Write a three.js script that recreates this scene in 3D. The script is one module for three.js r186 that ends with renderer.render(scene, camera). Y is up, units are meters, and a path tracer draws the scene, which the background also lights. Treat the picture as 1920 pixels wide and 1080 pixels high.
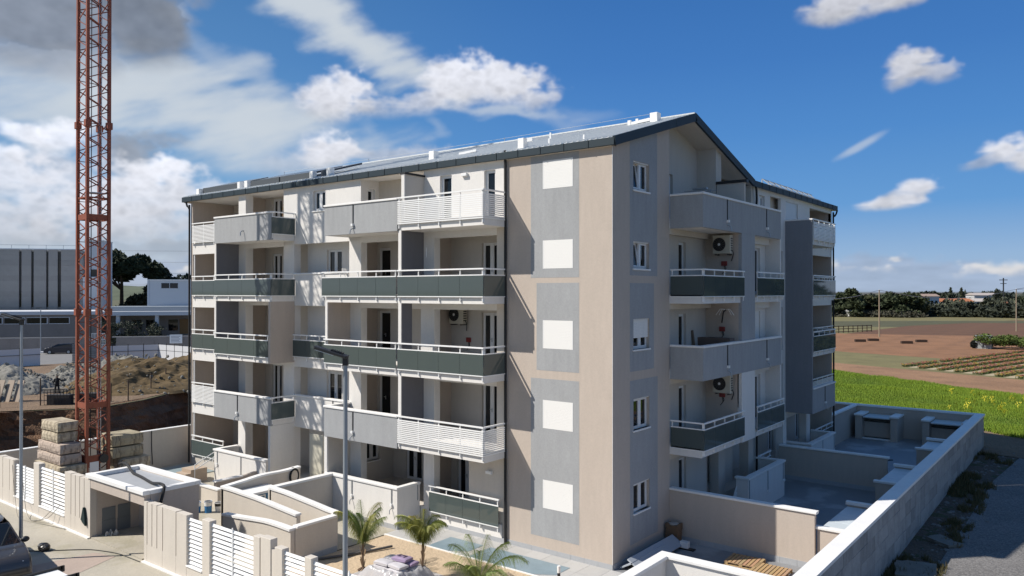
import * as THREE from 'three';
import { mergeGeometries } from 'three/addons/utils/BufferGeometryUtils.js';
import { MarchingCubes } from 'three/addons/objects/MarchingCubes.js';

// ---------------------------------------------------------------- camera, light, exposure
const W = 1920, H = 1080, FPX = 1452;
const scene = new THREE.Scene();
const camera = new THREE.PerspectiveCamera(2 * Math.atan(H / 2 / FPX) * 180 / Math.PI, W / H, 0.1, 6000);
camera.position.set(13.94, 9.82, 23.8);
camera.lookAt(13.94 - 0.6122 * 100, 9.82 + 100 * 8 / FPX, 23.8 - 0.7905 * 100);
const renderer = new THREE.WebGLRenderer({ antialias: true });
renderer.toneMapping = THREE.LinearToneMapping;
const EXPO = 1.15;
renderer.toneMappingExposure = EXPO;
renderer.shadowMap.enabled = true;
const SUN = new THREE.Vector3(-0.953, 1.405, 1.0).normalize();
const sun = new THREE.DirectionalLight(new THREE.Color(1, 0.945, 0.86), 5.0);
sun.name = 'sun';
sun.position.copy(SUN).multiplyScalar(120);
sun.target.position.set(-8, 0, -6);
sun.position.add(sun.target.position);
sun.castShadow = true;
sun.shadow.radius = 1;
sun.shadow.mapSize.set(4096, 4096);
Object.assign(sun.shadow.camera, { left: -70, right: 70, top: 70, bottom: -70, near: 1, far: 400 });
scene.add(sun, sun.target);

// ---------------------------------------------------------------- random numbers and noise
function rng(seed) { let s = seed | 0; return () => { s = (s + 0x6d2b79f5) | 0; let t = Math.imul(s ^ (s >>> 15), 1 | s); t = (t + Math.imul(t ^ (t >>> 7), 61 | t)) ^ t; return ((t ^ (t >>> 14)) >>> 0) / 4294967296; }; }
const hash2 = (x, y, s) => { let h = Math.imul(x, 374761393) + Math.imul(y, 668265263) + Math.imul(s, 1274126177) | 0; h = Math.imul(h ^ (h >>> 13), 1274126177); return ((h ^ (h >>> 16)) >>> 0) / 4294967296; };
function vnoise(x, y, s, per = 0) {
  let xi = Math.floor(x), yi = Math.floor(y); const fx = x - xi, fy = y - yi, u = fx * fx * (3 - 2 * fx), v = fy * fy * (3 - 2 * fy);
  let x1 = xi + 1, y1 = yi + 1;
  if (per) { xi = ((xi % per) + per) % per; yi = ((yi % per) + per) % per; x1 = ((x1 % per) + per) % per; y1 = ((y1 % per) + per) % per; }
  const a = hash2(xi, yi, s), b = hash2(x1, yi, s), c = hash2(xi, y1, s), d = hash2(x1, y1, s);
  return a + (b - a) * u + (c - a) * v + (a - b - c + d) * u * v;
}
function fbm(x, y, s, oct = 5, per = 0) { let v = 0, a = 0.5, t = 0; for (let i = 0; i < oct; i++) { v += a * vnoise(x, y, s + i, per); t += a; a *= 0.5; x *= 2; y *= 2; per *= 2; } return v / t; }
const sstep = (a, b, x) => { const t = Math.min(1, Math.max(0, (x - a) / (b - a))); return t * t * (3 - 2 * t); };
const lerp = (a, b, t) => a + (b - a) * t;
const rad = (d) => d * Math.PI / 180;

// ---------------------------------------------------------------- the sky (air and clouds by direction)
// azimuth is counted from the camera's heading, to the right; elevation from the horizon; degrees
{
  const SW = 4096, SH = 2048, data = new Float32Array(SW * SH * 4);
  const head = Math.atan2(-0.7905, -0.6122);
  // [azimuth, elevation, half width, half height, tilt, density, brightness]
  const heaps = [[-12.43, 13.54, 2.82, 1.75, 6, 1.1, 0.74], [-13.92, 12.91, 1.86, 1.02, 0, 0.7, 0.66], [-12.05, 14.46, 1.7, 1.16, 0, 0.9, 0.8], [-9.58, 13.3, 2.68, 0.96, -4, 0.55, 0.6], [-3.94, 14.74, 3.33, 1.77, 12, 1.1, 0.76], [-4.92, 15.27, 1.96, 1.39, 30, 0.9, 0.8], [-0.39, 14.78, 3.35, 1.77, -4, 1.1, 0.74], [1.58, 13.85, 1.34, 0.97, 0, 0.7, 0.62], [-6.68, 13.57, 2.33, 1.04, 10, 0.7, 0.66], [-13.18, 10.0, 2.06, 1.42, 10, 1.15, 0.76], [-13.92, 9.41, 1.49, 1.04, 0, 0.8, 0.7], [-8.62, 9.66, 3.28, 0.83, 4, 0.6, 0.55], [-16.13, 8.95, 2.18, 0.96, 0, 0.35, 0.6], [23.46, 18.77, 2.82, 1.23, 4, 1.2, 0.6], [26.38, 18.75, 2.85, 0.82, 6, 1.1, 0.58], [22.45, 18.25, 1.35, 0.79, 0, 0.7, 0.55], [27.47, 14.66, 1.62, 1.05, 0, 1.15, 0.62], [26.69, 13.93, 1.26, 0.86, 40, 0.9, 0.58], [28.7, 13.91, 1.28, 0.72, -8, 0.75, 0.58], [27.63, 6.72, 1.3, 0.55, 4, 1.05, 0.72], [25.9, 5.84, 1.85, 0.49, 4, 1.0, 0.68], [26.69, 6.32, 1.26, 0.42, 4, 0.7, 0.6], [32.64, 8.83, 1.54, 0.97, 12, 1.15, 0.72], [31.22, 8.11, 1.67, 0.4, 14, 0.55, 0.5], [34.02, 8.06, 1.63, 0.96, 0, 1.1, 0.62], [-30.78, 9.34, 1.89, 1.19, 28, 0.8, 0.9], [-32.36, 9.67, 1.55, 0.65, -18, 0.8, 0.95], [-32.64, 8.51, 0.7, 0.46, 0, 0.5, 0.9], [-33.74, 8.4, 1.09, 0.64, 0, 0.7, 0.9], [-32.64, 6.88, 3.08, 1.51, 0, 0.85, 0.78], [-29.16, 6.96, 3.61, 1.7, 0, 0.6, 0.74], [-25.09, 7.39, 2.91, 1.41, 14, 0.9, 0.84], [-24.12, 8.23, 1.31, 0.92, 20, 0.9, 0.9], [-31.22, 4.98, 4.33, 1.67, 0, 0.8, 0.72], [-26.69, 5.55, 4.41, 2.09, 0, 0.85, 0.74], [-23.12, 6.43, 3.67, 1.65, -14, 0.75, 0.74], [-25.74, 4.19, 5.12, 1.41, 0, 0.6, 0.62], [-31.79, 3.62, 3.42, 1.0, 0, 0.6, 0.58], [-20.05, 5.84, 3.13, 1.47, -10, 0.5, 0.66]];
  const greys = [[-31.79, 16.87, 5.7, 2.3, 3, 1.2, 0.25], [-25.42, 17.7, 3.54, 2.59, -6, 1.25, 0.21], [-31.79, 14.69, 3.99, 1.26, -3, 0.85, 0.32], [-23.46, 18.45, 1.99, 1.3, 0, 0.7, 0.3], [-26.06, 8.9, 1.91, 1.31, -12, 1.0, 0.3], [-27.47, 9.71, 1.86, 0.68, 10, 0.6, 0.4], [-24.44, 10.17, 1.63, 0.52, 4, 0.7, 0.33], [-30.34, 8.05, 2.35, 0.6, 0, 0.7, 0.42], [-30.05, 3.51, 6.5, 0.88, 0, 0.5, 0.45], [-24.44, 2.8, 3.92, 0.79, -4, 0.6, 0.34]];
  const streaks = [[-12.43, 18.34, 7.12, 1.46, -26, 1.1], [-10.15, 17.07, 5.34, 1.28, -24, 0.9], [-15.4, 19.49, 3.3, 0.81, -20, 0.8], [-6.68, 15.96, 3.11, 0.58, -16, 0.6], [-19.35, 15.2, 6.31, 0.97, -30, 0.45], [-20.4, 14.06, 5.54, 0.9, -24, 0.4], [-23.46, 13.09, 7.95, 2.57, -14, 0.8], [-18.29, 12.46, 6.74, 1.79, -8, 0.75], [-29.16, 12.81, 7.82, 2.62, 0, 0.85], [-15.4, 11.56, 6.22, 1.24, -4, 0.6], [-20.4, 10.53, 5.54, 1.29, -6, 0.55], [-30.05, 11.39, 5.91, 1.97, 0, 0.75], [-15.4, 9.35, 7.3, 1.48, 0, 0.35], [24.28, 9.83, 1.44, 0.21, 28, 0.55], [-0.79, 13.03, 4.33, 0.3, -5, 0.6], [2.76, 12.41, 2.36, 0.6, -20, 0.3], [-10.15, 11.79, 1.15, 0.6, -60, 0.25], [-5.9, 11.91, 0.94, 0.45, -40, 0.25], [5.12, 12.87, 2.35, 0.52, 0, 0.2]];
  const bell = (b, az, el) => { const c = Math.cos(rad(b[4])), s = Math.sin(rad(b[4])), dx = az - b[0], dy = el - b[1], u = (dx * c + dy * s) / b[2], v = (-dx * s + dy * c) / b[3]; return Math.sqrt(u * u + v * v); };
  for (let j = 0; j < SH; j++) {
    const el = (j + 0.5) / SH * 180 - 90;
    if (el < -1) { for (let i = 0; i < SW; i++) { const o = (j * SW + i) * 4; data[o] = 0.13; data[o + 1] = 0.13; data[o + 2] = 0.12; data[o + 3] = 1; } continue; }
    for (let i = 0; i < SW; i++) {
      const o = (j * SW + i) * 4, phi = (i + 0.5) / SW * 2 * Math.PI - Math.PI;     // atan2(z, x)
      let az = (phi - head) * 180 / Math.PI; az = ((az + 540) % 360) - 180;
      const inView = Math.abs(az) < 40 && el < 27, side = sstep(-26, 10, az) * sstep(180, 90, az);
      // clear air by elevation: pale at the horizon, deep blue above
      const stops = [[-1, 0.40, 0.50, 0.62], [2.5, 0.30, 0.46, 0.68], [6, 0.135, 0.335, 0.66], [11, 0.084, 0.258, 0.60], [16, 0.058, 0.20, 0.525], [22, 0.042, 0.16, 0.45], [40, 0.036, 0.132, 0.37], [91, 0.04, 0.13, 0.34]];
      let q = 0; while (q < stops.length - 2 && el > stops[q + 1][0]) q++;
      const kk = Math.min(1, Math.max(0, (el - stops[q][0]) / (stops[q + 1][0] - stops[q][0]))), wl = 1 + 0.25 * (1 - side);
      let r = lerp(stops[q][1], stops[q + 1][1], kk) * wl * (1 + 0.3 * (1 - side)), g = lerp(stops[q][2], stops[q + 1][2], kk) * wl, b = lerp(stops[q][3], stops[q + 1][3], kk);
      const oct = inView ? 7 : 4, nx = az * 0.33, ny = el * 0.5;
      const n1 = fbm(nx + 40, ny + 11, 3, oct) - 0.5, n2 = fbm(nx * 2.6 + 7, ny * 2.6 + 90, 17, oct) - 0.5, wisp = inView ? fbm((az + el * 1.6) * 0.16 + 5, (el - az * 0.35) * 0.9, 27, 6) - 0.5 : n1;
      const billow = inView ? 1 - Math.abs(2 * fbm(nx * 3.4 + 3, ny * 3.8 + 60, 47, 5) - 1) : 0.7;
      const mixin = (cr, cg, cb, a) => { r = lerp(r, cr, a); g = lerp(g, cg, a); b = lerp(b, cb, a); };
      let veil = 0;
      for (const s of streaks) { if (Math.abs(az - s[0]) > s[2] * 1.7 + 4) continue; const t = bell(s, az + n1 * 2.5, el + n1 * 1.2); if (t < 1.8) veil = 1 - (1 - veil) * (1 - s[5] * sstep(1.6, 0.0, t + wisp * 1.5)); }
      if (!inView) veil = 0.35 * sstep(0.55, 0.8, fbm(az * 0.05 + 3, el * 0.12, 71, 4)) * sstep(70, 40, el) * sstep(30, 60, Math.abs(az));
      mixin(0.64, 0.69, 0.735, veil * 0.9);
      let gd = 0, gb = 0.3;
      for (const s of greys) { if (Math.abs(az - s[0]) > s[2] * 1.8 + 4) continue; const t = bell(s, az + n1 * 3.0, el + n2 * 1.4 + n1 * 1.6), d = s[5] * sstep(1.5, 0.3, t + n1 * 1.2 + n2 * 0.5); if (d > gd) { gd = d; gb = s[6]; } }
      gd = Math.min(1, gd); gb *= 1 + n2 * 0.5;
      gb *= 1.25; mixin(gb * 0.86, gb * 0.95, gb * 1.12, gd * 0.88);
      let hd = 0, hb = 0, lw = 0, ws = 1e-6;
      for (const s of heaps) {
        if (Math.abs(az - s[0]) > s[2] * 2 + 2) continue;
        const sx = Math.min(2, s[2]), sy = Math.min(1.3, s[3]);
        let t = bell(s, az + n1 * 1.0 * sx + n2 * 0.55 * sx, el + n1 * 0.7 * sy + n2 * 0.75 * sy);
        const low = (el - s[1]) / s[3]; if (low < 0) t *= 1 + 0.25 * -low;
        const d = s[5] * sstep(1.28, low > 0 ? 0.5 : 0.1, t + n2 * 0.8 + n1 * 0.3 + (0.72 - billow) * 0.22);
        if (d > 0) { hd = 1 - (1 - hd) * (1 - Math.min(1, d)); hb += d * s[6]; lw += d * low; ws += d; }
      }
      if (!inView) { const c = sstep(0.60, 0.74, fbm(az * 0.11 + 9, el * 0.24 + 4, 33, 5)) * sstep(2, 6, el) * sstep(60, 35, el) * sstep(38, 50, Math.abs(az)); if (c > hd) { hd = c; hb = c * 0.6; lw = 0; ws = c + 1e-6; } }
      hd = Math.min(1, hd);
      if (hd > 0) { const low = Math.max(-1.3, Math.min(1, lw / ws)), lit = (hb / ws) * (1 + 0.16 * low + (billow - 0.72) * 0.35 + n2 * 0.30); mixin(lit * 0.985, lit * 1.0, lit * (1.03 - 0.05 * Math.max(0, -low) + 0.05), hd * 0.94); }
      const edge = 2.0 + 2.0 * (fbm(az * 0.20 + 20, 1.5, 55, 6) - 0.5) + 1.1 * (fbm(az * 0.9, el * 1.2, 59, 5) - 0.5), bank = sstep(edge + 0.35, edge - 0.35, el);
      const puff = sstep(edge - 1.1, edge - 0.1, el) * sstep(0.44, 0.60, fbm(az * 0.55 + 2, el * 1.4, 63, 6)), bn = 1 + (fbm(az * 0.6, el * 3.2, 77, 5) - 0.5) * 0.34;
      mixin(lerp(0.37, 0.80, puff) * bn, lerp(0.45, 0.78, puff) * bn, lerp(0.60, 0.77, puff) * bn, bank * lerp(0.72, 0.95, puff));
      data[o] = r / EXPO; data[o + 1] = g / EXPO; data[o + 2] = b / EXPO; data[o + 3] = 1;
    }
  }
  const sky = new THREE.DataTexture(data, SW, SH, THREE.RGBAFormat, THREE.FloatType);
  sky.mapping = THREE.EquirectangularReflectionMapping; sky.magFilter = sky.minFilter = THREE.LinearFilter; sky.needsUpdate = true;
  sky.name = 'sky';
  scene.background = sky; scene.environment = sky;
}

// ---------------------------------------------------------------- textures
function tex(size, metres, fn, srgb = true) {
  const d = new Uint8Array(size * size * 4);
  for (let j = 0; j < size; j++) for (let i = 0; i < size; i++) {
    const c = fn(i / size, j / size), o = (j * size + i) * 4;
    for (let k = 0; k < 3; k++) { let v = Array.isArray(c) ? c[k] : c; v = Math.min(1, Math.max(0, v)); if (srgb) v = v <= 0.0031308 ? v * 12.92 : 1.055 * Math.pow(v, 1 / 2.4) - 0.055; d[o + k] = Math.round(v * 255); }
    d[o + 3] = 255;
  }
  const t = new THREE.DataTexture(d, size, size, THREE.RGBAFormat);
  t.wrapS = t.wrapT = THREE.RepeatWrapping; t.magFilter = THREE.LinearFilter; t.minFilter = THREE.LinearMipmapLinearFilter; t.generateMipmaps = true;
  t.repeat.set(1 / metres, 1 / metres); if (srgb) t.colorSpace = THREE.SRGBColorSpace; t.needsUpdate = true;
  return t;
}
// tone texture: multiplies a base colour by patches and grain; lo..hi about 1
const toneTex = (c, metres, seed, patch, grain, size = 512) => tex(size, metres, (u, v) => { const k = 1 + patch * (fbm(u * 5, v * 5, seed, 4, 5) - 0.5) * 2 + grain * (fbm(u * 64, v * 64, seed + 9, 3, 64) - 0.5) * 2; return c.map((x) => x * k); });
const bumpStucco = tex(512, 1.2, (u, v) => fbm(u * 80, v * 80, 5, 3, 80), false);
const bumpRough = tex(512, 4, (u, v) => fbm(u * 48, v * 48, 15, 5, 48), false);
function mat(color, rough = 0.9, o = {}) { return new THREE.MeshPhysicalMaterial({ color: new THREE.Color().setRGB(...color), roughness: rough, metalness: 0, ...o }); }
// wall render has vertical float streaks and blotches of its own
function stuccoTex(c, seed, amp = 0.05) {
  return tex(1024, 6, (u, v) => { const k = 1 + amp * 2 * (fbm(u * 6, v * 4, seed, 5, 0 || 6) - 0.5) + amp * 0.9 * 2 * (fbm(u * 48, v * 8, seed + 3, 3, 8) - 0.5) + amp * 2 * (fbm(u * 160, v * 160, seed + 5, 2, 160) - 0.5); return c.map((x) => x * k); });
}
const stuccoMat = (c, seed, amp) => new THREE.MeshPhysicalMaterial({ map: stuccoTex(c, seed, amp), roughness: 0.92, bumpMap: bumpStucco, bumpScale: 0.0015 });
const M = {
  beige: stuccoMat([0.475, 0.405, 0.345], 11, 0.045), grey: stuccoMat([0.33, 0.335, 0.34], 23, 0.07), divider: stuccoMat([0.155, 0.155, 0.17], 29, 0.05), panelGrey: stuccoMat([0.225, 0.23, 0.245], 31, 0.05), white: stuccoMat([0.70, 0.675, 0.64], 37, 0.035),
  cream: stuccoMat([0.58, 0.525, 0.455], 41, 0.04), pale: stuccoMat([0.52, 0.48, 0.43], 43, 0.03),
  paint: mat([0.80, 0.795, 0.78], 0.45), shutter: mat([0.78, 0.765, 0.735], 0.6), pvc: mat([0.72, 0.72, 0.72], 0.35),
  coping: new THREE.MeshPhysicalMaterial({ map: toneTex([0.78, 0.765, 0.74], 3, 61, 0.05, 0.05), roughness: 0.6 }),
  fascia: new THREE.MeshPhysicalMaterial({ color: new THREE.Color().setRGB(0.030, 0.044, 0.054), roughness: 0.55, specularIntensity: 0.5 }),
  dark: mat([0.018, 0.018, 0.02], 0.5), black: mat([0.012, 0.012, 0.013], 0.7),
  roof: new THREE.MeshPhysicalMaterial({ map: toneTex([0.60, 0.62, 0.62], 5, 71, 0.08, 0.04), roughness: 0.75 }),
  pane: new THREE.MeshPhysicalMaterial({ color: new THREE.Color().setRGB(0.008, 0.009, 0.011), roughness: 0.03, ior: 1.5 }),
  glass: new THREE.MeshPhysicalMaterial({ color: new THREE.Color().setRGB(0.092, 0.116, 0.112), roughness: 0.04, ior: 1.5, transmission: 0.22, thickness: 0 }),
  galv: mat([0.36, 0.38, 0.40], 0.4, { metalness: 0.6 }),
  tileGrey: new THREE.MeshPhysicalMaterial({ map: toneTex([0.36, 0.37, 0.385], 2.4, 81, 0.07, 0.06), roughness: 0.65 }),
  rust: new THREE.MeshPhysicalMaterial({ map: toneTex([0.235, 0.062, 0.030], 2, 91, 0.22, 0.12), roughness: 0.6 }),
};

// ---------------------------------------------------------------- geometry helpers
function metric(g, k = 1) {          // uv in metres, by the direction a face points
  if (g.index) g = g.toNonIndexed();
  g.computeVertexNormals();
  const p = g.attributes.position, n = g.attributes.normal, uv = new Float32Array(p.count * 2);
  for (let i = 0; i < p.count; i++) {
    const ax = Math.abs(n.getX(i)), ay = Math.abs(n.getY(i)), az = Math.abs(n.getZ(i));
    const [a, b] = ay >= ax && ay >= az ? [p.getX(i), p.getZ(i)] : ax > az ? [p.getZ(i), p.getY(i)] : [p.getX(i), p.getY(i)];
    uv[i * 2] = a * k; uv[i * 2 + 1] = b * k;
  }
  g.setAttribute('uv', new THREE.BufferAttribute(uv, 2));
  for (const a of Object.keys(g.attributes)) if (!['position', 'normal', 'uv'].includes(a)) g.deleteAttribute(a);
  return g;
}
function box(x0, x1, y0, y1, z0, z1) { const g = new THREE.BoxGeometry(Math.abs(x1 - x0), Math.abs(y1 - y0), Math.abs(z1 - z0)); g.translate((x0 + x1) / 2, (y0 + y1) / 2, (z0 + z1) / 2); return metric(g); }
// box whose edges are chamfered a little
function cbox(x0, x1, y0, y1, z0, z1, c = 0.012) {
  const w = Math.abs(x1 - x0), h = Math.abs(y1 - y0), d = Math.abs(z1 - z0); c = Math.min(c, w / 3, h / 3, d / 3);
  const s = new THREE.Shape(); s.moveTo(-w / 2 + c, -h / 2 + c); s.lineTo(w / 2 - c, -h / 2 + c); s.lineTo(w / 2 - c, h / 2 - c); s.lineTo(-w / 2 + c, h / 2 - c); s.closePath();
  const g = new THREE.ExtrudeGeometry(s, { depth: d - 2 * c, bevelEnabled: true, bevelThickness: c, bevelSize: c, bevelSegments: 1 });
  g.translate((x0 + x1) / 2, (y0 + y1) / 2, (z0 + z1) / 2 - d / 2 + c); return metric(g);
}
function prism(pts, y0, y1) {        // pts [x, z] polygon, extruded upright
  const s = new THREE.Shape(pts.map(([x, z]) => new THREE.Vector2(x, -z)));
  const g = new THREE.ExtrudeGeometry(s, { depth: y1 - y0, bevelEnabled: false }); g.rotateX(-Math.PI / 2); g.translate(0, y0, 0); return metric(g);
}
function beam(a, b, w, h = w) {      // a bar from a to b
  const A = new THREE.Vector3(...a), B = new THREE.Vector3(...b), g = new THREE.BoxGeometry(w, h, A.distanceTo(B));
  const m = new THREE.Matrix4().lookAt(B, A, Math.abs(B.clone().sub(A).normalize().y) > 0.99 ? new THREE.Vector3(1, 0, 0) : new THREE.Vector3(0, 1, 0));
  g.applyMatrix4(m.setPosition(A.clone().add(B).multiplyScalar(0.5))); return metric(g);
}
function pipe(pts, r, seg = 24, sides = 8) { const c = new THREE.CatmullRomCurve3(pts.map((p) => new THREE.Vector3(...p)), false, 'catmullrom', 0.3); return metric(new THREE.TubeGeometry(c, seg, r, sides, false)); }
function cyl(x, y0, y1, z, r, r2 = r, n = 14) { const g = new THREE.CylinderGeometry(r2, r, y1 - y0, n); g.translate(x, (y0 + y1) / 2, z); return smooth(g); }
function smooth(g) { if (g.index) g = g.toNonIndexed(); for (const a of Object.keys(g.attributes)) if (!['position', 'normal', 'uv'].includes(a)) g.deleteAttribute(a); return g; }
const merge = (list) => (list.length === 1 ? list[0] : mergeGeometries(list.map((g) => (g.index ? g.toNonIndexed() : g))));

// ---------------------------------------------------------------- naming
const taken = new Map();
function numbered(name) { const n = taken.get(name) ?? 0; taken.set(name, n + 1); return n ? name + '_' + String(n).padStart(3, '0') : name; }
function shade(o) { o.castShadow = o.receiveShadow = true; return o; }
function obj(name, geos, m, parent = scene) { const o = shade(new THREE.Mesh(Array.isArray(geos) ? merge(geos) : geos, m)); o.name = parent === scene ? numbered(name) : name; parent.add(o); return o; }
function tag(o, label, category, group) { Object.assign(o.userData, { label, category }); if (group) o.userData.group = group; return o; }
function thing(name, label, category, pos = [0, 0, 0], turn = 0, group) { const o = new THREE.Group(); o.name = numbered(name); o.position.set(...pos); o.rotation.y = turn; scene.add(o); return tag(o, label, category, group); }
function struct(name, geos, m) { const o = obj(name, geos, m); o.userData.kind = 'structure'; return o; }
function copy(o, label) { const c = o.clone(); c.name = numbered(o.name.replace(/_\d{3}$/, '')); scene.add(c); c.userData = { ...o.userData }; if (label) c.userData.label = label; return c; }

// ================================================================ the apartment building
// axes: the near corner of the building stands at the origin; its long front looks to +z, its gable end to +x
const building = thing('apartment_building', 'new five storey apartment building in beige, grey and white with stacked balconies', 'apartment building');
const F = [0.72, 3.72, 6.72, 9.72, 12.72];
const roofTop = (z) => 15.25 + 0.3 * (0.2 - z), roofUnder = (z) => roofTop(z) - 0.27;
const part = (name, geos, m, parent = building) => obj(name, geos, m, parent);
const sub = (name, parent = building) => { const g = new THREE.Group(); g.name = name; parent.add(g); return g; };
function shapeWall(pts, holes, dOut, thick, side) {       // a wall in its own plane with openings; side 'L' looks to +z, 'R' to +x
  const s = new THREE.Shape(pts.map(([u, y]) => new THREE.Vector2(u, y)));
  for (const [a, b, c, d] of holes) s.holes.push(new THREE.Path([[a, c], [a, d], [b, d], [b, c]].map(([u, y]) => new THREE.Vector2(u, y))));
  const g = new THREE.ExtrudeGeometry(s, { depth: thick, bevelEnabled: false });
  if (side === 'R') { g.rotateY(Math.PI / 2); g.scale(1, 1, -1); const p = g.index ? g.toNonIndexed() : g; flip(p); p.translate(dOut - thick, 0, 0); return metric(p); }
  g.translate(0, 0, dOut - thick); return metric(g);
}
function flip(g) { const p = g.attributes.position; for (let i = 0; i < p.count; i += 3) { const a = [p.getX(i + 1), p.getY(i + 1), p.getZ(i + 1)], b = [p.getX(i + 2), p.getY(i + 2), p.getZ(i + 2)]; p.setXYZ(i + 1, ...b); p.setXYZ(i + 2, ...a); } }
const frameOf = (side) => ({
  side,
  box: side === 'L' ? (u0, u1, y0, y1, d0, d1) => box(u0, u1, y0, y1, d0, d1) : (u0, u1, y0, y1, d0, d1) => box(d0, d1, y0, y1, u0, u1),
  cbox: side === 'L' ? (u0, u1, y0, y1, d0, d1, c) => cbox(u0, u1, y0, y1, d0, d1, c) : (u0, u1, y0, y1, d0, d1, c) => cbox(d0, d1, y0, y1, u0, u1, c),
  wall: (u0, u1, y0, y1, d, t, holes = []) => shapeWall([[u0, y0], [u1, y0], [u1, y1], [u0, y1]], holes, d, t, side),
  P: side === 'L' ? (u, y, d) => [u, y, d] : (u, y, d) => [d, y, u],
});
const L = frameOf('L'), R = frameOf('R');

// a window or french door set in an opening of a wall whose face is at d
function opening(fr, name, u0, u1, y0, y1, d, o = {}) {
  const g = sub(name), in0 = d - 0.19, in1 = d - 0.12, w = 0.06, fr2 = 0.055;
  const bars = [fr.box(u0, u0 + w, y0, y1, in0, in1), fr.box(u1 - w, u1, y0, y1, in0, in1), fr.box(u0 + w, u1 - w, y1 - w, y1, in0, in1), fr.box(u0 + w, u1 - w, y0, y0 + w, in0, in1)];
  const mid = u0 + (u1 - u0) * (o.split ?? 0.5), wide = u1 - u0 > 0.75 && !o.single;
  if (wide) bars.push(fr.box(mid - 0.05, mid + 0.05, y0 + w, y1 - w, in0 + 0.003, in1 + 0.012));
  part('frame', bars, M.pvc, g);
  const panes = wide ? [[u0 + w, mid - 0.05], [mid + 0.05, u1 - w]] : [[u0 + w, u1 - w]];
  panes.forEach(([a, b], i) => {
    // the sash of each pane
    const t = fr2, s = [fr.box(a, a + t, y0 + w, y1 - w, in0 + 0.01, in1 + 0.008), fr.box(b - t, b, y0 + w, y1 - w, in0 + 0.01, in1 + 0.008), fr.box(a + t, b - t, y1 - w - t, y1 - w, in0 + 0.01, in1 + 0.008), fr.box(a + t, b - t, y0 + w, y0 + w + t, in0 + 0.01, in1 + 0.008)];
    const sash = merge(s), pane = fr.box(a + t, b - t, y0 + w + t, y1 - w - t, in0 + 0.025, in0 + 0.04);
    if (o.tilt === i) {   // tilted into the room about its lower edge
      for (const q of [sash, pane]) {
        const c = fr.P(0, y0 + w, in0), m = new THREE.Matrix4().makeTranslation(...c).multiply(fr.side === 'L' ? new THREE.Matrix4().makeRotationX(-0.13) : new THREE.Matrix4().makeRotationZ(0.13)).multiply(new THREE.Matrix4().makeTranslation(-c[0], -c[1], -c[2]));
        q.applyMatrix4(m);
      }
      part('dark_room', fr.box(a, b, y0 + w, y1 - w, in0 - 0.3, in0 - 0.28), M.black, g);
    }
    part('sash', sash, M.pvc, g); part('pane', pane, M.pane, g);
  });
  if (o.sill !== false) part('sill', fr.cbox(u0 - 0.05, u1 + 0.05, y0 - 0.06, y0, d - 0.13, d + 0.05, 0.008), M.coping, g);
  if (o.top) part('lintel_trim', fr.box(u0, u1, y1 - 0.04, y1, d - 0.11, d - 0.03), M.pvc, g);
  if (o.shutter) {        // a rolled-down part of the shutter, slat by slat
    const n = Math.round((y1 - o.shutter) / 0.055);
    for (let i = 0; i < n; i++) part('shutter_slat', fr.box(u0 + 0.01, u1 - 0.01, y1 - (i + 1) * 0.055 + 0.004, y1 - i * 0.055, d - 0.07, d - 0.055), M.shutter, g);
  }
  if (o.door) part('handle', [fr.box(mid - 0.02, mid + 0.02, y0 + 0.95, y0 + 1.12, in1 + 0.013, in1 + 0.03), fr.box(mid - 0.1, mid + 0.02, y0 + 1.05, y0 + 1.08, in1 + 0.03, in1 + 0.05)], M.galv, g);
  return g;
}

// ---- railings: pts [[x, z], ...] along the outer edge; inside is a point on the balcony
function railing(pts, f, kind, inside, o = {}) {
  const g = sub('balcony_railing');
  pts.slice(0, -1).forEach((A, k) => {
    const B = pts[k + 1], len = Math.hypot(B[0] - A[0], B[1] - A[1]), dx = (B[0] - A[0]) / len, dz = (B[1] - A[1]) / len;
    let nx = -dz, nz = dx; if ((inside[0] - A[0]) * nx + (inside[1] - A[1]) * nz < 0) { nx = -nx; nz = -nz; }
    const at = (t, y, n = 0) => [A[0] + dx * t + nx * n, y, A[1] + dz * t + nz * n];
    const slab = (t0, t1, y0, y1, n0, n1) => { const p = at(t0, 0, n0), q = at(t1, 0, n1); return box(Math.min(p[0], q[0]), Math.max(p[0], q[0]), y0, y1, Math.min(p[2], q[2]), Math.max(p[2], q[2])); };
    part('handrail', slab(-0.02, len + 0.02, f + 0.965, f + 1.02, -0.035, 0.035), M.paint, g);
    const n = Math.max(1, Math.round(len / (o.step ?? 1.12))), ts = [...Array(n + 1).keys()].map((i) => 0.06 + (len - 0.12) * i / n);
    for (const t of ts) part('post', [slab(t - 0.018, t + 0.018, f - 0.27, f + 0.965, 0.0, 0.04), slab(t - 0.018, t + 0.018, f - 0.27, f - 0.14, 0.04, 0.11)], M.paint, g);
    if (kind === 'glass') {
      part('rail', slab(0, len, f + 0.735, f + 0.775, -0.03, 0.0), M.paint, g);
      part('rail', slab(0, len, f - 0.09, f - 0.055, -0.035, 0.0), M.paint, g);
      for (let i = 0; i < n; i++) part('glass_pane', slab(i ? ts[i] + 0.006 : 0, i < n - 1 ? ts[i + 1] - 0.006 : len, f - 0.055, f + 0.735, -0.02, -0.008), M.glass, g);
    } else {
      const rows = 13, y0 = f - 0.1, dy = 0.985 / rows;
      for (let i = 0; i < rows; i++) part('slat', slab(0, len, y0 + i * dy, y0 + i * dy + 0.05, -0.028, 0.0), M.paint, g);
    }
  });
  return g;
}
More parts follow.
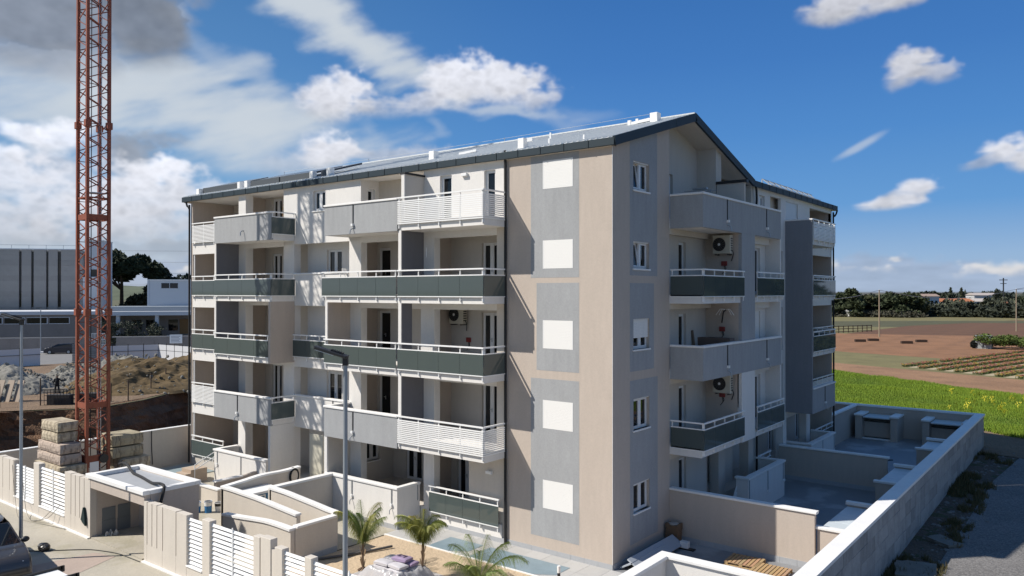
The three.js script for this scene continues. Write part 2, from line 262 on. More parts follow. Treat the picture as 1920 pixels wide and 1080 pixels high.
function grooves(fr, g, us, y1, d) {        // rain pipes with a white cup and a spout on a parapet
  for (const u of us) {
    if (u === -20.4) { part('spout', pipe([fr.P(u, y1 - 0.75, d), fr.P(u - 0.02, y1 - 0.8, d + 0.14), fr.P(u - 0.02, y1 - 1.0, d + 0.17)], 0.026, 8, 6), M.galv, g); continue; }
    part('rain_pipe', fr.box(u - 0.018, u + 0.018, y1 - 0.85, y1, d, d + 0.03), M.dark, g);
    part('pipe_cup', fr.box(u - 0.055, u + 0.055, y1 - 0.95, y1 - 0.85, d, d + 0.1), M.paint, g);
    const a = fr.P(u, y1 - 1.05, d), b = fr.P(u - 0.02, y1 - 1.12, d + 0.14), c = fr.P(u - 0.02, y1 - 1.3, d + 0.17);
    part('spout', pipe([a, b, c], 0.022, 8, 6), M.galv, g);
  }
}
function parapet(fr, u0, u1, f, d, m, us = [], ret = null) {
  const g = sub('balcony_parapet'), y0 = f - 0.35, y1 = f + 0.93;
  const gs = [fr.box(u0, u1, y0 - 0.008, y1, d - 0.14, d)], cs = [fr.cbox(u0 - 0.03, u1 + 0.03, y1, y1 + 0.085, d - 0.2, d + 0.045, 0.01)];
  if (ret) { gs.push(fr.box(ret.u, ret.u + 0.14 * ret.s, y0 - 0.006, y1, ret.d, d - 0.14)); cs.push(fr.cbox(ret.u - 0.04 * ret.s, ret.u + 0.19 * ret.s, y1, y1 + 0.083, ret.d, d - 0.2, 0.01)); }
  part('parapet_wall', gs, m, g); part('coping', cs, M.coping, g); grooves(fr, g, us, y1, d);
  return g;
}
const slabOf = (fr, u0, u1, f, d1, d0 = -1.9, h = 0.35) => part('balcony_slab', fr.box(u0, u1, f - h, f - 0.001, d0, d1), M.white);

// ---- solid walls of the near corner
part('wall', L.wall(-4.72, 0, 0.16, 15.0, 0, 0.28, [0, 1, 2, 3, 4].map((k) => [-3.0, -1.68, 1.71 + 3 * k, Math.min(2.77 + 3 * k, 14.78)])), M.beige);
const gableWin = [[1.66, 2.74], [4.72, 5.88], [7.70, 8.83], [10.70, 11.71], [13.62, 14.69]];
part('wall', shapeWall([[-4.45, 0.16], [-0.281, 0.16], [-0.281, roofUnder(-0.281)], [-4.45, roofUnder(-4.45)]], gableWin.map(([a, b]) => [-2.74, -1.5, a, b]), 0, 0.28, 'R'), M.beige);
part('wall', box(-0.28, 0, 15.0, 15.0 + 0.02, -0.28, 0), M.beige);
part('corner_trim', cbox(-0.012, 0.004, 0.0, 15.0, -0.012, 0.004, 0.003), M.coping);
// painted grey panels, each a thin coat
const coat = 0.004;
part('grey_panel', L.wall(-3.58, -1.4, 10.37, 14.99, coat, 0.012, [[-3.0, -1.68, 13.71, 14.78], [-3.0, -1.68, 10.71, 11.77]]), M.grey);
part('grey_panel', L.wall(-3.31, -1.4, 6.88, 10.17, coat, 0.012, [[-3.0, -1.68, 7.71, 8.77]]), M.grey);
part('grey_panel', L.wall(-3.58, -1.4, 0.62, 6.57, coat, 0.012, [[-3.0, -1.68, 1.71, 2.77], [-3.0, -1.68, 4.71, 5.77]]), M.grey);
part('grey_panel', shapeWall([[-3.4, 10.44], [-1.24, 10.44], [-1.24, roofUnder(-1.24)], [-3.4, roofUnder(-3.4)]], [[-2.74, -1.5, 10.70, 11.71], [-2.74, -1.5, 13.62, 14.69]], coat, 0.012, 'R'), M.grey);
part('grey_panel', R.wall(-3.12, -1.24, 6.9, 10.16, coat, 0.012, [[-2.74, -1.5, 7.70, 8.83]]), M.grey);
part('grey_panel', R.wall(-3.42, -1.24, 0.56, 6.57, coat, 0.012, [[-2.74, -1.5, 4.72, 5.88], [-2.74, -1.5, 1.66, 2.74]]), M.grey);
// closed white roller shutters of the front
for (let k = 0; k < 5; k++) {
  const g = sub('window_shutter'), y0 = 1.71 + 3 * k, y1 = Math.min(2.77 + 3 * k, 14.78), n = 19, h = (y1 - y0) / n;
  for (let i = 0; i < n; i++) part('shutter_slat', box(-2.997, -1.683, y0 + i * h, y0 + (i + 1) * h - 0.0015, -0.03, 0.009), M.shutter, g);
  for (const x of [-3.012, -1.694]) part('guide_rail', box(x, x + 0.026, y0, y1, -0.02, 0.013), M.paint, g);
}
gableWin.forEach(([a, b], k) => opening(R, 'window', -2.74, -1.5, a, b, 0, { tilt: k >= 3 ? 1 : -1, top: true, split: 0.47, shutter: k === 2 ? 8.12 : 0 }));
// skirting tiles along the foot of the walls
for (let i = 0; i < 8; i++) part('skirting_tile', box(-4.72 + i * 0.59, -4.72 + i * 0.59 + 0.584, 0, 0.2, -0.02, 0.014), M.tileGrey);
for (let i = 0; i < 8; i++) part('skirting_tile', box(-0.02, 0.014, 0, 0.2, -0.58 - i * 0.556, -0.03 - i * 0.556), M.tileGrey);
// core behind the loggias
part('wall', [box(-27.5, -4.7, 0, 15.0, -11, -3.2), box(-4.7, -1.5, 0, 15.0, -11, -0.6), box(-13.0, -2.3, 0, 15.0, -28.0, -11), box(-12.8, -1.6, 0.02, 12.3, -27.9, -11.01)], M.cream);

// ---- floors of the long front
for (let k = 0; k < 5; k++) part('floor_slab', box(-27.6, -4.72, F[k] - (k ? 0.35 : 0.72), F[k], -3.25, -0.001), k ? M.white : M.pale);

// ---- bay A, beside the black downpipe
for (let k = 1; k < 5; k++) {
  slabOf(L, -9.33, -4.77, F[k], 1.33, 0);
  railing([[-9.38, 1.4], [-4.77, 1.4], [-4.77, 0.02]], F[k], k === 1 || k === 4 ? 'slats' : 'glass', [-7, 0.5]);
}
for (let k = 0; k < 4; k++) {
  const f = F[k], c = f + 2.65, gf = k === 0;
  part('loggia_wall', L.wall(-9.25, -4.72, f, c, -1.73, 0.15, [[...(gf ? [-8.9, -7.9] : [-7.48, -6.5]), f + 0.03, f + 2.22]]), M.pale);
  opening(L, 'french_door', ...(gf ? [-8.9, -7.9] : [-7.48, -6.5]), f + 0.03, f + 2.22, -1.73, { sill: false, door: true });
  part('loggia_wall', box(-9.42, -9.25, f, c, -1.73, -0.36), M.beige);
  part('pillar', box(k === 2 ? -9.42 : -9.25, -8.64, f, c, -0.36, 0), M.white);
  part('pillar', box(gf ? -6.7 : -5.25, -4.72, f, c, -0.3, 0), M.cream);
  if (!gf) part('beam', box(-8.64, -5.25, f + 2.38, c, -0.3, -0.004), M.white);
  if (!gf) {
    const g = sub('dividing_wall');
    part('wall', box(-9.4, -9.25, f, c, k === 2 ? 0.7 : 0.001, 1.3), M.divider, g); part('wall_end', box(-9.41, -9.24, f - 0.35, c, 1.3, 1.34), M.white, g);
  }
}
part('wall', L.wall(-9.25, -4.72, F[4], 15.0, 0, 0.28, [[-8.31, -7.65, F[4] + 0.03, 14.69], [-5.9, -5.32, F[4] + 0.03, 14.69]]), M.white);
opening(L, 'french_door', -8.31, -7.65, F[4] + 0.03, 14.69, 0, { sill: false, single: true });
opening(L, 'french_door', -5.9, -5.32, F[4] + 0.03, 14.69, 0, { sill: false, single: true });
{ const g = sub('dividing_wall'); part('wall', box(-9.4, -9.22, F[4], 14.72, 0.001, 1.14), M.pale, g); part('coping', box(-9.46, -9.16, 14.72, 14.8, 0.001, 1.2), M.dark, g); part('wall_end', box(-9.4, -9.22, F[4], 14.72, 1.14, 1.18), M.white, g); }
part('wall_lamp', cbox(-7.05, -6.75, 14.55, 14.67, 0, 0.12), M.paint);
part('wall_lamp', cbox(-5.75, -5.45, 2.62, 2.74, 0, 0.12), M.paint);
// ground floor: glass balustrade on a white kerb
part('kerb_wall', box(-8.75, -4.95, 0.2, 0.71, -0.05, 0.07), M.white);
railing([[-8.73, 0.2], [-5.0, 0.2]], F[0], 'glass', [-7, -1], { step: 0.95 });
for (let i = 0; i < 8; i++) part('skirting_tile', box(-9.38 + i * 0.58, -9.38 + i * 0.58 + 0.574, 0, 0.2, 0.0, 0.085), M.tileGrey);
part('wall', box(-9.42, -8.64, 0.0, F[0], -0.36, 0.0), M.white);

// ---- bay B
slabOf(L, -14.08, -9.42, F[1], 1.25, 0); slabOf(L, -14.08, -9.42, F[4], 1.25, 0);
for (const k of [2, 3]) { slabOf(L, -14.05, -9.42, F[k], 1.33, 0); railing([k === 3 ? [-14.25, 0.05] : [-14.1, 0.05], k === 3 ? [-14.25, 1.4] : [-14.1, 1.4], [-9.47, 1.4]], F[k], 'glass', [-12, 0.5]); }
parapet(L, -14.1, -9.42, F[1], 1.4, M.grey, [-12.15], { u: -14.1, s: 1, d: 0.001 });
parapet(L, -14.1, -9.42, F[4], 1.4, M.grey, [-12.15], { u: -14.1, s: 1, d: 0.001 });
for (let k = 1; k < 4; k++) {
  const f = F[k], c = f + 2.65;
  part('loggia_wall', L.wall(-14.2, -9.43, f, c, -1.73, 0.15, [[-13.97, -13.13, f + 0.03, f + 2.22]]), M.pale);
  opening(L, 'french_door', -13.97, -13.13, f + 0.03, f + 2.22, -1.73, { sill: false, door: true, single: true });
  part('loggia_wall', box(-14.2, -14.05, f, c, -1.73, -0.36), M.beige);
  part('pillar', box(-14.05, -13.23, f, c, -0.36, 0), M.white);
  part('beam', box(-13.23, -9.42, f + 2.38, c, -0.3, -0.004), M.white);
}
{ const g = sub('dividing_wall'); part('wall', box(-14.1, -13.97, F[2], F[2] + 2.65, 0.001, 1.3), M.beige, g); part('wall_end', box(-14.11, -13.96, F[2], F[2] + 2.65, 1.3, 1.34), M.white, g); }
{ const g = sub('dividing_wall'); part('wall', box(-14.1, -13.95, 0, 3.36, 0.001, 1.3), M.pale, g); part('wall_end', box(-14.12, -13.93, 0, 3.36, 1.3, 1.38), M.white, g); }
part('wall', box(-13.95, -13.23, 0, 3.36, -0.36, 0), M.white);
// ground floor room of bay B with a window in its side wall
part('loggia_wall', shapeWall([[-2.9, F[0]], [-0.36, F[0]], [-0.36, 3.36], [-2.9, 3.36]], [[-2.0, -1.1, 1.75, 2.85]], -14.15, 0.15, 'R'), M.pale);
opening(R, 'window', -2.0, -1.1, 1.75, 2.85, -14.15, {});
part('loggia_wall', L.wall(-14.15, -9.43, F[0], 3.36, -2.9, 0.15, [[-13.3, -12.2, F[0] + 0.03, F[0] + 2.22]]), M.pale);
opening(L, 'french_door', -13.3, -12.2, F[0] + 0.03, F[0] + 2.22, -2.9, { sill: false, door: true });
part('floor_slab', box(-13.9, -9.42, 0, F[0], 0.001, 1.1), M.tileGrey);
// top floor recess of bay B
part('loggia_wall', R.wall(-1.1, -0.28, F[4], 15.0, -13.25, 0.15, [[-0.86, -0.42, F[4] + 0.03, 14.62]]), M.white);
opening(R, 'french_door', -0.86, -0.42, F[4] + 0.03, 14.62, -13.25, { sill: false, single: true });
part('loggia_wall', L.wall(-13.25, -9.42, F[4], 15.0, -1.1, 0.15), M.cream);

// ---- bay C, set back, with the entrance below
part('wall', L.wall(-19.05, -13.25, 12.2, 15.0, 0, 0.28, [[-16.71, -15.79, 13.76, 14.74]]), M.white);
opening(L, 'window', -16.71, -15.79, 13.76, 14.74, 0, {});
for (let k = 1; k < 4; k++) {
  const f = F[k], c = f + (k === 3 ? 2.48 : 2.42);
  part('loggia_wall', L.wall(-18.25, -14.05, f, c + 0.1, -0.87, 0.15, [[-16.75, -15.62, f + 0.03, f + 2.2]]), M.white);
  opening(L, 'french_door', -16.75, -15.62, f + 0.03, f + 2.2, -0.87, { sill: false, door: true });
  part('beam', L.box(-18.2, -14.1, f - 0.58, f - 0.001, -0.3, k === 2 ? 0 : -0.13), M.white);
  if (k !== 2) {
    const g = sub('balcony_parapet'); part('parapet_wall', L.box(-18.2, -14.1, f - 0.56, f + 0.97, -0.13, 0), M.white, g); part('coping', L.cbox(-18.2, -14.1, f + 0.97, f + 1.05, -0.17, 0.04, 0.01), M.coping, g);
    if (k === 1) grooves(L, g, [-15.2], f + 0.97, 0);
  }
}
railing([[-18.15, 0.08], [-14.12, 0.08]], F[2], 'glass', [-16, -1]);
part('wall', L.wall(-18.15, -14.1, 0, 3.2, -0.9, 0.15), M.white);
{ const g = sub('entrance_door'); part('door_leaf', [cbox(-16.95, -15.9, 0.02, 0.98, -0.06, 0.0, 0.01), cbox(-16.95, -15.9, 1.0, 2.95, -0.06, 0.0, 0.01)], mat([0.56, 0.535, 0.44], 0.55), g); part('handle', box(-15.98, -15.95, 1.1, 1.25, 0.0, 0.04), M.galv, g); }

// ---- bay D
for (let k = 1; k < 5; k++) {
  const f = F[k];
  slabOf(L, -23.0, -18.15, f, k === 1 || k === 4 ? 1.27 : 1.33, 0);
  if (k === 1 || k === 4) {
    parapet(L, -23.02, -18.13, f, 1.4, M.grey, [k === 1 ? -20.9 : -20.4]);
    railing([[-18.11, 1.36], [-18.11, 0.02]], f, 'glass', [-20, 0.7], { step: 1.25 });
  } else railing(k === 3 ? [[-22.98, 1.4], [-18.11, 1.4], [-18.11, 0.02]] : [[-22.98, 1.4], [-18.32, 1.4]], f, 'glass', [-20, 0.7]);
}
for (let k = 0; k < 5; k++) {
  const f = F[k], c = k === 4 ? 15.0 : f + 2.65;
  part('loggia_wall', L.wall(-23.2, -18.2, f, c, -1.73, 0.15, [k === 0 ? [-22.2, -21.7, f + 0.9, f + 1.9] : [-22.5, -21.6, f + 0.03, f + 2.2]]), M.pale);
  if (k === 0) opening(L, 'window', -22.2, -21.7, f + 0.9, f + 1.9, -1.73, { single: true }); else opening(L, 'french_door', -22.5, -21.6, f + 0.03, f + 2.2, -1.73, { sill: false });
  part('pillar', box(-23.0, -22.35, f, c, -0.45, 0), M.white);
  part('pillar', box(-19.05, -18.2, f, k === 4 ? 15.0 : c, -0.4, k === 4 ? -0.281 : 0), M.white);
  part('loggia_wall', box(-23.25, -23.1, f, c, -1.73, -0.45), M.beige);
  if (k && k < 4) part('beam', box(-22.35, -19.05, f + 2.42, c, -0.3, -0.004), M.white);
  if (k && k < 4) { const g = sub('dividing_wall'); part('wall', box(-23.1, -22.98, f, c, 0.001, 1.3), M.divider, g); part('wall_end', box(-23.11, -22.97, f - 0.35, c, 1.3, 1.34), M.white, g); }
}
part('wall', box(-18.31, -18.148, F[2] - 0.36, F[3] - 0.352, 0.001, 1.402), M.beige);
part('wall', box(-18.31, -18.148, 0, F[1] - 0.36, 0.001, 1.398), M.white);

// ---- bay E at the far end
for (let k = 0; k < 5; k++) {
  const f = F[k], c = k === 4 ? 15.0 : f + 2.65;
  railing([[-27.42, 0.1], [k ? -23.06 : -24.25, 0.1]], f, k === 4 || k === 1 ? 'slats' : 'glass', [-25, -1]);
  part('loggia_wall', L.wall(-27.6, -23.25, f, c, -2.6, 0.15, [[-25.6, -24.5, f + 0.03, f + 2.2]]), M.pale);
  opening(L, 'french_door', -25.6, -24.5, f + 0.03, f + 2.2, -2.6, { sill: false });
  part('wall', box(-27.75, -27.55, f - (k ? 0.35 : 0.72), c, -3.2, 0.0), M.beige);
  if (k) part('beam', box(-27.55, -23.0, f - 0.75, f - 0.352, -0.25, 0.0), M.white);
  if (k < 4) part('post', box(-27.5, -27.44, f, c, -0.1, -0.04), M.paint);
}

// ---- right side: bays R1 and R2 on the gable end
for (let k = 0; k < 5; k++) part('floor_slab', box(-1.6, -0.001, F[k] - (k ? 0.35 : 0.72), F[k], -27.0, -4.451), k ? M.white : M.pale);
slabOf(R, -13.455, -4.515, F[4], 1.25, 0); slabOf(R, -13.455, -4.515, F[2], 1.25, 0);
parapet(R, -13.45, -4.5, F[4], 1.4, M.grey, [-6.9, -11.5], { u: -4.5, s: -1, d: 0.001 });
parapet(R, -13.45, -4.5, F[2], 1.4, M.grey, [-6.9, -11.5], { u: -4.5, s: -1, d: 0.001 });
part('wall', R.box(-10.05, -8.5, F[2] + 1.02, F[4] - 0.35, 1.25, 1.396), M.grey);
part('wall', R.box(-10.05, -8.5, F[1] - 0.35, F[2] - 0.35, 1.2, 1.39), M.white);
for (const k of [1, 3]) {
  slabOf(R, -8.6, -4.5, F[k], 1.33, 0); railing([[0.02, -4.52], [1.42, -4.52], [1.42, -8.7]], F[k], 'glass', [0.5, -6]);
  slabOf(R, -13.75, -10.05, F[k], 1.33, 0); railing([[1.44, -10.2], [1.44, -13.75]], F[k], 'glass', [0, -12], { step: 0.9 });
}
part('balcony_slab', R.box(-10.05, -8.6, F[1] - 0.35, F[1] - 0.002, 0, 1.2), M.white);
for (let k = 0; k < 4; k++) {
  const f = F[k], c = f + 2.65;
  part('loggia_wall', R.wall(-8.5, -4.45, f, c, -0.25, 0.15, [[-6.5, -5.8, f + 0.03, f + 2.2]]), M.pale);
  opening(R, 'french_door', -6.5, -5.8, f + 0.03, f + 2.2, -0.25, { sill: false });
  if (k) part('loggia_wall', box(-0.25, 1.25, f, c, -8.65, -8.5), M.beige);
  if (k) part('loggia_wall', box(-0.25, 1.25, f, c, -10.05, -9.9), M.beige);
  if (k) {
    part('loggia_wall', R.wall(-13.45, -10.05, f, c, 0.65, 0.15, [[-12.75, -12.0, f + 0.03, f + 2.2]]), M.white);
    const g = opening(R, 'french_door', -12.75, -12.0, f + 0.03, f + 2.2, 0.65, { sill: false, shutter: k === 2 ? f + 0.75 : 0, single: true });
  }
  part('beam', R.box(-8.5, -4.46, f + 2.42, c, -0.249, 0.0), M.cream);
  if (k) part('beam', R.box(-13.45, -10.05, f + 2.36, c, 0.651, 0.85), M.white);
}
part('wall', box(-0.2, 1.36, F[1] - 0.35, F[4] - 0.352, -13.6, -13.46), M.white);
// columns of the ground floor
part('pillar', box(-0.4, 0, 0, 3.36, -10.0, -9.3), M.pale); part('pillar', box(-0.45, 0, 0, 3.36, -13.55, -12.9), M.pale);
part('loggia_wall', box(-1.3, -0.6, 0, 3.36, -12.4, -11.2), M.pale); part('wall', box(-2.6, -2.2, 0, 3.36, -13.6, -8.5), M.pale); part('loggia_wall', box(-2.2, -0.25, 0, 3.36, -8.65, -8.5), M.beige);
// top floor behind the parapet, under the slope of the roof
const under = (z) => Math.min(roofUnder(z), 15.25 + 0.3 * (z + 13.2) - 0.27);
part('loggia_wall', shapeWall([[-9.05, F[4]], [-4.45, F[4]], [-4.45, under(-4.45)], [-6.5, under(-6.5)], [-9.05, under(-9.05)]], [[-6.6, -5.2, F[4] + 0.03, 14.85]], -0.9, 0.15, 'R'), M.pale);
opening(R, 'french_door', -6.6, -5.2, F[4] + 0.03, 14.85, -0.9, { sill: false });
part('loggia_wall', shapeWall([[-9.65, F[4]], [-9.05, F[4]], [-9.05, under(-9.05)], [-9.65, under(-9.65)]], [], 0, 1.0, 'R'), M.pale);
part('loggia_wall', shapeWall([[-13.0, F[4]], [-9.65, F[4]], [-9.65, under(-9.65)], [-13.0, under(-13.0)]], [], -1.6, 0.15, 'R'), M.white);
{ const g = sub('dividing_wall'); part('wall', box(0.04, 1.3, F[4], 14.62, -9.2, -9.05), M.pale, g); part('coping', box(0.02, 1.42, 14.62, 14.74, -9.25, -9.0), M.dark, g); }
part('wall', box(-4.72, -0.28, F[4], 14.9, -4.5, -4.46), M.pale);

// ---- bays of the far wing
part('wall', R.wall(-27.0, -13.6, F[4], 15.0, 0, 0.15, [[-17.6, -16.0, F[4] + 0.03, 14.8], [-20.46, -18.4, F[4] + 0.4, 14.75], [-15.2, -14.4, F[4] + 0.9, 14.7], [-26.9, -22.6, F[4] + 0.03, 14.75]]), M.white);
part('plastic_sheet', R.box(-20.46, -18.4, F[4] + 0.4, 14.75, -0.06, -0.05), mat([0.72, 0.71, 0.69], 0.35, { transmission: 0.35 }));
opening(R, 'window', -15.2, -14.4, F[4] + 0.9, 14.7, 0, { sill: false });
part('dark_room', [box(-0.5, -0.4, F[4], 14.9, -18.0, -15.6)], M.cream);
part('wall', box(-1.4, -0.001, F[0], 15.0, -27.1, -26.9), M.beige);
part('side_panel', box(-0.14, 1.4, F[1] - 0.35, F[4] + 0.93, -18.45, -18.3), M.panelGrey);
part('coping', cbox(-0.14, 1.45, F[4] + 0.93, F[4] + 1.015, -18.5, -18.27, 0.01), M.coping);
for (let k = 1; k < 5; k++) {
  slabOf(R, -22.6, -18.45, F[k], k === 1 ? 1.25 : 1.33, 0);
  if (k === 1) parapet(R, -22.6, -18.46, F[k], 1.4, M.grey, [-20.6]);
  else railing([[1.42, -18.5], [1.42, -22.6], [0.1, -22.6]], F[k], k === 4 ? 'slats' : 'glass', [0, -20]);
  railing([[0.1, -22.7], [0.1, -26.9]], F[k], k === 4 || k === 1 ? 'slats' : 'glass', [-2, -24]);
}
for (let k = 0; k < 4; k++) {
  part('loggia_wall', R.wall(-26.9, -13.6, F[k], F[k] + 2.65, -1.45, 0.15, [[-20.6, -19.6, F[k] + 0.03, F[k] + 2.2], [-25.4, -24.4, F[k] + 0.03, F[k] + 2.2]]), M.pale);
  opening(R, 'french_door', -20.6, -19.6, F[k] + 0.03, F[k] + 2.2, -1.45, { sill: false }); opening(R, 'french_door', -25.4, -24.4, F[k] + 0.03, F[k] + 2.2, -1.45, { sill: false });
  part('beam', R.box(-26.9, -13.6, F[k] + 2.3, F[k] + 2.65, -0.25, 0), M.white);
  for (const [a, b] of [[-18.45, -17.9], [-22.6, -21.9]]) part('pillar', R.box(a, b, k ? F[k] : 0, F[k] + 2.3, -0.4, 0), M.white);
}
railing([[0.1, -13.8], [0.1, -15.7]], F[0], 'glass', [-2, -14]); railing([[0.1, -23.4], [0.1, -26.8]], F[0], 'glass', [-2, -24]);
part('floor_slab', box(-1.3, 0.0, 0.0, 0.05, -13.6, -8.5), M.tileGrey);

// ceilings under the roof and closing walls of the top floor
part('ceiling', [box(-27.6, -0.29, 15.001, 15.05, -3.3, 0.1), box(-3.0, 0.1, 15.001, 15.05, -27.9, -13.3)], M.white);
part('loggia_wall', [box(-1.6, -1.45, F[4], 15.0, -26.9, -13.35), box(-1.59, 0.0, F[4], 15.0, -13.62, -13.32), box(-1.44, -0.16, F[4], 15.0, -18.3, -18.15), box(-1.44, -0.16, F[4], 15.0, -22.5, -22.3)], M.cream);
// ---- roof
const roof = sub('roof');
function slope(pts, lift = 0, t = 0.25) {       // roof plane: polygon [x, z] with height given by fn
  return (fn) => {
    const s = new THREE.Shape(pts.map(([x, z]) => new THREE.Vector2(x, -z))), g = new THREE.ExtrudeGeometry(s, { depth: 1, bevelEnabled: false });
    g.rotateX(-Math.PI / 2); const p = g.attributes.position;
    for (let i = 0; i < p.count; i++) p.setY(i, fn(p.getX(i), p.getZ(i)) + lift + (p.getY(i) > 0.5 ? 0 : -t));
    return metric(g);
  };
}
const hF = (x, z) => roofTop(z), hB = (x, z) => 15.25 + 0.3 * (z + 13.2), hW = (x, z) => 15.25 + 0.3 * (0.2 - x);
const lum = M.cream;
part('roof_slab', slope([[-28.3, 0.15], [0.15, 0.15], [0.15, -6.5], [-28.3, -6.5]], -0.02)(hF), lum, roof);
part('roof_slab', slope([[-28.3, -6.5], [0.15, -6.5], [0.15, -13.15], [-6.5, -6.52], [-6.5, -13.15], [-28.3, -13.15]], -0.02)(hB), lum, roof);
part('roof_slab', slope([[0.15, -13.2], [-6.5, -6.55], [-6.5, -27.3], [0.15, -27.3]], -0.02)(hW), lum, roof);
part('roof_slab', slope([[-6.5, -12.8], [-13.1, -13.2], [-13.1, -27.3], [-6.5, -27.3]], -0.02)((x) => 15.25 + 0.3 * (x + 13.2)), lum, roof);
for (let i = 0; i < 28; i++) {        // metal sheets of the front slope with their ribs
  const x0 = -28.38 + i * 1.0198, x1 = x0 + 1.014;
  const ribs = [0.0, 0.25, 0.5, 0.75].map((r) => slope([[x0 + r, 0.16], [x0 + r + 0.045, 0.16], [x0 + r + 0.045, -6.5], [x0 + r, -6.5]], 0.055, 0.04)(hF));
  part('roof_sheet', [slope([[x0, 0.16], [x1, 0.16], [x1, -6.5], [x0, -6.5]], 0.02, 0.03)(hF), ...ribs], M.roof, roof);
}
for (let i = 0; i < 14; i++) { const z1 = -13.25 - i * 1.01; part('roof_sheet', slope([[0.16, z1], [-6.5, z1], [-6.5, z1 - 1.005], [0.16, z1 - 1.005]], 0.02, 0.03)(hW), M.roof, roof); }
part('roof_sheet', [slope([[0.16, -6.5], [0.16, -13.15], [-6.45, -6.5]], 0.02, 0.03)(hB), slope([[0.14, -13.26], [-6.5, -6.62], [-6.5, -13.2]], 0.018, 0.03)(hW), slope([[-28.38, -6.5], [-6.5, -6.5], [-6.5, -13.1], [-28.38, -13.1]], 0.02, 0.03)(hB)], M.roof, roof);
part('ridge_cap', [beam([-28.38, 17.31, -6.5], [0.2, 17.31, -6.5], 0.22, 0.05)], M.roof, roof);
// fascia: one box-shaped metal panel after another
const fascia = sub('fascia');
for (let i = 0; i < 27; i++) { const x0 = -28.38 + i * 1.0585; part('fascia_panel', [cbox(x0, x0 + 1.045, 14.99, 15.27, 0.13, 0.22, 0.012), box(x0 + 1.02, x0 + 1.05, 14.995, 15.275, 0.221, 0.236)], M.fascia, fascia); }
for (let i = 0; i < 14; i++) { const z0 = -13.25 - i * 1.025; part('fascia_panel', [cbox(0.13, 0.22, 14.99, 15.27, z0 - 1.01, z0, 0.012), box(0.221, 0.236, 14.995, 15.275, z0 - 1.015, z0 - 0.985)], M.fascia, fascia); }
for (const [a, b] of [[0.2, -4.6], [-4.62, -6.52]]) part('fascia_panel', [beam([0.19, roofTop(a) - 0.115, a], [0.19, roofTop(b) - 0.115, b], 0.1, 0.33)], M.fascia, fascia);
part('fascia_panel', [beam([0.19, roofTop(-6.48) - 0.115, -6.48], [0.19, 15.25 - 0.115, -13.2], 0.1, 0.33)], M.fascia, fascia);
part('soffit', [box(-28.3, -27.7, 14.96, 14.99, -6, 0.13), box(-28.2, 0, 14.985, 14.998, 0.001, 0.13)], M.cream);
// white blocks and solar collectors on the roof
for (const [x, z, w, h] of [[-1.0, -5.2, 0.34, 0.32], [-4.3, -0.45, 0.3, 0.34], [-10.1, -1.5, 0.32, 0.32], [-15.9, -0.4, 0.28, 0.34], [-17.1, -0.3, 0.26, 0.3], [-22.9, -0.5, 0.3, 0.3], [-23.6, -0.5, 0.26, 0.3], [-27.5, -0.4, 0.3, 0.26]])
  part('roof_block', cbox(x - w / 2, x + w / 2, roofTop(z) - 0.05, roofTop(z) + h + 0.06, z - w / 2, z + w / 2, 0.015), M.coping, roof);
part('vent_pipe', [beam([-4.05, 15.75, -0.45], [-3.8, 15.75, -0.45], 0.13), beam([-8.9, 15.95, -1.9], [-7.9, 16.0, -1.9], 0.1)], M.pvc, roof);
for (const [x0, x1] of [[-27.3, -23.8], [-22.6, -20.1], [-20.0, -17.4], [-16.7, -15.9]]) {
  const g = sub('solar_collector'); const b = slope([[x0, -0.5], [x1, -0.5], [x1, -2.4], [x0, -2.4]], 0.32, 0.09)(hF);
  part('panel', b, mat([0.035, 0.04, 0.05], 0.18), g); part('panel_frame', [beam([x0, roofTop(-0.5) + 0.18, -0.49], [x1, roofTop(-0.5) + 0.18, -0.49], 0.05, 0.3), beam([x0 + 0.1, roofTop(-0.6), -0.6], [x0 + 0.1, roofTop(-0.6) + 0.25, -0.6], 0.05), beam([x1 - 0.1, roofTop(-0.6), -0.6], [x1 - 0.1, roofTop(-0.6) + 0.25, -0.6], 0.05)], mat([0.07, 0.078, 0.085], 0.5), g);
}
for (let i = 0; i < 9; i++) { const z = -16.2 - i * 0.95; part('solar_frame', [beam([0.0, 15.36, z], [-0.5, 15.75, z], 0.05), beam([-0.5, 15.35, z], [-0.5, 15.75, z], 0.05), beam([0.0, 15.38, z], [0.0, 15.38, z - 0.9], 0.04), beam([-0.5, 15.74, z], [-0.5, 15.74, z - 0.9], 0.04)], M.galv, roof); }
part('safety_cable', [pipe([[-28, 17.55, -6.5], [-20, 17.5, -6.5], [-10, 17.5, -6.5], [-1.6, 17.55, -6.4]], 0.008, 30, 5), ...[-28, -20, -10, -1.6].map((x) => beam([x, 17.2, -6.5], [x, 17.55, -6.5], 0.02))], M.galv, roof);
part('roof_anchor', [beam([-1.3, 17.05, -5.3], [-2.2, 16.95, -5.2], 0.12), beam([-2.2, 16.9, -5.2], [-2.2, 17.1, -5.2], 0.14), beam([-1.9, 16.9, -5.3], [-1.9, 17.15, -5.3], 0.1), beam([-4.2, 16.1, -2.2], [-4.2, 16.35, -2.2], 0.06), beam([-3.0, 15.5, -0.4], [-3.0, 15.68, -0.4], 0.06), beam([-1.5, 15.5, -0.5], [-1.5, 15.66, -0.5], 0.06)], M.paint, roof);
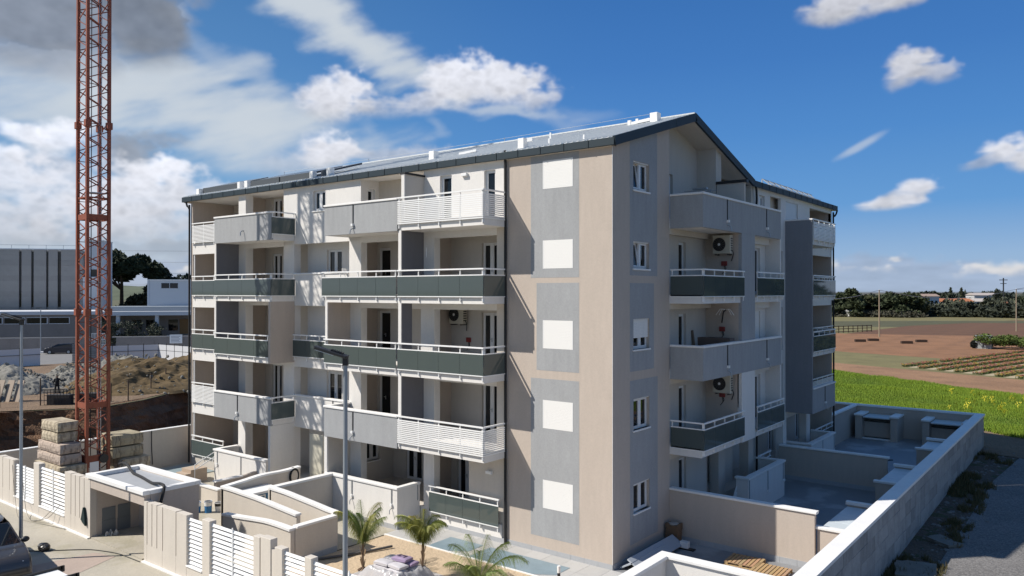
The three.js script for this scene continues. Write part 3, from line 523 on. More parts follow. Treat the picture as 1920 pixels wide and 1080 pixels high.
// downpipes
for (const p of [[[-4.78, 15.0, 0.17], [-4.76, 14.7, 0.08], [-4.76, 0.05, 0.08]], [[-27.95, 15.0, 0.2], [-27.95, 14.85, 0.18], [-27.78, 14.55, 0.1], [-27.78, 14.2, 0.08], [-27.78, 0.1, 0.08]], [[0.17, 15.0, -13.5], [0.16, 14.8, -13.6], [0.12, 14.4, -13.75], [0.1, 14.0, -13.75], [0.1, F[4], -13.75]], [[0.2, 15.0, -27.6], [0.18, 14.8, -27.5], [0.1, 14.5, -27.15], [0.1, 14.2, -27.1], [0.1, 0.1, -27.1]]])
  part('downpipe', pipe(p, 0.055, 60, 8), M.black);
part('downpipe', pipe([[0.1, 3.3, -13.75], [0.1, 0.1, -13.75]], 0.05, 4, 8), M.black);
part('cable_drop', [pipe([[-7.6, 11.6, 1.55], [-7.6, 11.2, 1.55]], 0.01, 4, 4)], M.paint);

// ---- things left or hung in the loggias
function airCon(label, pos, turn) {
  const t = thing('air_conditioner', label, 'air conditioner', pos, turn, 'air conditioner units hung in the loggias');
  const g = cbox(-0.4, 0.4, 0, 0.8, -0.16, 0.16, 0.02); obj('casing', g, mat([0.48, 0.45, 0.37], 0.5), t);
  const ring = new THREE.TorusGeometry(0.27, 0.02, 8, 28); ring.translate(-0.1, 0.4, 0.165); obj('fan_ring', smooth(ring), M.dark, t);
  const disc = new THREE.CylinderGeometry(0.26, 0.26, 0.012, 28); disc.rotateX(Math.PI / 2); disc.translate(-0.1, 0.4, 0.161); obj('fan_opening', smooth(disc), M.black, t);
  const spokes = []; for (let i = 0; i < 14; i++) { const a = i / 14 * Math.PI * 2; spokes.push(beam([-0.1 + 0.06 * Math.cos(a), 0.4 + 0.06 * Math.sin(a), 0.172], [-0.1 + 0.26 * Math.cos(a), 0.4 + 0.26 * Math.sin(a), 0.172], 0.008)); }
  obj('fan_grille', spokes, mat([0.1, 0.1, 0.1], 0.5), t);
  const hub = new THREE.SphereGeometry(0.06, 12, 8); hub.scale(1, 1, 0.3); hub.translate(-0.1, 0.4, 0.175); obj('fan_hub', smooth(hub), M.pvc, t);
  for (const s of [-0.28, 0.28]) obj('bracket', [box(s - 0.02, s + 0.02, -0.06, -0.02, -0.26, 0.16), box(s - 0.02, s + 0.02, -0.06, 0.3, -0.27, -0.24)], M.dark, t);
  const lines = []; for (let i = 0; i < 6; i++) lines.push(box(0.401, 0.404, 0.12 + i * 0.1, 0.17 + i * 0.1, -0.1, 0.1)); obj('side_grille', lines, M.dark, t);
  obj('pipe', [pipe([[0.42, 0.15, 0], [0.46, 0.0, -0.05], [0.3, -0.3, -0.22]], 0.02, 10, 6)], M.dark, t);
}
airCon('beige air conditioner on the right side, under the topmost grey balcony', [0.65, 11.48, -8.24], 0);
airCon('beige air conditioner on the right side, under the middle grey balcony', [0.65, 5.48, -8.24], 0);
airCon('air conditioner on the sunlit front, above the middle row of glass balconies', [-8.6, 8.45, -1.46], 0);
for (const [p, s, l] of [[[0.62, 11.07, -8.47], 0, 'red junction box below the upper air conditioner on the right side'], [[0.52, 8.22, -8.47], 0, 'red junction box below loose wires, over the grey balcony on the right'], [[0.52, 5.36, -8.47], 0, 'red junction box below the lower air conditioner on the right side'], [[-8.2, 7.75, -1.7], 0, 'red junction box on the loggia wall of the sunlit front']]) {
  const t = thing('junction_box', l, 'junction box', p); obj('box', cbox(-0.13, 0.13, -0.1, 0.1, -0.03, 0.03, 0.01), mat([0.22, 0.03, 0.025], 0.5), t);
  obj('wire', [pipe([[0.0, -0.1, 0.0], [0.05, -0.3, 0.04], [-0.08, -0.45, 0.03]], 0.014, 10, 5), pipe([[0.04, -0.1, 0.0], [0.1, -0.22, 0.05], [0.03, -0.34, 0.05]], 0.014, 10, 5)], M.black, t);
}
{ // loose wires, boards and a crate on the middle balcony of the right side
  const t = thing('wire_bundle', 'white and black wires hanging loose from the loggia wall on the right', 'wires', [0.7, 9.05, -8.45]); const l = [];
  for (const e of [-0.4, -0.25, 0.3, 0.42]) l.push(pipe([[0, 0, 0], [e * 0.5, 0.04, 0.1], [e, -0.22, 0.12]], 0.014, 12, 5)); obj('white_wire', l, M.paint, t); obj('black_wire', pipe([[0, 0, 0], [-0.08, -0.1, 0.08], [-0.16, -0.55, 0.05]], 0.03, 10, 6), M.black, t);
  const b = tag(obj('wooden_board', beam([-0.1, 6.75, -7.2], [-0.22, 8.2, -7.05], 0.16, 0.03), mat([0.16, 0.11, 0.07], 0.8)), 'brown board leaning on the wall behind the grey balcony', 'board');
  const c = thing('cardboard_sheet', 'brown cardboard sheet standing on the grey middle balcony', 'cardboard', [0.45, 6.72, -7.9]); obj('sheet', box(-0.75, 0.75, 0, 1.15, -0.25, 0.25), mat([0.14, 0.10, 0.08], 0.9), c);
  const r = thing('drying_rack', 'folding drying rack standing on the top grey balcony on the right', 'drying rack', [0.75, F[4], -5.9]);
  obj('rack', [beam([-0.6, 1.2, 0], [0.6, 1.2, 0], 0.03), beam([-0.6, 1.2, 0.4], [0.6, 1.2, 0.4], 0.03), beam([-0.3, 1.3, 0.2], [0.3, 1.3, 0.2], 0.14, 0.06), beam([-0.6, 1.2, 0], [0.3, 0, 0.3], 0.03), beam([0.6, 1.2, 0.4], [-0.3, 0, 0], 0.03), ...[-0.4, -0.2, 0, 0.2, 0.4].map((x) => beam([x, 1.21, 0], [x, 1.21, 0.4], 0.012))], M.galv, r);
  obj('teal_cloth', box(-0.5, 0.3, 1.0, 1.06, -0.1, 0.5), mat([0.02, 0.16, 0.16], 0.9), r);
  // crates on the top left balcony
  const k = thing('stacked_timber', 'stack of orange timber on the topmost left balcony', 'timber', [-20.75, F[4], -1.2]);
  const rr = rng(5); for (let i = 0; i < 12; i++) obj('plank', box(0.1 + rr() * 0.2, 1.0 + rr() * 0.25, 0.16 * i, 0.16 * i + 0.14, -0.25, 0.1 + rr() * 0.1), mat([0.42, 0.24 + 0.04 * rr(), 0.13], 0.85), k);
  for (let i = 0; i < 3; i++) obj('dark_bar', box(0.45 + i * 0.22, 0.55 + i * 0.22, 0.2, 1.75, 0.25, 0.3), M.dark, k);
}

// ================================================================ ground, streets, fields
const soilTex = (c, seed, furrow) => tex(1024, 12, (u, v) => { const k = 1 + 0.26 * (fbm(u * 5, v * 5, seed, 5, 5) - 0.5) * 2 + 0.22 * (fbm(u * 90, v * 90, seed + 4, 3, 90) - 0.5) * 2 + (furrow ? 0.10 * Math.sin(v * Math.PI * 2 * 16 + 1.5 * fbm(u * 6, v * 6, seed + 8, 3, 6)) : 0); return c.map((x) => x * k); });
const groundMats = {
  base: new THREE.MeshPhysicalMaterial({ map: soilTex([0.10, 0.095, 0.05], 301), roughness: 1 }),
  grass: new THREE.MeshPhysicalMaterial({ map: soilTex([0.125, 0.225, 0.018], 311), roughness: 1, bumpMap: bumpRough, bumpScale: 0.12 }),
  soil: new THREE.MeshPhysicalMaterial({ map: soilTex([0.235, 0.118, 0.058], 321, true), roughness: 1, bumpMap: bumpRough, bumpScale: 0.08 }),
  path: new THREE.MeshPhysicalMaterial({ map: soilTex([0.25, 0.142, 0.078], 331), roughness: 1, bumpMap: bumpRough, bumpScale: 0.06 }),
  darkSoil: new THREE.MeshPhysicalMaterial({ map: soilTex([0.115, 0.055, 0.026], 341, true), roughness: 1 }),
  olive: new THREE.MeshPhysicalMaterial({ map: soilTex([0.155, 0.135, 0.055], 351), roughness: 1 }),
  oliveDark: new THREE.MeshPhysicalMaterial({ map: soilTex([0.075, 0.072, 0.032], 352), roughness: 1 }),
  sand: new THREE.MeshPhysicalMaterial({ map: tex(1024, 5, (u, v) => { const k = 1 + 0.10 * (fbm(u * 6, v * 6, 361, 4, 6) - 0.5) * 2 + 0.16 * (fbm(u * 150, v * 150, 365, 3, 150) - 0.5) * 2; return [0.50 * k, 0.385 * k, 0.26 * k]; }), roughness: 1, bumpMap: bumpRough, bumpScale: 0.03 }),
  concrete: new THREE.MeshPhysicalMaterial({ map: tex(1024, 7, (u, v) => { const p = fbm(u * 4, v * 7, 371, 5, 0 || 28) - 0.5, s = sstep(0.56, 0.7, fbm(u * 7, v * 7, 375, 4, 7)); const k = 1 + 0.16 * p * 2 + 0.07 * (fbm(u * 140, v * 140, 377, 3, 140) - 0.5) * 2 - 0.10 * s; return [0.40 * k, 0.365 * k, 0.30 * k * (1 - 0.06 * s)]; }), roughness: 0.92, bumpMap: bumpRough, bumpScale: 0.01 }),
  pinkConcrete: new THREE.MeshPhysicalMaterial({ map: toneTex([0.395, 0.315, 0.265], 3, 381, 0.14, 0.08), roughness: 0.92 }),
  asphalt: new THREE.MeshPhysicalMaterial({ map: tex(1024, 5, (u, v) => { const k = 1 + 0.14 * (fbm(u * 5, v * 5, 391, 5, 5) - 0.5) * 2 + 0.55 * (fbm(u * 120, v * 120, 395, 2, 120) - 0.5) * 2; return [0.16 * k, 0.152 * k, 0.145 * k]; }), roughness: 0.95, bumpMap: bumpRough, bumpScale: 0.02 }),
  weeds: new THREE.MeshPhysicalMaterial({ map: tex(1024, 4, (u, v) => { const g = fbm(u * 7, v * 7, 401, 5, 7), k = 0.7 + 0.9 * fbm(u * 70, v * 70, 405, 3, 70); return g > 0.54 ? [0.05 * k, 0.056 * k, 0.027 * k] : [0.085 * k, 0.066 * k, 0.05 * k]; }), roughness: 1, bumpMap: bumpRough, bumpScale: 0.08 }),
  court: new THREE.MeshPhysicalMaterial({ map: tex(1024, 8, (u, v) => { const d = sstep(0.55, 0.74, fbm(u * 6, v * 6, 411, 5, 6)), k = 1 + 0.07 * (fbm(u * 40, v * 40, 415, 3, 40) - 0.5) * 2; return [0.23 * k + 0.12 * d, 0.235 * k + 0.12 * d, 0.245 * k + 0.12 * d]; }), roughness: 0.5 }),
  dirt: new THREE.MeshPhysicalMaterial({ map: soilTex([0.20, 0.135, 0.085], 421), roughness: 1, bumpMap: bumpRough, bumpScale: 0.1 }),
};
function sheet(name, pts, y, m, hgt) {
  const s = new THREE.Shape(pts.map(([x, z]) => new THREE.Vector2(x, -z))), g = new THREE.ShapeGeometry(s); g.rotateX(-Math.PI / 2);
  const p = g.attributes.position; for (let i = 0; i < p.count; i++) p.setY(i, hgt ? hgt(p.getX(i), p.getZ(i)) + y : y);
  return struct(name, metric(g), m);
}
const pit = [[-29.2, 12], [-29.2, -40], [-60, -40], [-60, -17.5], [-56, -11.5], [-54.2, -6.5], [-57.5, -2], [-61, 3], [-64, 12]];
{
  const s = new THREE.Shape([[-5000, -5000], [5000, -5000], [5000, 5000], [-5000, 5000]].map(([x, z]) => new THREE.Vector2(x, -z)));
  s.holes.push(new THREE.Path(pit.map(([x, z]) => new THREE.Vector2(x, -z))));
  s.holes.push(new THREE.Path([[7.46, -31], [7.46, 40], [70, 40], [70, -31]].map(([x, z]) => new THREE.Vector2(x, -z))));
  const g = new THREE.ShapeGeometry(s); g.rotateX(-Math.PI / 2); g.translate(0, -0.02, 0); struct('ground', metric(g), groundMats.base);
}
const roadY = (x, z) => -0.0124 * (z + 31) - 0.02;
sheet('verge', [[7.46, -31], [7.46, 40], [70, 40], [70, -31]], 0, groundMats.weeds, roadY);
sheet('road', [[9.6, -31], [9.0, -24], [8.9, -14], [8.8, -6], [8.5, 4], [8.4, 39.9], [69, 39.9], [69, -31]], 0.03, groundMats.asphalt, roadY);
sheet('dirt_track', [[-5, -42], [6.6, -41], [10, -38], [30, -26], [60, -10], [60, -2], [30, -19], [9.3, -30.99], [7.5, -31.2], [7.5, -33.8], [-5, -33.8]], 0.012, groundMats.dirt);
sheet('meadow', [[-60, -36], [-4, -38], [6.4, -40.2], [9.6, -37.6], [30, -24.5], [60, -8], [75, -18], [7.42, -62.8], [-13.3, -76.2], [-120, -145]], 0.01, groundMats.grass);
sheet('field_path', [[-140, -157.6], [-13.3, -76.2], [7.42, -62.8], [75, -18], [80, -25], [6.1, -79.5], [-16.8, -89.1], [-150, -170]], 0.02, groundMats.path);
sheet('olive_strip', [[-150, -170], [-16.8, -89.1], [6.1, -79.5], [80, -25], [90, -50], [6, -102], [-20, -110], [-150, -186]], 0.012, groundMats.olive);
sheet('ploughed_field', [[-150, -186], [-20, -110], [6, -102], [90, -50], [120, -70], [12, -160], [-9.5, -178], [-36, -170], [-140, -235]], 0.015, groundMats.soil);
sheet('dark_field', [[-36, -170], [-9.5, -178], [12, -160], [120, -70], [160, -100], [-12, -300], [-33, -225]], 0.02, groundMats.darkSoil);
sheet('olive_field', [[-140, -235], [-36, -170], [-33, -225], [-12, -300], [160, -100], [320, -180], [-15, -382], [-85, -334], [-330, -480]], 0.018, groundMats.olive);
sheet('oliveground', [[-60, -205], [-33.4, -216], [-33, -226], [-22, -262], [10, -280], [0, -300], [-40, -270], [-75, -235]], 0.03, groundMats.oliveDark).name = 'damp_field';
sheet('street', [[-60, 9.4], [7.4, 9.4], [7.4, 39.9], [-60, 39.9]], 0.0, groundMats.concrete);
sheet('coloured_paving', [[-16.4, 10.3], [-15.35, 10.05], [-14.6, 11.7], [-15.5, 13.0], [-17, 13.8]], 0.008, groundMats.pinkConcrete);
sheet('yard', [[-29, -1], [-9.4, -1], [-9.4, 9.4], [-29, 9.4]], 0.004, groundMats.concrete);
sheet('garden_bed', [[-9.3, 2.1], [3.2, 2.1], [3.2, 9.4], [-9.3, 9.4]], 0.008, groundMats.sand);
sheet('courtyard_floor', [[0, -33.4], [7.05, -33.4], [7.05, 9.4], [3.2, 9.4], [3.2, 2.1], [0, 2.1]], 0.006, groundMats.court);
sheet('courtyard_floor', [[-14, -33.4], [0, -33.4], [0, -28], [-14, -28]], 0.006, groundMats.court);
{ // paving slabs along the foot of the front
  const p = new THREE.Group(); p.name = numbered('pavement'); p.userData.kind = 'structure'; scene.add(p);
  const r = rng(77), ms = [0.42, 0.44, 0.455].map((v) => new THREE.MeshPhysicalMaterial({ map: toneTex([v, v * 0.98, v * 0.945], 2, Math.round(v * 999), 0.06, 0.05, 256), roughness: 0.7 }));
  for (let i = 0; i < 15; i++) for (let j = 0; j < 2; j++) { const x0 = -9.4 + i * 0.85, z0 = 0.02 + j * 1.02; obj('paving_slab', box(x0, x0 + 0.842, -0.03, 0.022 + r() * 0.003, z0, z0 + 1.012), ms[Math.floor(r() * 3)], p); }
  obj('edging', box(-9.4, 3.3, -0.03, 0.035, 2.062, 2.14), M.coping, p);
  for (const [a, b] of [[-7.0, -5.3], [-4.95, -1.3]]) { obj('blue_floor_glass', prism([[a, 0.75], [b, 0.75], [b, 1.62], [b - 0.7, 2.05], [a, 2.05]], 0.028, 0.034), new THREE.MeshPhysicalMaterial({ map: toneTex([0.20, 0.27, 0.31], 1.6, 431, 0.16, 0.1), roughness: 0.35 }), p); }
}

// ================================================================ garden and courtyard walls
function yardWall(name, label, spec) {      // spec: list of [geometries, coping geometries, extra(t)]
  const t = thing(name, label, 'wall', [spec.at[0], 0, spec.at[1]]); const dx = -spec.at[0], dz = -spec.at[1];
  const mv = (g) => g.translate(dx, 0, dz);
  for (const g of spec.wall) obj('wall', mv(g), spec.m ?? M.cream, t); for (const g of spec.cope ?? []) obj('coping', mv(g), M.coping, t);
  if (spec.foot) for (const g of spec.foot) obj('skirting_tile', mv(g), M.tileGrey, t);
  if (spec.extra) spec.extra((n, gs, m) => obj(n, (Array.isArray(gs) ? gs : [gs]).map(mv), m, t));
  return t;
}
// wall along x whose top follows a curve; pts [x, h]
function curved(pts, z0, z1) {
  const c = new THREE.SplineCurve(pts.map(([x, h]) => new THREE.Vector2(x, h))).getPoints(28), lo = c.map((p) => [p.x, p.y]);
  const sh = (a) => new THREE.Shape(a.map(([x, y]) => new THREE.Vector2(x, y)));
  const w = new THREE.ExtrudeGeometry(sh([[lo[0][0], 0], ...lo.map(([x, y]) => [x, y - 0.08]), [lo[lo.length - 1][0], 0]].reverse()), { depth: z1 - z0, bevelEnabled: false }); w.translate(0, 0, z0);
  const k = new THREE.ExtrudeGeometry(sh([...lo, ...lo.map(([x, y]) => [x, y - 0.082]).reverse()].reverse()), { depth: z1 - z0 + 0.1, bevelEnabled: false }); k.translate(0, 0, z0 - 0.05);
  return [metric(w), metric(k)];
}
const groove = (us, y1, z, add) => us.forEach((u) => { add('rain_pipe', box(u - 0.02, u + 0.02, y1 - 0.62, y1, z, z + 0.03), M.galv); add('pipe_cup', box(u - 0.05, u + 0.05, y1 - 0.72, y1 - 0.62, z, z + 0.08), M.paint); add('spout', pipe([[u, y1 - 0.8, z], [u, y1 - 0.86, z + 0.12], [u + 0.02, y1 - 1.02, z + 0.15]], 0.018, 8, 5), M.galv); });
yardWall('terrace_wall', 'white terrace wall with rain pipes on the front, behind the lamp post', {
  at: [-11.7, 1.3], m: M.white, wall: [box(-14.0, -9.4, 0.0, 1.66, 1.25, 1.4), box(-9.55, -9.4, 0.0, 1.66, 0.08, 1.25)], cope: [cbox(-14.02, -9.36, 1.66, 1.75, 1.17, 1.45, 0.01), cbox(-9.6, -9.36, 1.66, 1.748, 0.06, 1.17, 0.01)],
  foot: [...Array(8).keys()].map((i) => box(-14.0 + i * 0.577, -14.0 + i * 0.577 + 0.57, 0, 0.2, 1.39, 1.413)).concat([box(-9.41, -9.385, 0, 0.2, 0.1, 1.41)]),
  extra: (add) => { groove([-12.2, -9.72], 1.66, 1.4, add); add('rain_pipe', box(-9.4, -9.37, 1.0, 1.66, 0.2, 0.24), M.galv); },
});
{
  const [w1, k1] = curved([[-13.6, 1.77], [-12.6, 1.73], [-11.8, 1.66], [-10.8, 1.57], [-10.0, 1.49], [-9.5, 1.46]], 4.42, 4.6);
  yardWall('garden_wall', 'beige garden wall with a curved falling top, nearest the terrace', { at: [-12, 4.5], wall: [box(-13.7, -13.5, 0, 1.68, 1.42, 4.6), w1], cope: [cbox(-13.76, -13.44, 1.68, 1.77, 1.42, 4.42, 0.01), k1], extra: (add) => add('vent_grille', [box(-13.5, -13.48, 0.9, 1.1, 3.1, 3.5)], M.paint) });
  const [w2, k2] = curved([[-15.7, 1.66], [-14.9, 1.65], [-14.2, 1.62], [-13.2, 1.58], [-12.0, 1.49], [-10.6, 1.38]], 5.32, 5.5);
  const s2 = (() => { const c = new THREE.SplineCurve([[1.6, 1.84], [2.5, 1.80], [3.6, 1.82], [4.5, 1.74], [5.5, 1.66]].map(([z, h]) => new THREE.Vector2(z, h))).getPoints(24); return c; })();
  const sideShape = (lo, hi) => { const s = new THREE.Shape([...s2.map((p) => new THREE.Vector2(p.x, p.y + hi)), ...s2.map((p) => new THREE.Vector2(p.x, lo === null ? 0 : p.y + lo)).reverse()]); return s; };
  const sw = new THREE.ExtrudeGeometry(sideShape(null, -0.08), { depth: 0.18, bevelEnabled: false }); sw.rotateY(-Math.PI / 2); sw.translate(-15.55, 0, 0);
  const sk = new THREE.ExtrudeGeometry(sideShape(-0.081, 0), { depth: 0.28, bevelEnabled: false }); sk.rotateY(-Math.PI / 2); sk.translate(-15.5, 0, 0);
  yardWall('garden_wall', 'beige garden wall around the blue cabinet, with a wavy white coping', { at: [-13.4, 5], wall: [metric(sw), w2], cope: [metric(sk), k2] });
  const [w3, k3] = curved([[-13.7, 1.14], [-12.6, 1.22], [-11.6, 1.31], [-10.9, 1.36], [-10.2, 1.36], [-9.36, 1.33]], 6.5, 6.68);
  yardWall('garden_wall', 'beige corner wall beside the sand bed, nearest the slatted fence', { at: [-11, 6.5], wall: [w3, box(-9.5, -9.32, 0, 1.3, 4.61, 6.49)], cope: [k3, cbox(-9.56, -9.27, 1.3, 1.38, 4.61, 6.44, 0.01)], foot: [0, 1, 2].map((i) => box(-9.33, -9.3, 0, 0.22, 4.62 + i * 0.7, 5.31 + i * 0.7)) });
  const cb = thing('utility_cabinet', 'blue steel cabinet with a white lid standing between the garden walls', 'cabinet', [-14.95, 0, 4.2]);
  obj('body', cbox(-0.45, 0.42, 0, 1.3, -0.75, 0.62), mat([0.010, 0.13, 0.27], 0.45), cb); obj('lid', cbox(-0.5, 0.48, 1.3, 1.4, -0.8, 0.67), M.paint, cb); obj('sign', box(0.42, 0.428, 1.08, 1.24, -0.05, 0.5), M.paint, cb); obj('sign_mark', [box(0.428, 0.432, 1.13, 1.19, 0.2, 0.42), box(0.428, 0.432, 1.13, 1.19, 0.0, 0.15)], mat([0.03, 0.12, 0.22]), cb);
  const co = thing('cable_coil', 'black coil of hose hung over the end of the garden wall', 'hose', [-15.62, 1.45, 1.95]);
  for (let i = 0; i < 5; i++) { const g = new THREE.TorusGeometry(0.24 + 0.02 * (i % 3), 0.035, 7, 22); g.scale(1, 1.25, 1); g.rotateY(Math.PI / 2 + 0.1 * i - 0.2); g.translate(-0.12 + i * 0.06, 0, 0); obj('loop', smooth(g), M.black, co); }
}
yardWall('terrace_wall', 'white terrace wall with a stair rail at the far left of the front', {
  at: [-21, 1.4], m: M.white, wall: [box(-23.0, -18.5, 0, 1.6, 1.25, 1.4), box(-23.0, -22.85, 0, 1.6, 0.05, 1.25)], cope: [cbox(-23.06, -18.5, 1.6, 1.69, 1.18, 1.45, 0.01), cbox(-23.06, -22.8, 1.6, 1.688, 0.05, 1.18, 0.01)],
  extra: (add) => { groove([-22.7], 1.6, 1.4, add); add('rain_pipe', box(-20.6, -20.56, 0.5, 1.6, 1.4, 1.43), M.galv); add('stair_rail', [beam([-23.1, 1.5, 1.3], [-23.5, 0.9, 2.2], 0.04), beam([-23.1, 1.25, 1.3], [-23.5, 0.65, 2.2], 0.04), beam([-23.5, 0, 2.2], [-23.5, 0.9, 2.2], 0.04)], M.paint); },
});
yardWall('garden_wall', 'tan side wall rising toward the white terrace wall', { at: [-19.4, 3], wall: [(() => { const s = new THREE.Shape([[0.1, 0], [0.1, 1.15], [0.8, 1.12], [2.0, 0.98], [3.6, 0.92], [3.6, 0]].map(([z, y]) => new THREE.Vector2(z, y))); const g = new THREE.ExtrudeGeometry(s, { depth: 0.18, bevelEnabled: false }); g.rotateY(-Math.PI / 2); g.translate(-19.2, 0, 0); return metric(g); })()], cope: [box(-19.43, -19.15, 0.93, 0.99, 2.2, 3.65)], m: M.beige });
yardWall('planter_wall', 'low beige wall behind the paint buckets', { at: [-19.5, 3.7], wall: [box(-24.5, -18.3, 0, 0.78, 3.9, 4.08), box(-18.48, -18.3, 0, 0.78, 1.4, 3.89)], cope: [box(-24.5, -18.25, 0.78, 0.84, 3.85, 4.12), box(-18.52, -18.25, 0.781, 0.838, 1.4, 3.84)] });
{ const t = thing('garden_steps', 'tan steps beside the far left terrace', 'steps', [-24.2, 0, 2.4]); for (let i = 0; i < 4; i++) obj('step', box(-0.2 , 0.7, i * 0.17, i * 0.17 + 0.165, -0.9, 0.9 - 0.3 * i), mat([0.42, 0.33, 0.25], 0.9), t); obj('landing', box(-3.6, -0.7, 0.004, 0.05, -2.2, 0.8), new THREE.MeshPhysicalMaterial({ map: toneTex([0.25, 0.31, 0.33], 2, 441, 0.1, 0.06), roughness: 0.5 }), t); }
for (const [i, [x, z, h, l]] of [[-18.35, 5.05, 0.46, 'blue paint bucket nearest the shelter wall'], [-17.95, 4.75, 0.5, 'blue paint bucket with an open stained rim, middle of the three'], [-17.85, 4.3, 0.36, 'white paint bucket with a dark band, right of the blue ones']].entries()) {
  const t = thing('paint_bucket', l, 'bucket', [x, 0.005, z], 0, 'paint buckets by the low wall');
  obj('body', smooth(new THREE.CylinderGeometry(0.17, 0.15, h, 18, 1, true).translate(0, h / 2, 0)), i === 2 ? M.shutter : mat([0.02, 0.14, 0.34], 0.5), t); obj('band', smooth(new THREE.CylinderGeometry(0.174, 0.168, h * 0.32, 18, 1, true).translate(0, h * 0.78, 0)), i === 2 ? M.dark : M.pvc, t);
  obj('rim', smooth(new THREE.TorusGeometry(0.172, 0.012, 6, 20).rotateX(Math.PI / 2).translate(0, h, 0)), M.pvc, t); obj('lid', smooth(new THREE.CylinderGeometry(0.165, 0.165, 0.02, 18).translate(0, h - 0.05, 0)), mat([0.12, 0.11, 0.10]), t);
}
// right-hand courtyards
const lowWall = (label, z, h, x0, x1, ground) => yardWall('courtyard_wall', label, { at: [(x0 + x1) / 2, z], m: M.beige, wall: [box(x0, x1, 0, h - 0.09, z - 0.18, z)], cope: [cbox(x0, x1 + 0.08, h - 0.09, h, z - 0.24, z + 0.06, 0.012)], foot: [...Array(9).keys()].map((i) => box(x0 + 0.02 + i * (x1 - x0) / 9, x0 + (i + 1) * (x1 - x0) / 9 + 0.012, 0.006, 0.22, z - 0.01, z + 0.016)) });
lowWall('beige courtyard wall half in sun beside the wooden pallets', -4.45, 2.06, 0.005, 5.6);
lowWall('shaded beige courtyard wall between the two far courtyards', -17.3, 1.78, 0.0, 5.25);
yardWall('terrace_wall', 'white terrace wall in shade with a thin rail, first right courtyard', { at: [1.2, -11.5], m: M.white, wall: [box(1.25, 1.4, 0, 1.64, -13.9, -9.2), box(0.85, 1.25, 0, 1.64, -9.35, -9.2), box(0.0, 1.25, 0, 1.64, -13.9, -13.75)], cope: [cbox(1.18, 1.45, 1.64, 1.73, -13.96, -9.14, 0.01), cbox(0.8, 1.18, 1.64, 1.728, -9.41, -9.14, 0.01), cbox(0, 1.18, 1.64, 1.728, -13.96, -13.69, 0.01)], extra: (add) => { for (const [z, h] of [[-9.3, 0.9], [-11.6, 0.9], [-13.7, 0.8]]) { add('rain_pipe', box(1.4, 1.43, 1.64 - h, 1.64, z - 0.02, z + 0.02), M.galv); add('pipe_cup', box(1.4, 1.49, 1.54 - h, 1.64 - h, z - 0.05, z + 0.05), M.paint); } add('stair_rail', [beam([0.9, 1.3, -9.15], [0.9, 0.3, -8.3], 0.05, 0.04), beam([0.9, 1.05, -9.15], [0.9, 0.05, -8.3], 0.05, 0.04), beam([0.9, 0, -8.9], [0.9, 1, -8.9], 0.04)], M.paint); } });
yardWall('terrace_wall', 'white terrace wall in shade, second right courtyard under the tall grey balcony', { at: [1.0, -21], m: M.white, wall: [box(1.07, 1.22, 0, 1.64, -23.2, -18.7), box(-0.1, 1.07, 0, 1.64, -18.85, -18.7), box(-0.1, 1.07, 0, 1.64, -23.2, -23.05)], cope: [cbox(1.0, 1.27, 1.64, 1.73, -23.26, -18.64, 0.01), cbox(-0.1, 1.0, 1.64, 1.728, -18.9, -18.64, 0.01), cbox(-0.1, 1.0, 1.64, 1.728, -23.26, -23.0, 0.01)], extra: (add) => { for (const z of [-20.8, -23.0]) add('rain_pipe', box(1.22, 1.25, 0.8, 1.64, z - 0.02, z + 0.02), M.galv); } });
yardWall('partition_wall', 'shaded partition wall running to the far boundary wall', { at: [-0.1, -30.5], m: M.beige, wall: [box(-0.28, -0.1, 0, 1.96, -33.4, -27.3)], cope: [cbox(-0.36, -0.02, 1.96, 2.05, -33.35, -27.3, 0.012)] });
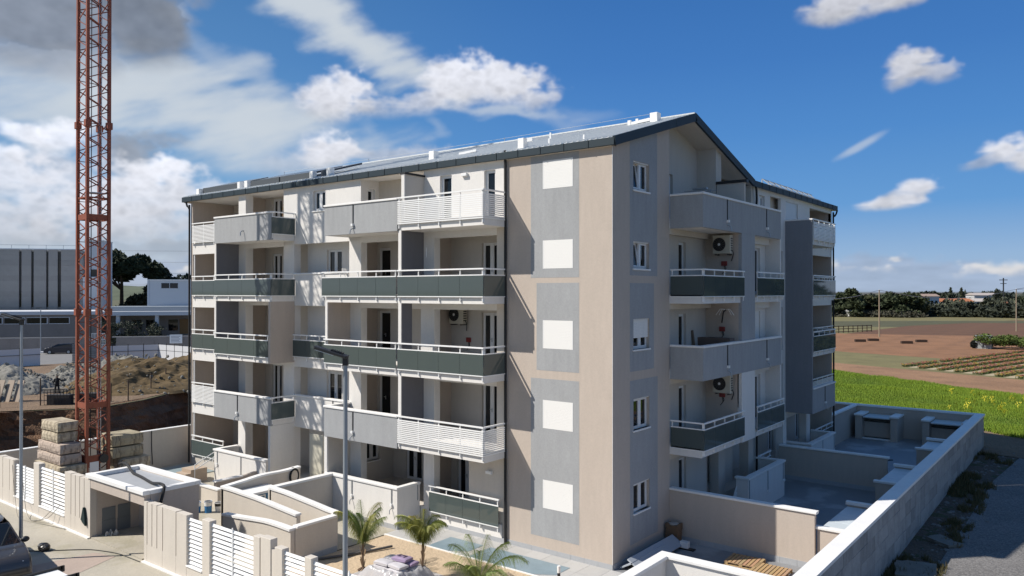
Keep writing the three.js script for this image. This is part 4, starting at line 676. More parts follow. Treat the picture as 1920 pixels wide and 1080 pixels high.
{
  const lid = new THREE.MeshPhysicalMaterial({ map: toneTex([0.55, 0.60, 0.62], 1.5, 451, 0.06, 0.05), roughness: 0.4 });
  for (const [a, b, l] of [[-4.6, -8.75, 'light well with pale metal lids, nearest along the boundary wall'], [-13.1, -17.2, 'light well with pale metal lids, middle along the boundary wall'], [-22.2, -25.6, 'light well with pale metal lids, farthest along the boundary wall']]) {
    const t = thing('light_well', l, 'light well', [6.35, 0, (a + b) / 2]), m = (g) => g.translate(-6.35, 0, -(a + b) / 2);
    for (const g of [m(box(5.65, 7.0, 0, 1.42, a - 0.16, a)), m(box(5.65, 7.0, 0, 1.42, b, b + 0.16)), m(box(5.65, 5.8, 0, 1.2, b + 0.17, a - 0.17))]) obj('wall', g, M.beige, t);
    for (const g of [m(cbox(5.58, 7.02, 1.42, 1.52, a - 0.2, a + 0.06, 0.012)), m(cbox(5.58, 7.02, 1.42, 1.55, b - 0.05, b + 0.2, 0.012))]) obj('coping', g, M.coping, t);
    const n = 3; for (let i = 0; i < n; i++) { const z0 = a - 0.21 - i * (a - b - 0.42) / n, z1 = a - 0.21 - (i + 1) * (a - b - 0.42) / n + 0.012; obj('lid', m(cbox(5.66, 7.02, 1.3, 1.37, z1, z0, 0.008)), lid, t); }
  }
  for (const [x0, x1, l] of [[0.25, 2.85, 'light well box against the far boundary wall, left one'], [4.3, 7.0, 'light well box against the far boundary wall, right one']]) {
    const t = thing('light_well', l, 'light well', [(x0 + x1) / 2, 0, -32.5]), m = (g) => g.translate(-(x0 + x1) / 2, 0, 32.5);
    for (const g of [m(box(x0, x0 + 0.4, 0, 1.55, -33.4, -31.6)), m(box(x1 - 0.42, x1, 0, 1.55, -33.4, -31.6))]) obj('pillar', g, M.beige, t);
    for (const g of [m(cbox(x0 - 0.06, x0 + 0.46, 1.55, 1.66, -33.4, -31.5, 0.012)), m(cbox(x1 - 0.48, x1 + 0.06, 1.55, 1.66, -33.4, -31.5, 0.012))]) obj('coping', g, M.coping, t);
    obj('lid', m(cbox(x0 + 0.47, x1 - 0.49, 1.42, 1.5, -33.4, -31.7, 0.008)), lid, t); obj('front', m(box(x0 + 0.41, x1 - 0.43, 0.1, 1.1, -32.4, -32.3)), M.beige, t); obj('sill', m(box(x0 + 0.41, x1 - 0.43, 0, 0.09, -32.0, -31.8)), M.coping, t);
  }
}
// white walled yard in the right foreground
yardWall('yard_wall', 'bright white walled yard in the right foreground, beside the building corner', { at: [4.2, 3.6], m: M.white, wall: [box(3.3, 7.0, 0, 1.95, 2.66, 2.84), box(3.3, 3.48, 0, 1.95, 2.85, 9.3)], cope: [cbox(3.22, 7.03, 1.95, 2.05, 2.58, 2.92, 0.012), cbox(3.22, 3.56, 1.95, 2.05, 2.93, 9.3, 0.012)] });
{ // boundary wall of concrete cast panel by panel
  const t = thing('boundary_wall', 'long grey concrete boundary wall with white coping along the asphalt road', 'wall', [7.25, 0, -12]), m = (g) => g.translate(-7.25, 0, 12), r = rng(31);
  obj('wall', [m(box(7.06, 7.44, -0.8, 1.95, -33.7, 12))], M.beige, t);
  obj('wall', [m(box(-14, 7.05, -0.2, 1.95, -33.72, -33.42))], M.beige, t);
  obj('coping', [...Array(15).keys()].map((i) => m(cbox(7.0, 7.53, 1.95, 2.06, -33.8 + i * 3.055, -33.8 + (i + 1) * 3.055 - 0.004, 0.012))), M.coping, t);
  obj('coping', m(cbox(-14, 6.99, 1.95, 2.06, -33.8, -33.35, 0.012)), M.coping, t);
  const cm = [0.31, 0.335, 0.36, 0.275, 0.345].map((v, i) => new THREE.MeshPhysicalMaterial({ map: tex(512, 3, (u, w) => { const k = 1 + 0.20 * (fbm(u * 6, w * 6, 461 + i, 5, 6) - 0.5) * 2 + 0.14 * (fbm(u * 60, w * 60, 471 + i, 3, 60) - 0.5) * 2 - 0.12 * sstep(0.62, 0.7, fbm(u * 18, w * 4, 481 + i, 3, 0 || 72)); return [v * k, v * 0.985 * k, v * 0.955 * k]; }), roughness: 0.9, bumpMap: bumpStucco, bumpScale: 0.004 }));
  for (let i = 0; i < 46; i++) {
    const z1 = 12 - i, rows = [[1.44, 1.94], [0.93, 1.43], [0.42, 0.92], [-0.09, 0.41], [-0.7, -0.1]];
    for (const [y0, y1] of rows) obj('panel', m(box(7.44, 7.455 + r() * 0.012, y0, y1, Math.max(-33.7, z1 - 0.992), z1)), cm[Math.floor(r() * 5)], t);
  }
}
// left boundary wall toward the building pit
yardWall('boundary_wall', 'plain pale boundary wall running back from the street to the far end of the building', { at: [-28.5, 5], wall: [box(-28.7, -28.5, -4, 2.06, -3, 9.4)], cope: [box(-28.74, -28.46, 2.06, 2.1, -3, 9.4)], m: M.cream, extra: (add) => add('hanging_cable', pipe([[-28.47, 2.1, 1.9], [-28.46, 1.2, 1.9], [-28.45, 0.2, 1.85]], 0.02, 10, 5), M.black) });

// ================================================================ street fence with slatted panels
{
  const t = thing('street_fence', 'pale street fence of rendered pillars and white slatted panels', 'fence', [-16, 0, 9.6]), m = (g) => g.translate(16, 0, -9.6), add = (n, g, mm) => obj(n, (Array.isArray(g) ? g : [g]).map(m), mm, t), zf = 9.65, zb = 9.4;
  // rendered blocks with upright grooves (real gaps between ribs)
  const ribbed = (x0, x1, h, cuts, full) => {
    let a = x0; const xs = [...cuts, x1], gs = [];
    xs.forEach((c, i) => { const w = 0.05; gs.push(box(a, c - (i < cuts.length ? w : 0), full[i] ? 0.0 : 0.66, h - 0.012 * (i % 2), zb - (i % 2) * 0.0, zf)); a = c; });
    gs.push(box(x0 + 0.006, x1 - 0.006, 0.0, h - 0.03, zb + 0.003, zf - 0.14)); gs.push(box(x0 + 0.003, x1 - 0.003, 0.0, 0.659, zf - 0.141, zf - 0.004));
    add('rendered_block', gs, M.cream);
  };
  ribbed(-27.7, -25.95, 2.1, [-27.25, -26.45, -26.0], [1, 1, 1, 1]);
  const panel = (x0, x1, y0, y1, post) => { const n = 11, dy = (y1 - y0) / n; for (let i = 0; i < n; i++) { const g = box(x0 - 0.02, x1 + 0.02, -0.048, 0.048, -0.018, 0.018); g.rotateX(-0.35); g.translate(0, y0 + (i + 0.5) * dy, zf - 0.1); add('slat', g, M.paint); } if (post) add('slat_post', box((x0 + x1) / 2 - 0.02, (x0 + x1) / 2 + 0.02, y0, y1 + 0.06, zf - 0.075, zf - 0.05), M.paint); };
  const base = (x0, x1, y = 0.45) => { add('base_wall', box(x0, x1, 0, y, zb + 0.02, zf - 0.006), M.cream); add('sill', cbox(x0, x1, y, y + 0.05, zb, zf + 0.03, 0.008), M.coping); };
  const pillar = (x0, x1, h) => add('pillar', cbox(x0, x1, 0, h, zb, zf, 0.01), M.cream);
  base(-25.95, -23.77); panel(-25.95, -23.77, 0.5, 1.95, true); pillar(-23.77, -23.2, 2.3); base(-23.2, -20.65); panel(-23.2, -20.65, 0.5, 2.2, true);
  ribbed(-20.62, -18.3, 2.34, [-20.0, -19.6, -19.2, -18.8], [1, 1, 0, 0, 1]);
  ribbed(-14.0, -11.1, 2.2, [-13.75, -13.4, -13.05, -12.65, -11.75], [1, 0, 0, 1, 1, 1]);
  base(-11.1, -10.12); panel(-11.1, -10.12, 0.52, 2.12); pillar(-10.12, -9.66, 2.24); base(-9.66, -7.2); panel(-9.66, -7.2, 0.52, 2.18, true);
  pillar(-7.2, -6.86, 2.25); pillar(-6.82, -6.3, 2.3); pillar(-6.1, -5.72, 2.12); base(-5.72, -4.66); panel(-5.72, -4.66, 0.52, 2.06); pillar(-4.66, -4.34, 2.13); base(-4.34, 2.0); panel(-4.34, -1.2, 0.52, 2.05, true); pillar(-1.2, -0.9, 2.1); panel(-0.9, 2.0, 0.52, 2.05, true); pillar(2.0, 2.3, 2.1);
  add('base_wall', box(-6.3, -6.1, 0, 2.0, zb + 0.05, zf - 0.03), M.cream);
  add('kerb_strip', [box(-27.7, -18.3, 0, 0.05, zf, zf + 0.1), box(-14, 2.3, 0, 0.05, zf, zf + 0.1)], M.coping);
}
{ // meter shelter with an open front
  const t = thing('meter_shelter', 'open fronted rendered shelter with white roof edge and grey meter hatches', 'shelter', [-16.2, 0, 8.6]), m = (g) => g.translate(16.2, 0, -8.6), add = (n, g, mm) => obj(n, (Array.isArray(g) ? g : [g]).map(m), mm, t);
  add('wall', [box(-18.5, -18.28, 0, 2.41, 7.5, 9.399), box(-14.2, -14.0, 0, 2.41, 7.5, 9.399), box(-18.28, -14.2, 0, 2.41, 7.5, 7.7), box(-18.29, -14.01, 2.02, 2.41, 9.41, 9.64)], M.beige);
  add('roof_slab', box(-18.49, -14.01, 2.31, 2.405, 7.51, 9.405), M.tileGrey);
  add('coping', [cbox(-18.56, -13.94, 2.412, 2.57, 9.46, 9.72, 0.012), cbox(-18.56, -13.94, 2.412, 2.56, 7.44, 7.68, 0.012), cbox(-18.56, -18.3, 2.412, 2.558, 7.69, 9.45, 0.012), cbox(-14.2, -13.94, 2.412, 2.558, 7.69, 9.45, 0.012)], M.coping);
  add('floor', box(-18.28, -14.2, 0.003, 0.05, 7.7, 9.62), groundMats.concrete);
  for (const [z0, z1, h] of [[8.66, 9.2, 1.1], [8.06, 8.58, 1.12]]) { const hm = mat([0.15, 0.165, 0.175], 0.7); add('hatch', [box(-18.28, -18.25, 0.08, 0.6, z0, z1), box(-18.28, -18.252, 0.61, h, z0 + 0.01, z1 - 0.01)], hm); }
  const rr = rng(9); add('loose_wires', [...Array(7).keys()].map((i) => { const x = -18.1 + rr() * 0.3, z = 8.5 + rr() * 0.6; return pipe([[x, 0.05, z], [x + 0.05, 0.2 + rr() * 0.1, z + 0.1], [x + 0.1 * rr(), 0.05, z + 0.15]], 0.012, 8, 4); }), M.pvc);
  add('vent_slots', [0, 1, 2].map((i) => box(-14.6 + i * 0.12, -14.54 + i * 0.12, 1.7, 1.84, 7.7, 7.71)), M.dark);
  const h = tag(obj('drain_hose', pipe([[-20.2, 2.35, 7.6], [-19.6, 2.5, 7.72], [-18.4, 2.62, 8.1], [-17.6, 2.47, 8.28], [-16.6, 2.46, 8.42], [-15.4, 2.46, 8.64], [-14.5, 2.6, 8.8], [-13.95, 2.62, 8.92], [-13.86, 2.4, 9.0], [-13.84, 1.9, 9.15]], 0.055, 60, 8), M.black), 'black corrugated hose lying across the shelter roof and down its side', 'hose');
  const b = thing('green_bag', 'dark green bag hanging on the ribbed wall left of the shelter', 'bag', [-18.75, 0.55, 9.68]); const s = new THREE.Shape([[-0.16, 0.12], [-0.1, 0.1], [-0.06, 0.05], [0.06, 0.0], [0.2, -0.06], [0.16, 0.3], [0.06, 0.62], [0.02, 0.62], [-0.08, 0.35]].map(([x, y]) => new THREE.Vector2(x, y)));
  obj('cloth', metric(new THREE.ExtrudeGeometry(s, { depth: 0.05, bevelEnabled: true, bevelSize: 0.015, bevelThickness: 0.02, bevelSegments: 2 })), mat([0.006, 0.022, 0.022], 0.9), b);
}

// ================================================================ tower crane and its ballast
{
  const t = thing('tower_crane', 'rust red lattice tower crane mast rising out of the frame on the left', 'crane', [-23.7, 0, 7.17]);
  const s = 0.485, H0 = 0.4, H1 = 36, bay = 0.47;
  const corner = [[s, s], [-s, s], [-s, -s], [s, -s]];
  for (const [x, z] of corner) obj('leg', [box(x - 0.065, x + 0.065, H0, H1, z - 0.065, z + 0.065)], M.rust, t);
  // bracing, face by face: one zigzag per face, with level struts
  for (let f = 0; f < 4; f++) {
    const a = corner[f], b = corner[(f + 1) % 4], diag = [], level = [];
    for (let i = 0, y = 0.9; y < H1 - bay; i++, y += bay) { const p = i % 2 ? a : b, q = i % 2 ? b : a; diag.push(beam([p[0], y, p[1]], [q[0], y + bay, q[1]], f % 2 ? 0.045 : 0.035)); if (f === 1 && i % 4 === 0) level.push(beam([a[0], y, a[1]], [b[0], y, b[1]], 0.03)); }
    obj('bracing', diag, M.rust, t); if (level.length) obj('strut', level, M.rust, t);
  }
  for (const y of [4.6, 13.3, 14.2, 24.0]) obj('collar', corner.map((a, i) => { const b = corner[(i + 1) % 4]; return beam([a[0], y, a[1]], [b[0], y, b[1]], 0.06, y === 13.3 || y === 4.6 ? 0.26 : 0.07); }), M.rust, t);
  for (const y of [8.9, 17.6, 26.3]) obj('joint', corner.map(([x, z]) => cbox(x - 0.12, x + 0.12, y - 0.16, y + 0.16, z - 0.12, z + 0.12)), M.rust, t);
  obj('ladder', [beam([0.1, 1, -0.2], [0.1, H1, -0.2], 0.025), beam([0.35, 1, -0.2], [0.35, H1, -0.2], 0.025), ...[...Array(110).keys()].map((i) => beam([0.1, 1 + i * 0.32, -0.2], [0.35, 1 + i * 0.32, -0.2], 0.018))], M.galv, t);
  obj('cable', pipe([[0.0, 0.5, 0.1], [0.05, 12, 0.12], [0.0, 24, 0.1], [0.02, 36, 0.1]], 0.02, 40, 5), M.black, t);
  obj('platform', cbox(-0.1, 0.44, 14.42, 14.46, -0.45, 0.3), M.galv, t);
  obj('base_frame', [beam([-2.2, 0.2, 0], [2.2, 0.2, 0], 0.3), beam([0, 0.2, -2.2], [0, 0.2, 2.2], 0.3), cbox(-0.5, 0.5, 1.9, 2.3, 0.44, 0.5), cbox(0.44, 0.5, 1.9, 2.3, -0.5, 0.5), beam([0.5, 1.0, 0.5], [1.3, 0.3, 0], 0.1), beam([-0.5, 1.0, -0.5], [0, 0.3, -1.3], 0.1)], M.rust, t);
  obj('sign', box(-0.2, 0.15, 1.5, 1.85, 0.51, 0.52), M.paint, t); obj('sign', box(0.505, 0.515, 1.55, 2.0, -0.05, 0.35), M.paint, t); obj('motor_housing', smooth(new THREE.CylinderGeometry(0.2, 0.2, 0.1, 20).rotateZ(Math.PI / 2).translate(0.56, 2.1, -0.25)), M.dark, t);
}
{
  const r = rng(41);
  const stain = (c, seed) => new THREE.MeshPhysicalMaterial({ map: tex(512, 2.2, (u, v) => { const k = 1 + 0.22 * (fbm(u * 5, v * 5, seed, 5, 5) - 0.5) * 2 + 0.14 * (fbm(u * 60, v * 60, seed + 3, 3, 60) - 0.5) * 2, d = sstep(0.55, 0.72, fbm(u * 24, v * 3, seed + 5, 4, 0 || 12)) * 0.5; return c.map((x, i) => x * k * (1 - d * (i ? 0.85 : 0.8))); }), roughness: 0.95, bumpMap: bumpRough, bumpScale: 0.02 });
  const ms = [stain([0.44, 0.375, 0.27], 501), stain([0.43, 0.345, 0.28], 511), stain([0.34, 0.295, 0.205], 521)];
  function block(w, h, d) {      // a rough cast block: chamfered box, corners knocked about
    const g = new THREE.BoxGeometry(w, h, d, 6, 3, 6), p = g.attributes.position;
    for (let i = 0; i < p.count; i++) { const x = p.getX(i), y = p.getY(i), z = p.getZ(i), e = (Math.abs(x) > w / 2 - 0.01) + (Math.abs(y) > h / 2 - 0.01) + (Math.abs(z) > d / 2 - 0.01), k = e >= 2 ? 0.045 : 0.0; const n = (fbm(x * 3 + z * 2 + 9 * w, y * 4 + z, 71, 3) - 0.5) * 0.06; p.setXYZ(i, x - Math.sign(x) * (k + n), y - Math.sign(y) * k * (Math.abs(y) > h / 2 - 0.01 ? 0.7 : 0), z - Math.sign(z) * (k + n)); }
    return metric(g);
  }
  const where = ['topmost', 'second from the top', 'third from the top', 'fourth from the top', 'fifth from the top', 'sixth from the top', 'lowest'];
  const left = [[-24.6, 8.25, 1.85, 0.98, 0], [-24.6, 8.25, 1.8, 0.95, 0], [-24.55, 8.28, 2.45, 0.98, 1], [-24.55, 8.28, 2.5, 1.0, 1], [-24.5, 8.25, 2.75, 1.25, 0], [-24.5, 8.25, 2.75, 1.25, 0], [-24.5, 8.25, 2.75, 1.25, 2]];
  left.forEach(([x, z, w, d, m], i) => { const y = 3.46 - i * 0.48; tag(obj('ballast_block', block(w, 0.475, d), ms[m]), 'weathered concrete ballast block, ' + where[i] + ' in the pile left of the crane', 'concrete block', 'concrete ballast blocks').position.set(x + (r() - 0.5) * 0.1, y + 0.24, z); });
  const right = [[-23.95, 5.75, 1.5, 1.55, 2], [-23.95, 5.75, 1.5, 1.55, 2], [-23.7, 5.45, 1.5, 1.4, 0], [-23.7, 5.45, 1.5, 1.4, 0], [-23.8, 5.5, 1.6, 1.6, 2]];
  right.forEach(([x, z, w, d, m], i) => { const y = 2.5 - i * 0.56; tag(obj('ballast_block', block(w, 0.55, d), ms[m]), 'mossy concrete ballast block, ' + [where[0], where[1], where[2], where[3], where[6]][i] + ' in the pile right of the crane', 'concrete block', 'concrete ballast blocks').position.set(x, y + 0.28, z); });
}

// ================================================================ lamp posts
function lamp(label, x, z, h, dir) {
  const t = thing('lamp_post', label, 'lamp post', [x, 0, z], dir);
  obj('pole', smooth(new THREE.CylinderGeometry(0.045, 0.07, h, 16).translate(0, h / 2, 0)), mat([0.30, 0.33, 0.36], 0.4, { metalness: 0.4 }), t);
  obj('bracket', [cbox(-0.06, 0.06, h - 0.1, h + 0.1, -0.06, 0.06)], M.dark, t);
  const head = cbox(-0.72, 0.05, -0.035, 0.035, -0.14, 0.14, 0.02); head.rotateZ(-0.30); head.translate(0, h + 0.1, 0); obj('lamp_head', head, M.dark, t);
  const lens = box(-0.68, -0.25, -0.05, -0.036, -0.12, 0.12); lens.rotateZ(-0.30); lens.translate(0, h + 0.1, 0); obj('lens', lens, mat([0.5, 0.52, 0.53], 0.3), t);
  const fins = []; for (let i = 0; i < 6; i++) { const f = box(-0.34 + i * 0.05, -0.325 + i * 0.05, 0.034, 0.07, -0.11, 0.11); f.rotateZ(-0.30); f.translate(0, h + 0.1, 0); fins.push(f); } obj('cooling_fin', fins, M.dark, t);
  return t;
}
const LAMPS = [[-17.68, 12.35, 8.72, rad(37)], [0.35, 12.35, 8.28, rad(37)]];
lamp('grey street lamp post at the left edge of the frame', ...LAMPS[0]);
lamp('tall street lamp post in front of the building, its black head over the balconies', ...LAMPS[1]);

// ================================================================ parked cars
function makeCar(label, pos, turn, paint, s = 1) {
  const t = thing('parked_car', label, 'car', pos, turn); t.scale.setScalar(s);
  const pm = new THREE.MeshPhysicalMaterial({ color: new THREE.Color().setRGB(...paint), roughness: 0.35, metalness: 0.3, clearcoat: 0.8, clearcoatRoughness: 0.06 });
  // lower body: side profile extruded across, sides drawn in toward the top
  const prof = [[-2.05, 0.32], [-2.1, 0.55], [-2.05, 0.92], [-1.95, 1.02], [0.95, 1.02], [1.55, 0.93], [1.95, 0.80], [2.1, 0.58], [2.08, 0.30], [1.75, 0.24], [-1.8, 0.24]];
  const s1 = new THREE.Shape(new THREE.SplineCurve(prof.concat([prof[0]]).map(([x, y]) => new THREE.Vector2(x, y))).getPoints(70));
  for (const wx of [-1.3, 1.3]) { const h = new THREE.Path(); h.absarc(wx, 0.33, 0.0001, 0, 6.28); }
  const g1 = new THREE.ExtrudeGeometry(s1, { depth: 1.5, bevelEnabled: true, bevelThickness: 0.1, bevelSize: 0.06, bevelSegments: 4, curveSegments: 4 }); g1.translate(0, 0, -0.75); obj('body', smooth(g1), pm, t);
  // cabin with a roof narrower than its foot
  const ring = (pts, y, half) => pts.map(([x, k]) => [x, y, half * k]);
  const foot = [[-1.95, 0.78], [1.22, 0.78]], top = [[-1.55, 0.62], [0.22, 0.62]];
  const V = [[-1.98, 1.0, 0.80], [1.28, 1.0, 0.80], [0.25, 1.52, 0.62], [-1.6, 1.54, 0.62]];
  const quad = (a, b, c, d) => [a, b, c, a, c, d];
  const mir = (v) => [v[0], v[1], -v[2]];
  const poly = (list) => { const g = new THREE.BufferGeometry(); g.setAttribute('position', new THREE.Float32BufferAttribute(list.flat(), 3)); return metric(g); };
  const lerp3 = (a, b, k) => a.map((x, i) => x + (b[i] - x) * k), inset = (q, k, out) => { const c = q.reduce((s, v) => s.map((x, i) => x + v[i] / 4), [0, 0, 0]); return q.map((v) => { const p = lerp3(v, c, k); return p.map((x, i) => x + out[i]); }); };
  const [A, B, C, D] = V, faces = { wind: [B, C, mir(C), mir(B)], back: [mir(A), mir(D), D, A], left: [A, D, C, B], right: [mir(B), mir(C), mir(D), mir(A)], top: [D, mir(D), mir(C), C] };
  obj('cabin', poly([...quad(...faces.wind), ...quad(...faces.back), ...quad(...faces.left), ...quad(...faces.right)]), pm, t);
  const rs = new THREE.SphereGeometry(1, 24, 12, 0, Math.PI * 2, 0, Math.PI / 2); rs.scale(1.0, 0.07, 0.64); rs.translate(-0.68, 1.52, 0); obj('roof', smooth(rs), pm, t);
  const gm = M.pane, n = (a, b, c) => [a, b, c];
  obj('windscreen', poly(quad(...inset(faces.wind, 0.09, n(0.014, 0.026, 0)))), gm, t); obj('rear_window', poly(quad(...inset(faces.back, 0.14, n(-0.02, 0.012, 0)))), gm, t);
  for (const q of [faces.left, faces.right]) obj('side_window', poly(quad(...inset(q, 0.13, n(0, 0.006, Math.sign(q[0][2]) * 0.018)))), gm, t);
  for (const z of [0.92, -0.92]) { const e = new THREE.SphereGeometry(0.12, 14, 10); e.scale(0.7, 0.75, 1); e.translate(0.95, 1.08, z); obj('mirror', smooth(e), M.dark, t); }
  for (const [x, z] of [[-1.3, 0.78], [1.3, 0.78], [-1.3, -0.78], [1.3, -0.78]]) { const w = new THREE.Group(); w.name = 'wheel'; t.add(w); const ty = new THREE.CylinderGeometry(0.33, 0.33, 0.2, 24); ty.rotateX(Math.PI / 2); ty.translate(x, 0.33, z); obj('tyre', smooth(ty), M.black, w); const rm = new THREE.CylinderGeometry(0.2, 0.2, 0.206, 16); rm.rotateX(Math.PI / 2); rm.translate(x, 0.33, z); obj('rim', smooth(rm), M.galv, w); }
  for (const z of [0.62, -0.62]) { const e = new THREE.SphereGeometry(0.15, 12, 8); e.scale(0.9, 0.5, 1.2); e.translate(1.97, 0.72, z); obj('headlight', smooth(e), mat([0.6, 0.6, 0.6], 0.15), t); const b = new THREE.SphereGeometry(0.13, 10, 8); b.scale(0.5, 1.3, 0.9); b.translate(-2.06, 0.85, z); obj('tail_light', smooth(b), mat([0.3, 0.02, 0.02], 0.3), t); }
  return t;
}
makeCar('grey car parked in the street at the lower left corner', [-17.45, -0.05, 13.6], rad(-8), [0.06, 0.054, 0.052], 1.12);
makeCar('dark blue hatchback parked far off in front of the school', [-118.7, 0, -29.9], rad(230), [0.008, 0.010, 0.022], 1.05);

// ================================================================ small things in the street
{
  for (const [i, x] of [-13.2, -12.1, -11.35].entries()) {
    const t = thing('sheet_rack', ['black trestle rack with a white sheet, nearest the grey car', 'black trestle rack with a white sheet, middle of the three', 'black trestle rack with a white sheet, farthest from the grey car'][i], 'rack', [x, -0.18, 13.85], 0, 'trestle racks in the street');
    obj('sheet', cbox(-0.62, 0.35, 0.72, 0.78, -1.2, 1.2), M.paint, t); obj('edge_bar', box(-0.66, -0.6, 0.74, 0.86, -1.35, 1.3), M.dark, t); obj('bar_end', box(-0.66, -0.6, 0.66, 0.86, -1.42, -1.3), M.dark, t);
    obj('trestle', [box(-0.5, -0.42, 0, 0.715, -1.0, -0.92), box(0.2, 0.28, 0, 0.715, -1.0, -0.92), box(-0.5, -0.42, 0, 0.715, 0.92, 1.0), box(0.2, 0.28, 0, 0.715, 0.92, 1.0)], M.dark, t);
  }
  const b = thing('rubbish_bag', 'small black crumpled bag lying on the street', 'bag', [-18.2, 0, 11.37]); const g = new THREE.IcosahedronGeometry(0.2, 3), p = g.attributes.position; for (let i = 0; i < p.count; i++) { const k = 1 + 0.5 * (fbm(p.getX(i) * 9 + 5, p.getY(i) * 9 + p.getZ(i) * 7, 91, 3) - 0.5); p.setXYZ(i, p.getX(i) * k * 1.2, Math.max(0, p.getY(i) * k * 0.8 + 0.13), p.getZ(i) * k); } obj('sack', metric(g), mat([0.02, 0.018, 0.018], 0.35), b);
  tag(obj('power_cable', pipe([[-19.6, 0.02, 12.6], [-18.2, 0.02, 11.5], [-16.9, 0.02, 10.3], [-15.6, 0.02, 9.1 + 0.75], [-14.05, 0.02, 9.78]], 0.018, 60, 6), mat([0.06, 0.06, 0.05], 0.8)), 'thin dark cable laid across the street to the shelter', 'cable');
  tag(obj('hanging_cables', [pipe([[-24.8, 1.3, 9.7], [-23.9, 0.25, 9.9], [-22.8, 0.02, 10.1], [-21.6, 0.3, 9.9], [-20.9, 0.9, 9.72]], 0.012, 40, 5), pipe([[-26.0, 1.9, 9.7], [-25.2, 0.4, 9.85], [-23.5, 0.02, 10.3], [-21.5, 0.02, 9.95], [-20.2, 0.05, 9.75]], 0.012, 40, 5), pipe([[-21.6, 0.6, 9.75], [-22.2, 0.1, 9.95], [-22.6, 0.02, 10.1]], 0.012, 16, 5)], mat([0.22, 0.2, 0.17], 0.8)), 'loose cables hanging from the left fence panels to the ground', 'cables');
  // right yard: pallets, boards, paper sack
  const pal = (label, x, z, ry, y) => { const t = thing('wooden_pallet', label, 'pallet', [x, y, z], ry, 'wooden pallets in the right yard'), r = rng(Math.round(x * 100)); const w = () => mat([0.36 + 0.08 * r(), 0.235 + 0.05 * r(), 0.12 + 0.03 * r()], 0.85); for (let i = 0; i < 9; i++) obj('board', cbox(-0.6 + i * 0.135, -0.5 + i * 0.135, 0.11, 0.132, -0.5, 0.5, 0.004), w(), t); for (const z0 of [-0.45, 0, 0.45]) { obj('bearer', box(-0.6, 0.6, 0.09, 0.109, z0 - 0.05, z0 + 0.05), w(), t); for (const x0 of [-0.53, 0, 0.53]) obj('block', box(x0 - 0.06, x0 + 0.06, 0.02, 0.089, z0 - 0.05, z0 + 0.05), w(), t); obj('runner', box(-0.6, 0.6, 0, 0.019, z0 - 0.05, z0 + 0.05), w(), t); } return t; };
  pal('wooden pallet half in shade by the low courtyard wall', 3.42, -3.55, 0.05, 0.01); pal('wooden pallet lying under the first one against the wall', 3.4, -3.5, 0.02, -0.125 + 0.01).visible = true;
  pal('second wooden pallet in the sun, nearer the boundary wall', 4.5, -3.15, 0.02, 0.01);
  const st = thing('insulation_boards', 'grey insulation boards leaning along the foot of the gable wall', 'boards', [0.3, 0, -2.0]);
  for (const [i, [dx, tilt]] of [[0.1, 0.5], [0.38, -0.55]].entries()) { const g2 = cbox(-0.28, 0.28, -0.03, 0.03, -1.75, 1.75, 0.008); g2.rotateZ(tilt); g2.translate(dx, 0.2 + 0.08 * i, 0.0); obj('board', g2, mat([0.34, 0.37, 0.41], 0.8), st); }
  obj('support', [box(-0.1, 0.45, 0.0, 0.14, -1.5, -1.35), box(-0.1, 0.45, 0, 0.14, 1.2, 1.35)], M.dark, st);
  const bag = thing('paper_sack', 'brown paper sack standing in the corner by the gable wall', 'sack', [0.35, 0, -4.1]); const bg = new THREE.BoxGeometry(0.5, 0.75, 0.42, 8, 8, 8), bp = bg.attributes.position; for (let i = 0; i < bp.count; i++) { const n = fbm(bp.getX(i) * 6 + 3, bp.getY(i) * 6 + bp.getZ(i) * 5, 93, 3) - 0.5; bp.setXYZ(i, bp.getX(i) * (1 + 0.25 * n), bp.getY(i) + 0.38 + (bp.getY(i) > 0.3 ? 0.18 * n : 0), bp.getZ(i) * (1 + 0.25 * n)); } obj('sack', metric(bg), mat([0.17, 0.105, 0.06], 0.9), bag); const rim = new THREE.IcosahedronGeometry(0.22, 2); rim.scale(1, 0.3, 0.9); rim.translate(0, 0.76, 0); obj('torn_top', metric(rim), mat([0.35, 0.33, 0.3], 0.9), bag);
  const bk = thing('white_box', 'small white box on a dark plank near the paper sack', 'box', [1.0, 0, -3.7]); obj('carton', cbox(-0.16, 0.16, 0.06, 0.3, -0.12, 0.12), M.pvc, bk); obj('plank', box(-0.4, 0.4, 0.008, 0.058, -0.1, 0.12), M.dark, bk);
  const bl = thing('bollard_light', 'slim black garden light with a white top by the pavement', 'light', [-0.42, 0.01, 2.75]); obj('post', cyl(0, 0, 0.62, 0, 0.05), M.dark, bl); obj('light_head', cyl(0, 0.62, 0.84, 0, 0.055), M.paint, bl);
  tag(obj('drain_pipe', pipe([[-9.2, 0.07, 6.0], [-8.6, 0.07, 4.9], [-8.2, 0.07, 3.9], [-7.9, 0.09, 3.1]], 0.05, 20, 8), mat([0.10, 0.095, 0.09], 0.7)), 'dark pipe lying on the sand behind the first palm', 'pipe');
  const lid = tag(obj('cable_scrap', pipe([[2.0, 0.02, -24.5], [2.6, 0.06, -25.0], [3.2, 0.04, -25.0], [3.8, 0.03, -25.6]], 0.03, 20, 5), M.black), 'short black hose lying on the far courtyard floor', 'hose');
  // cement sacks under film
  const sk = thing('cement_sacks', 'pile of cement sacks under white plastic film on the sand', 'sacks', [-5.6, 0, 5.1]), r = rng(63);
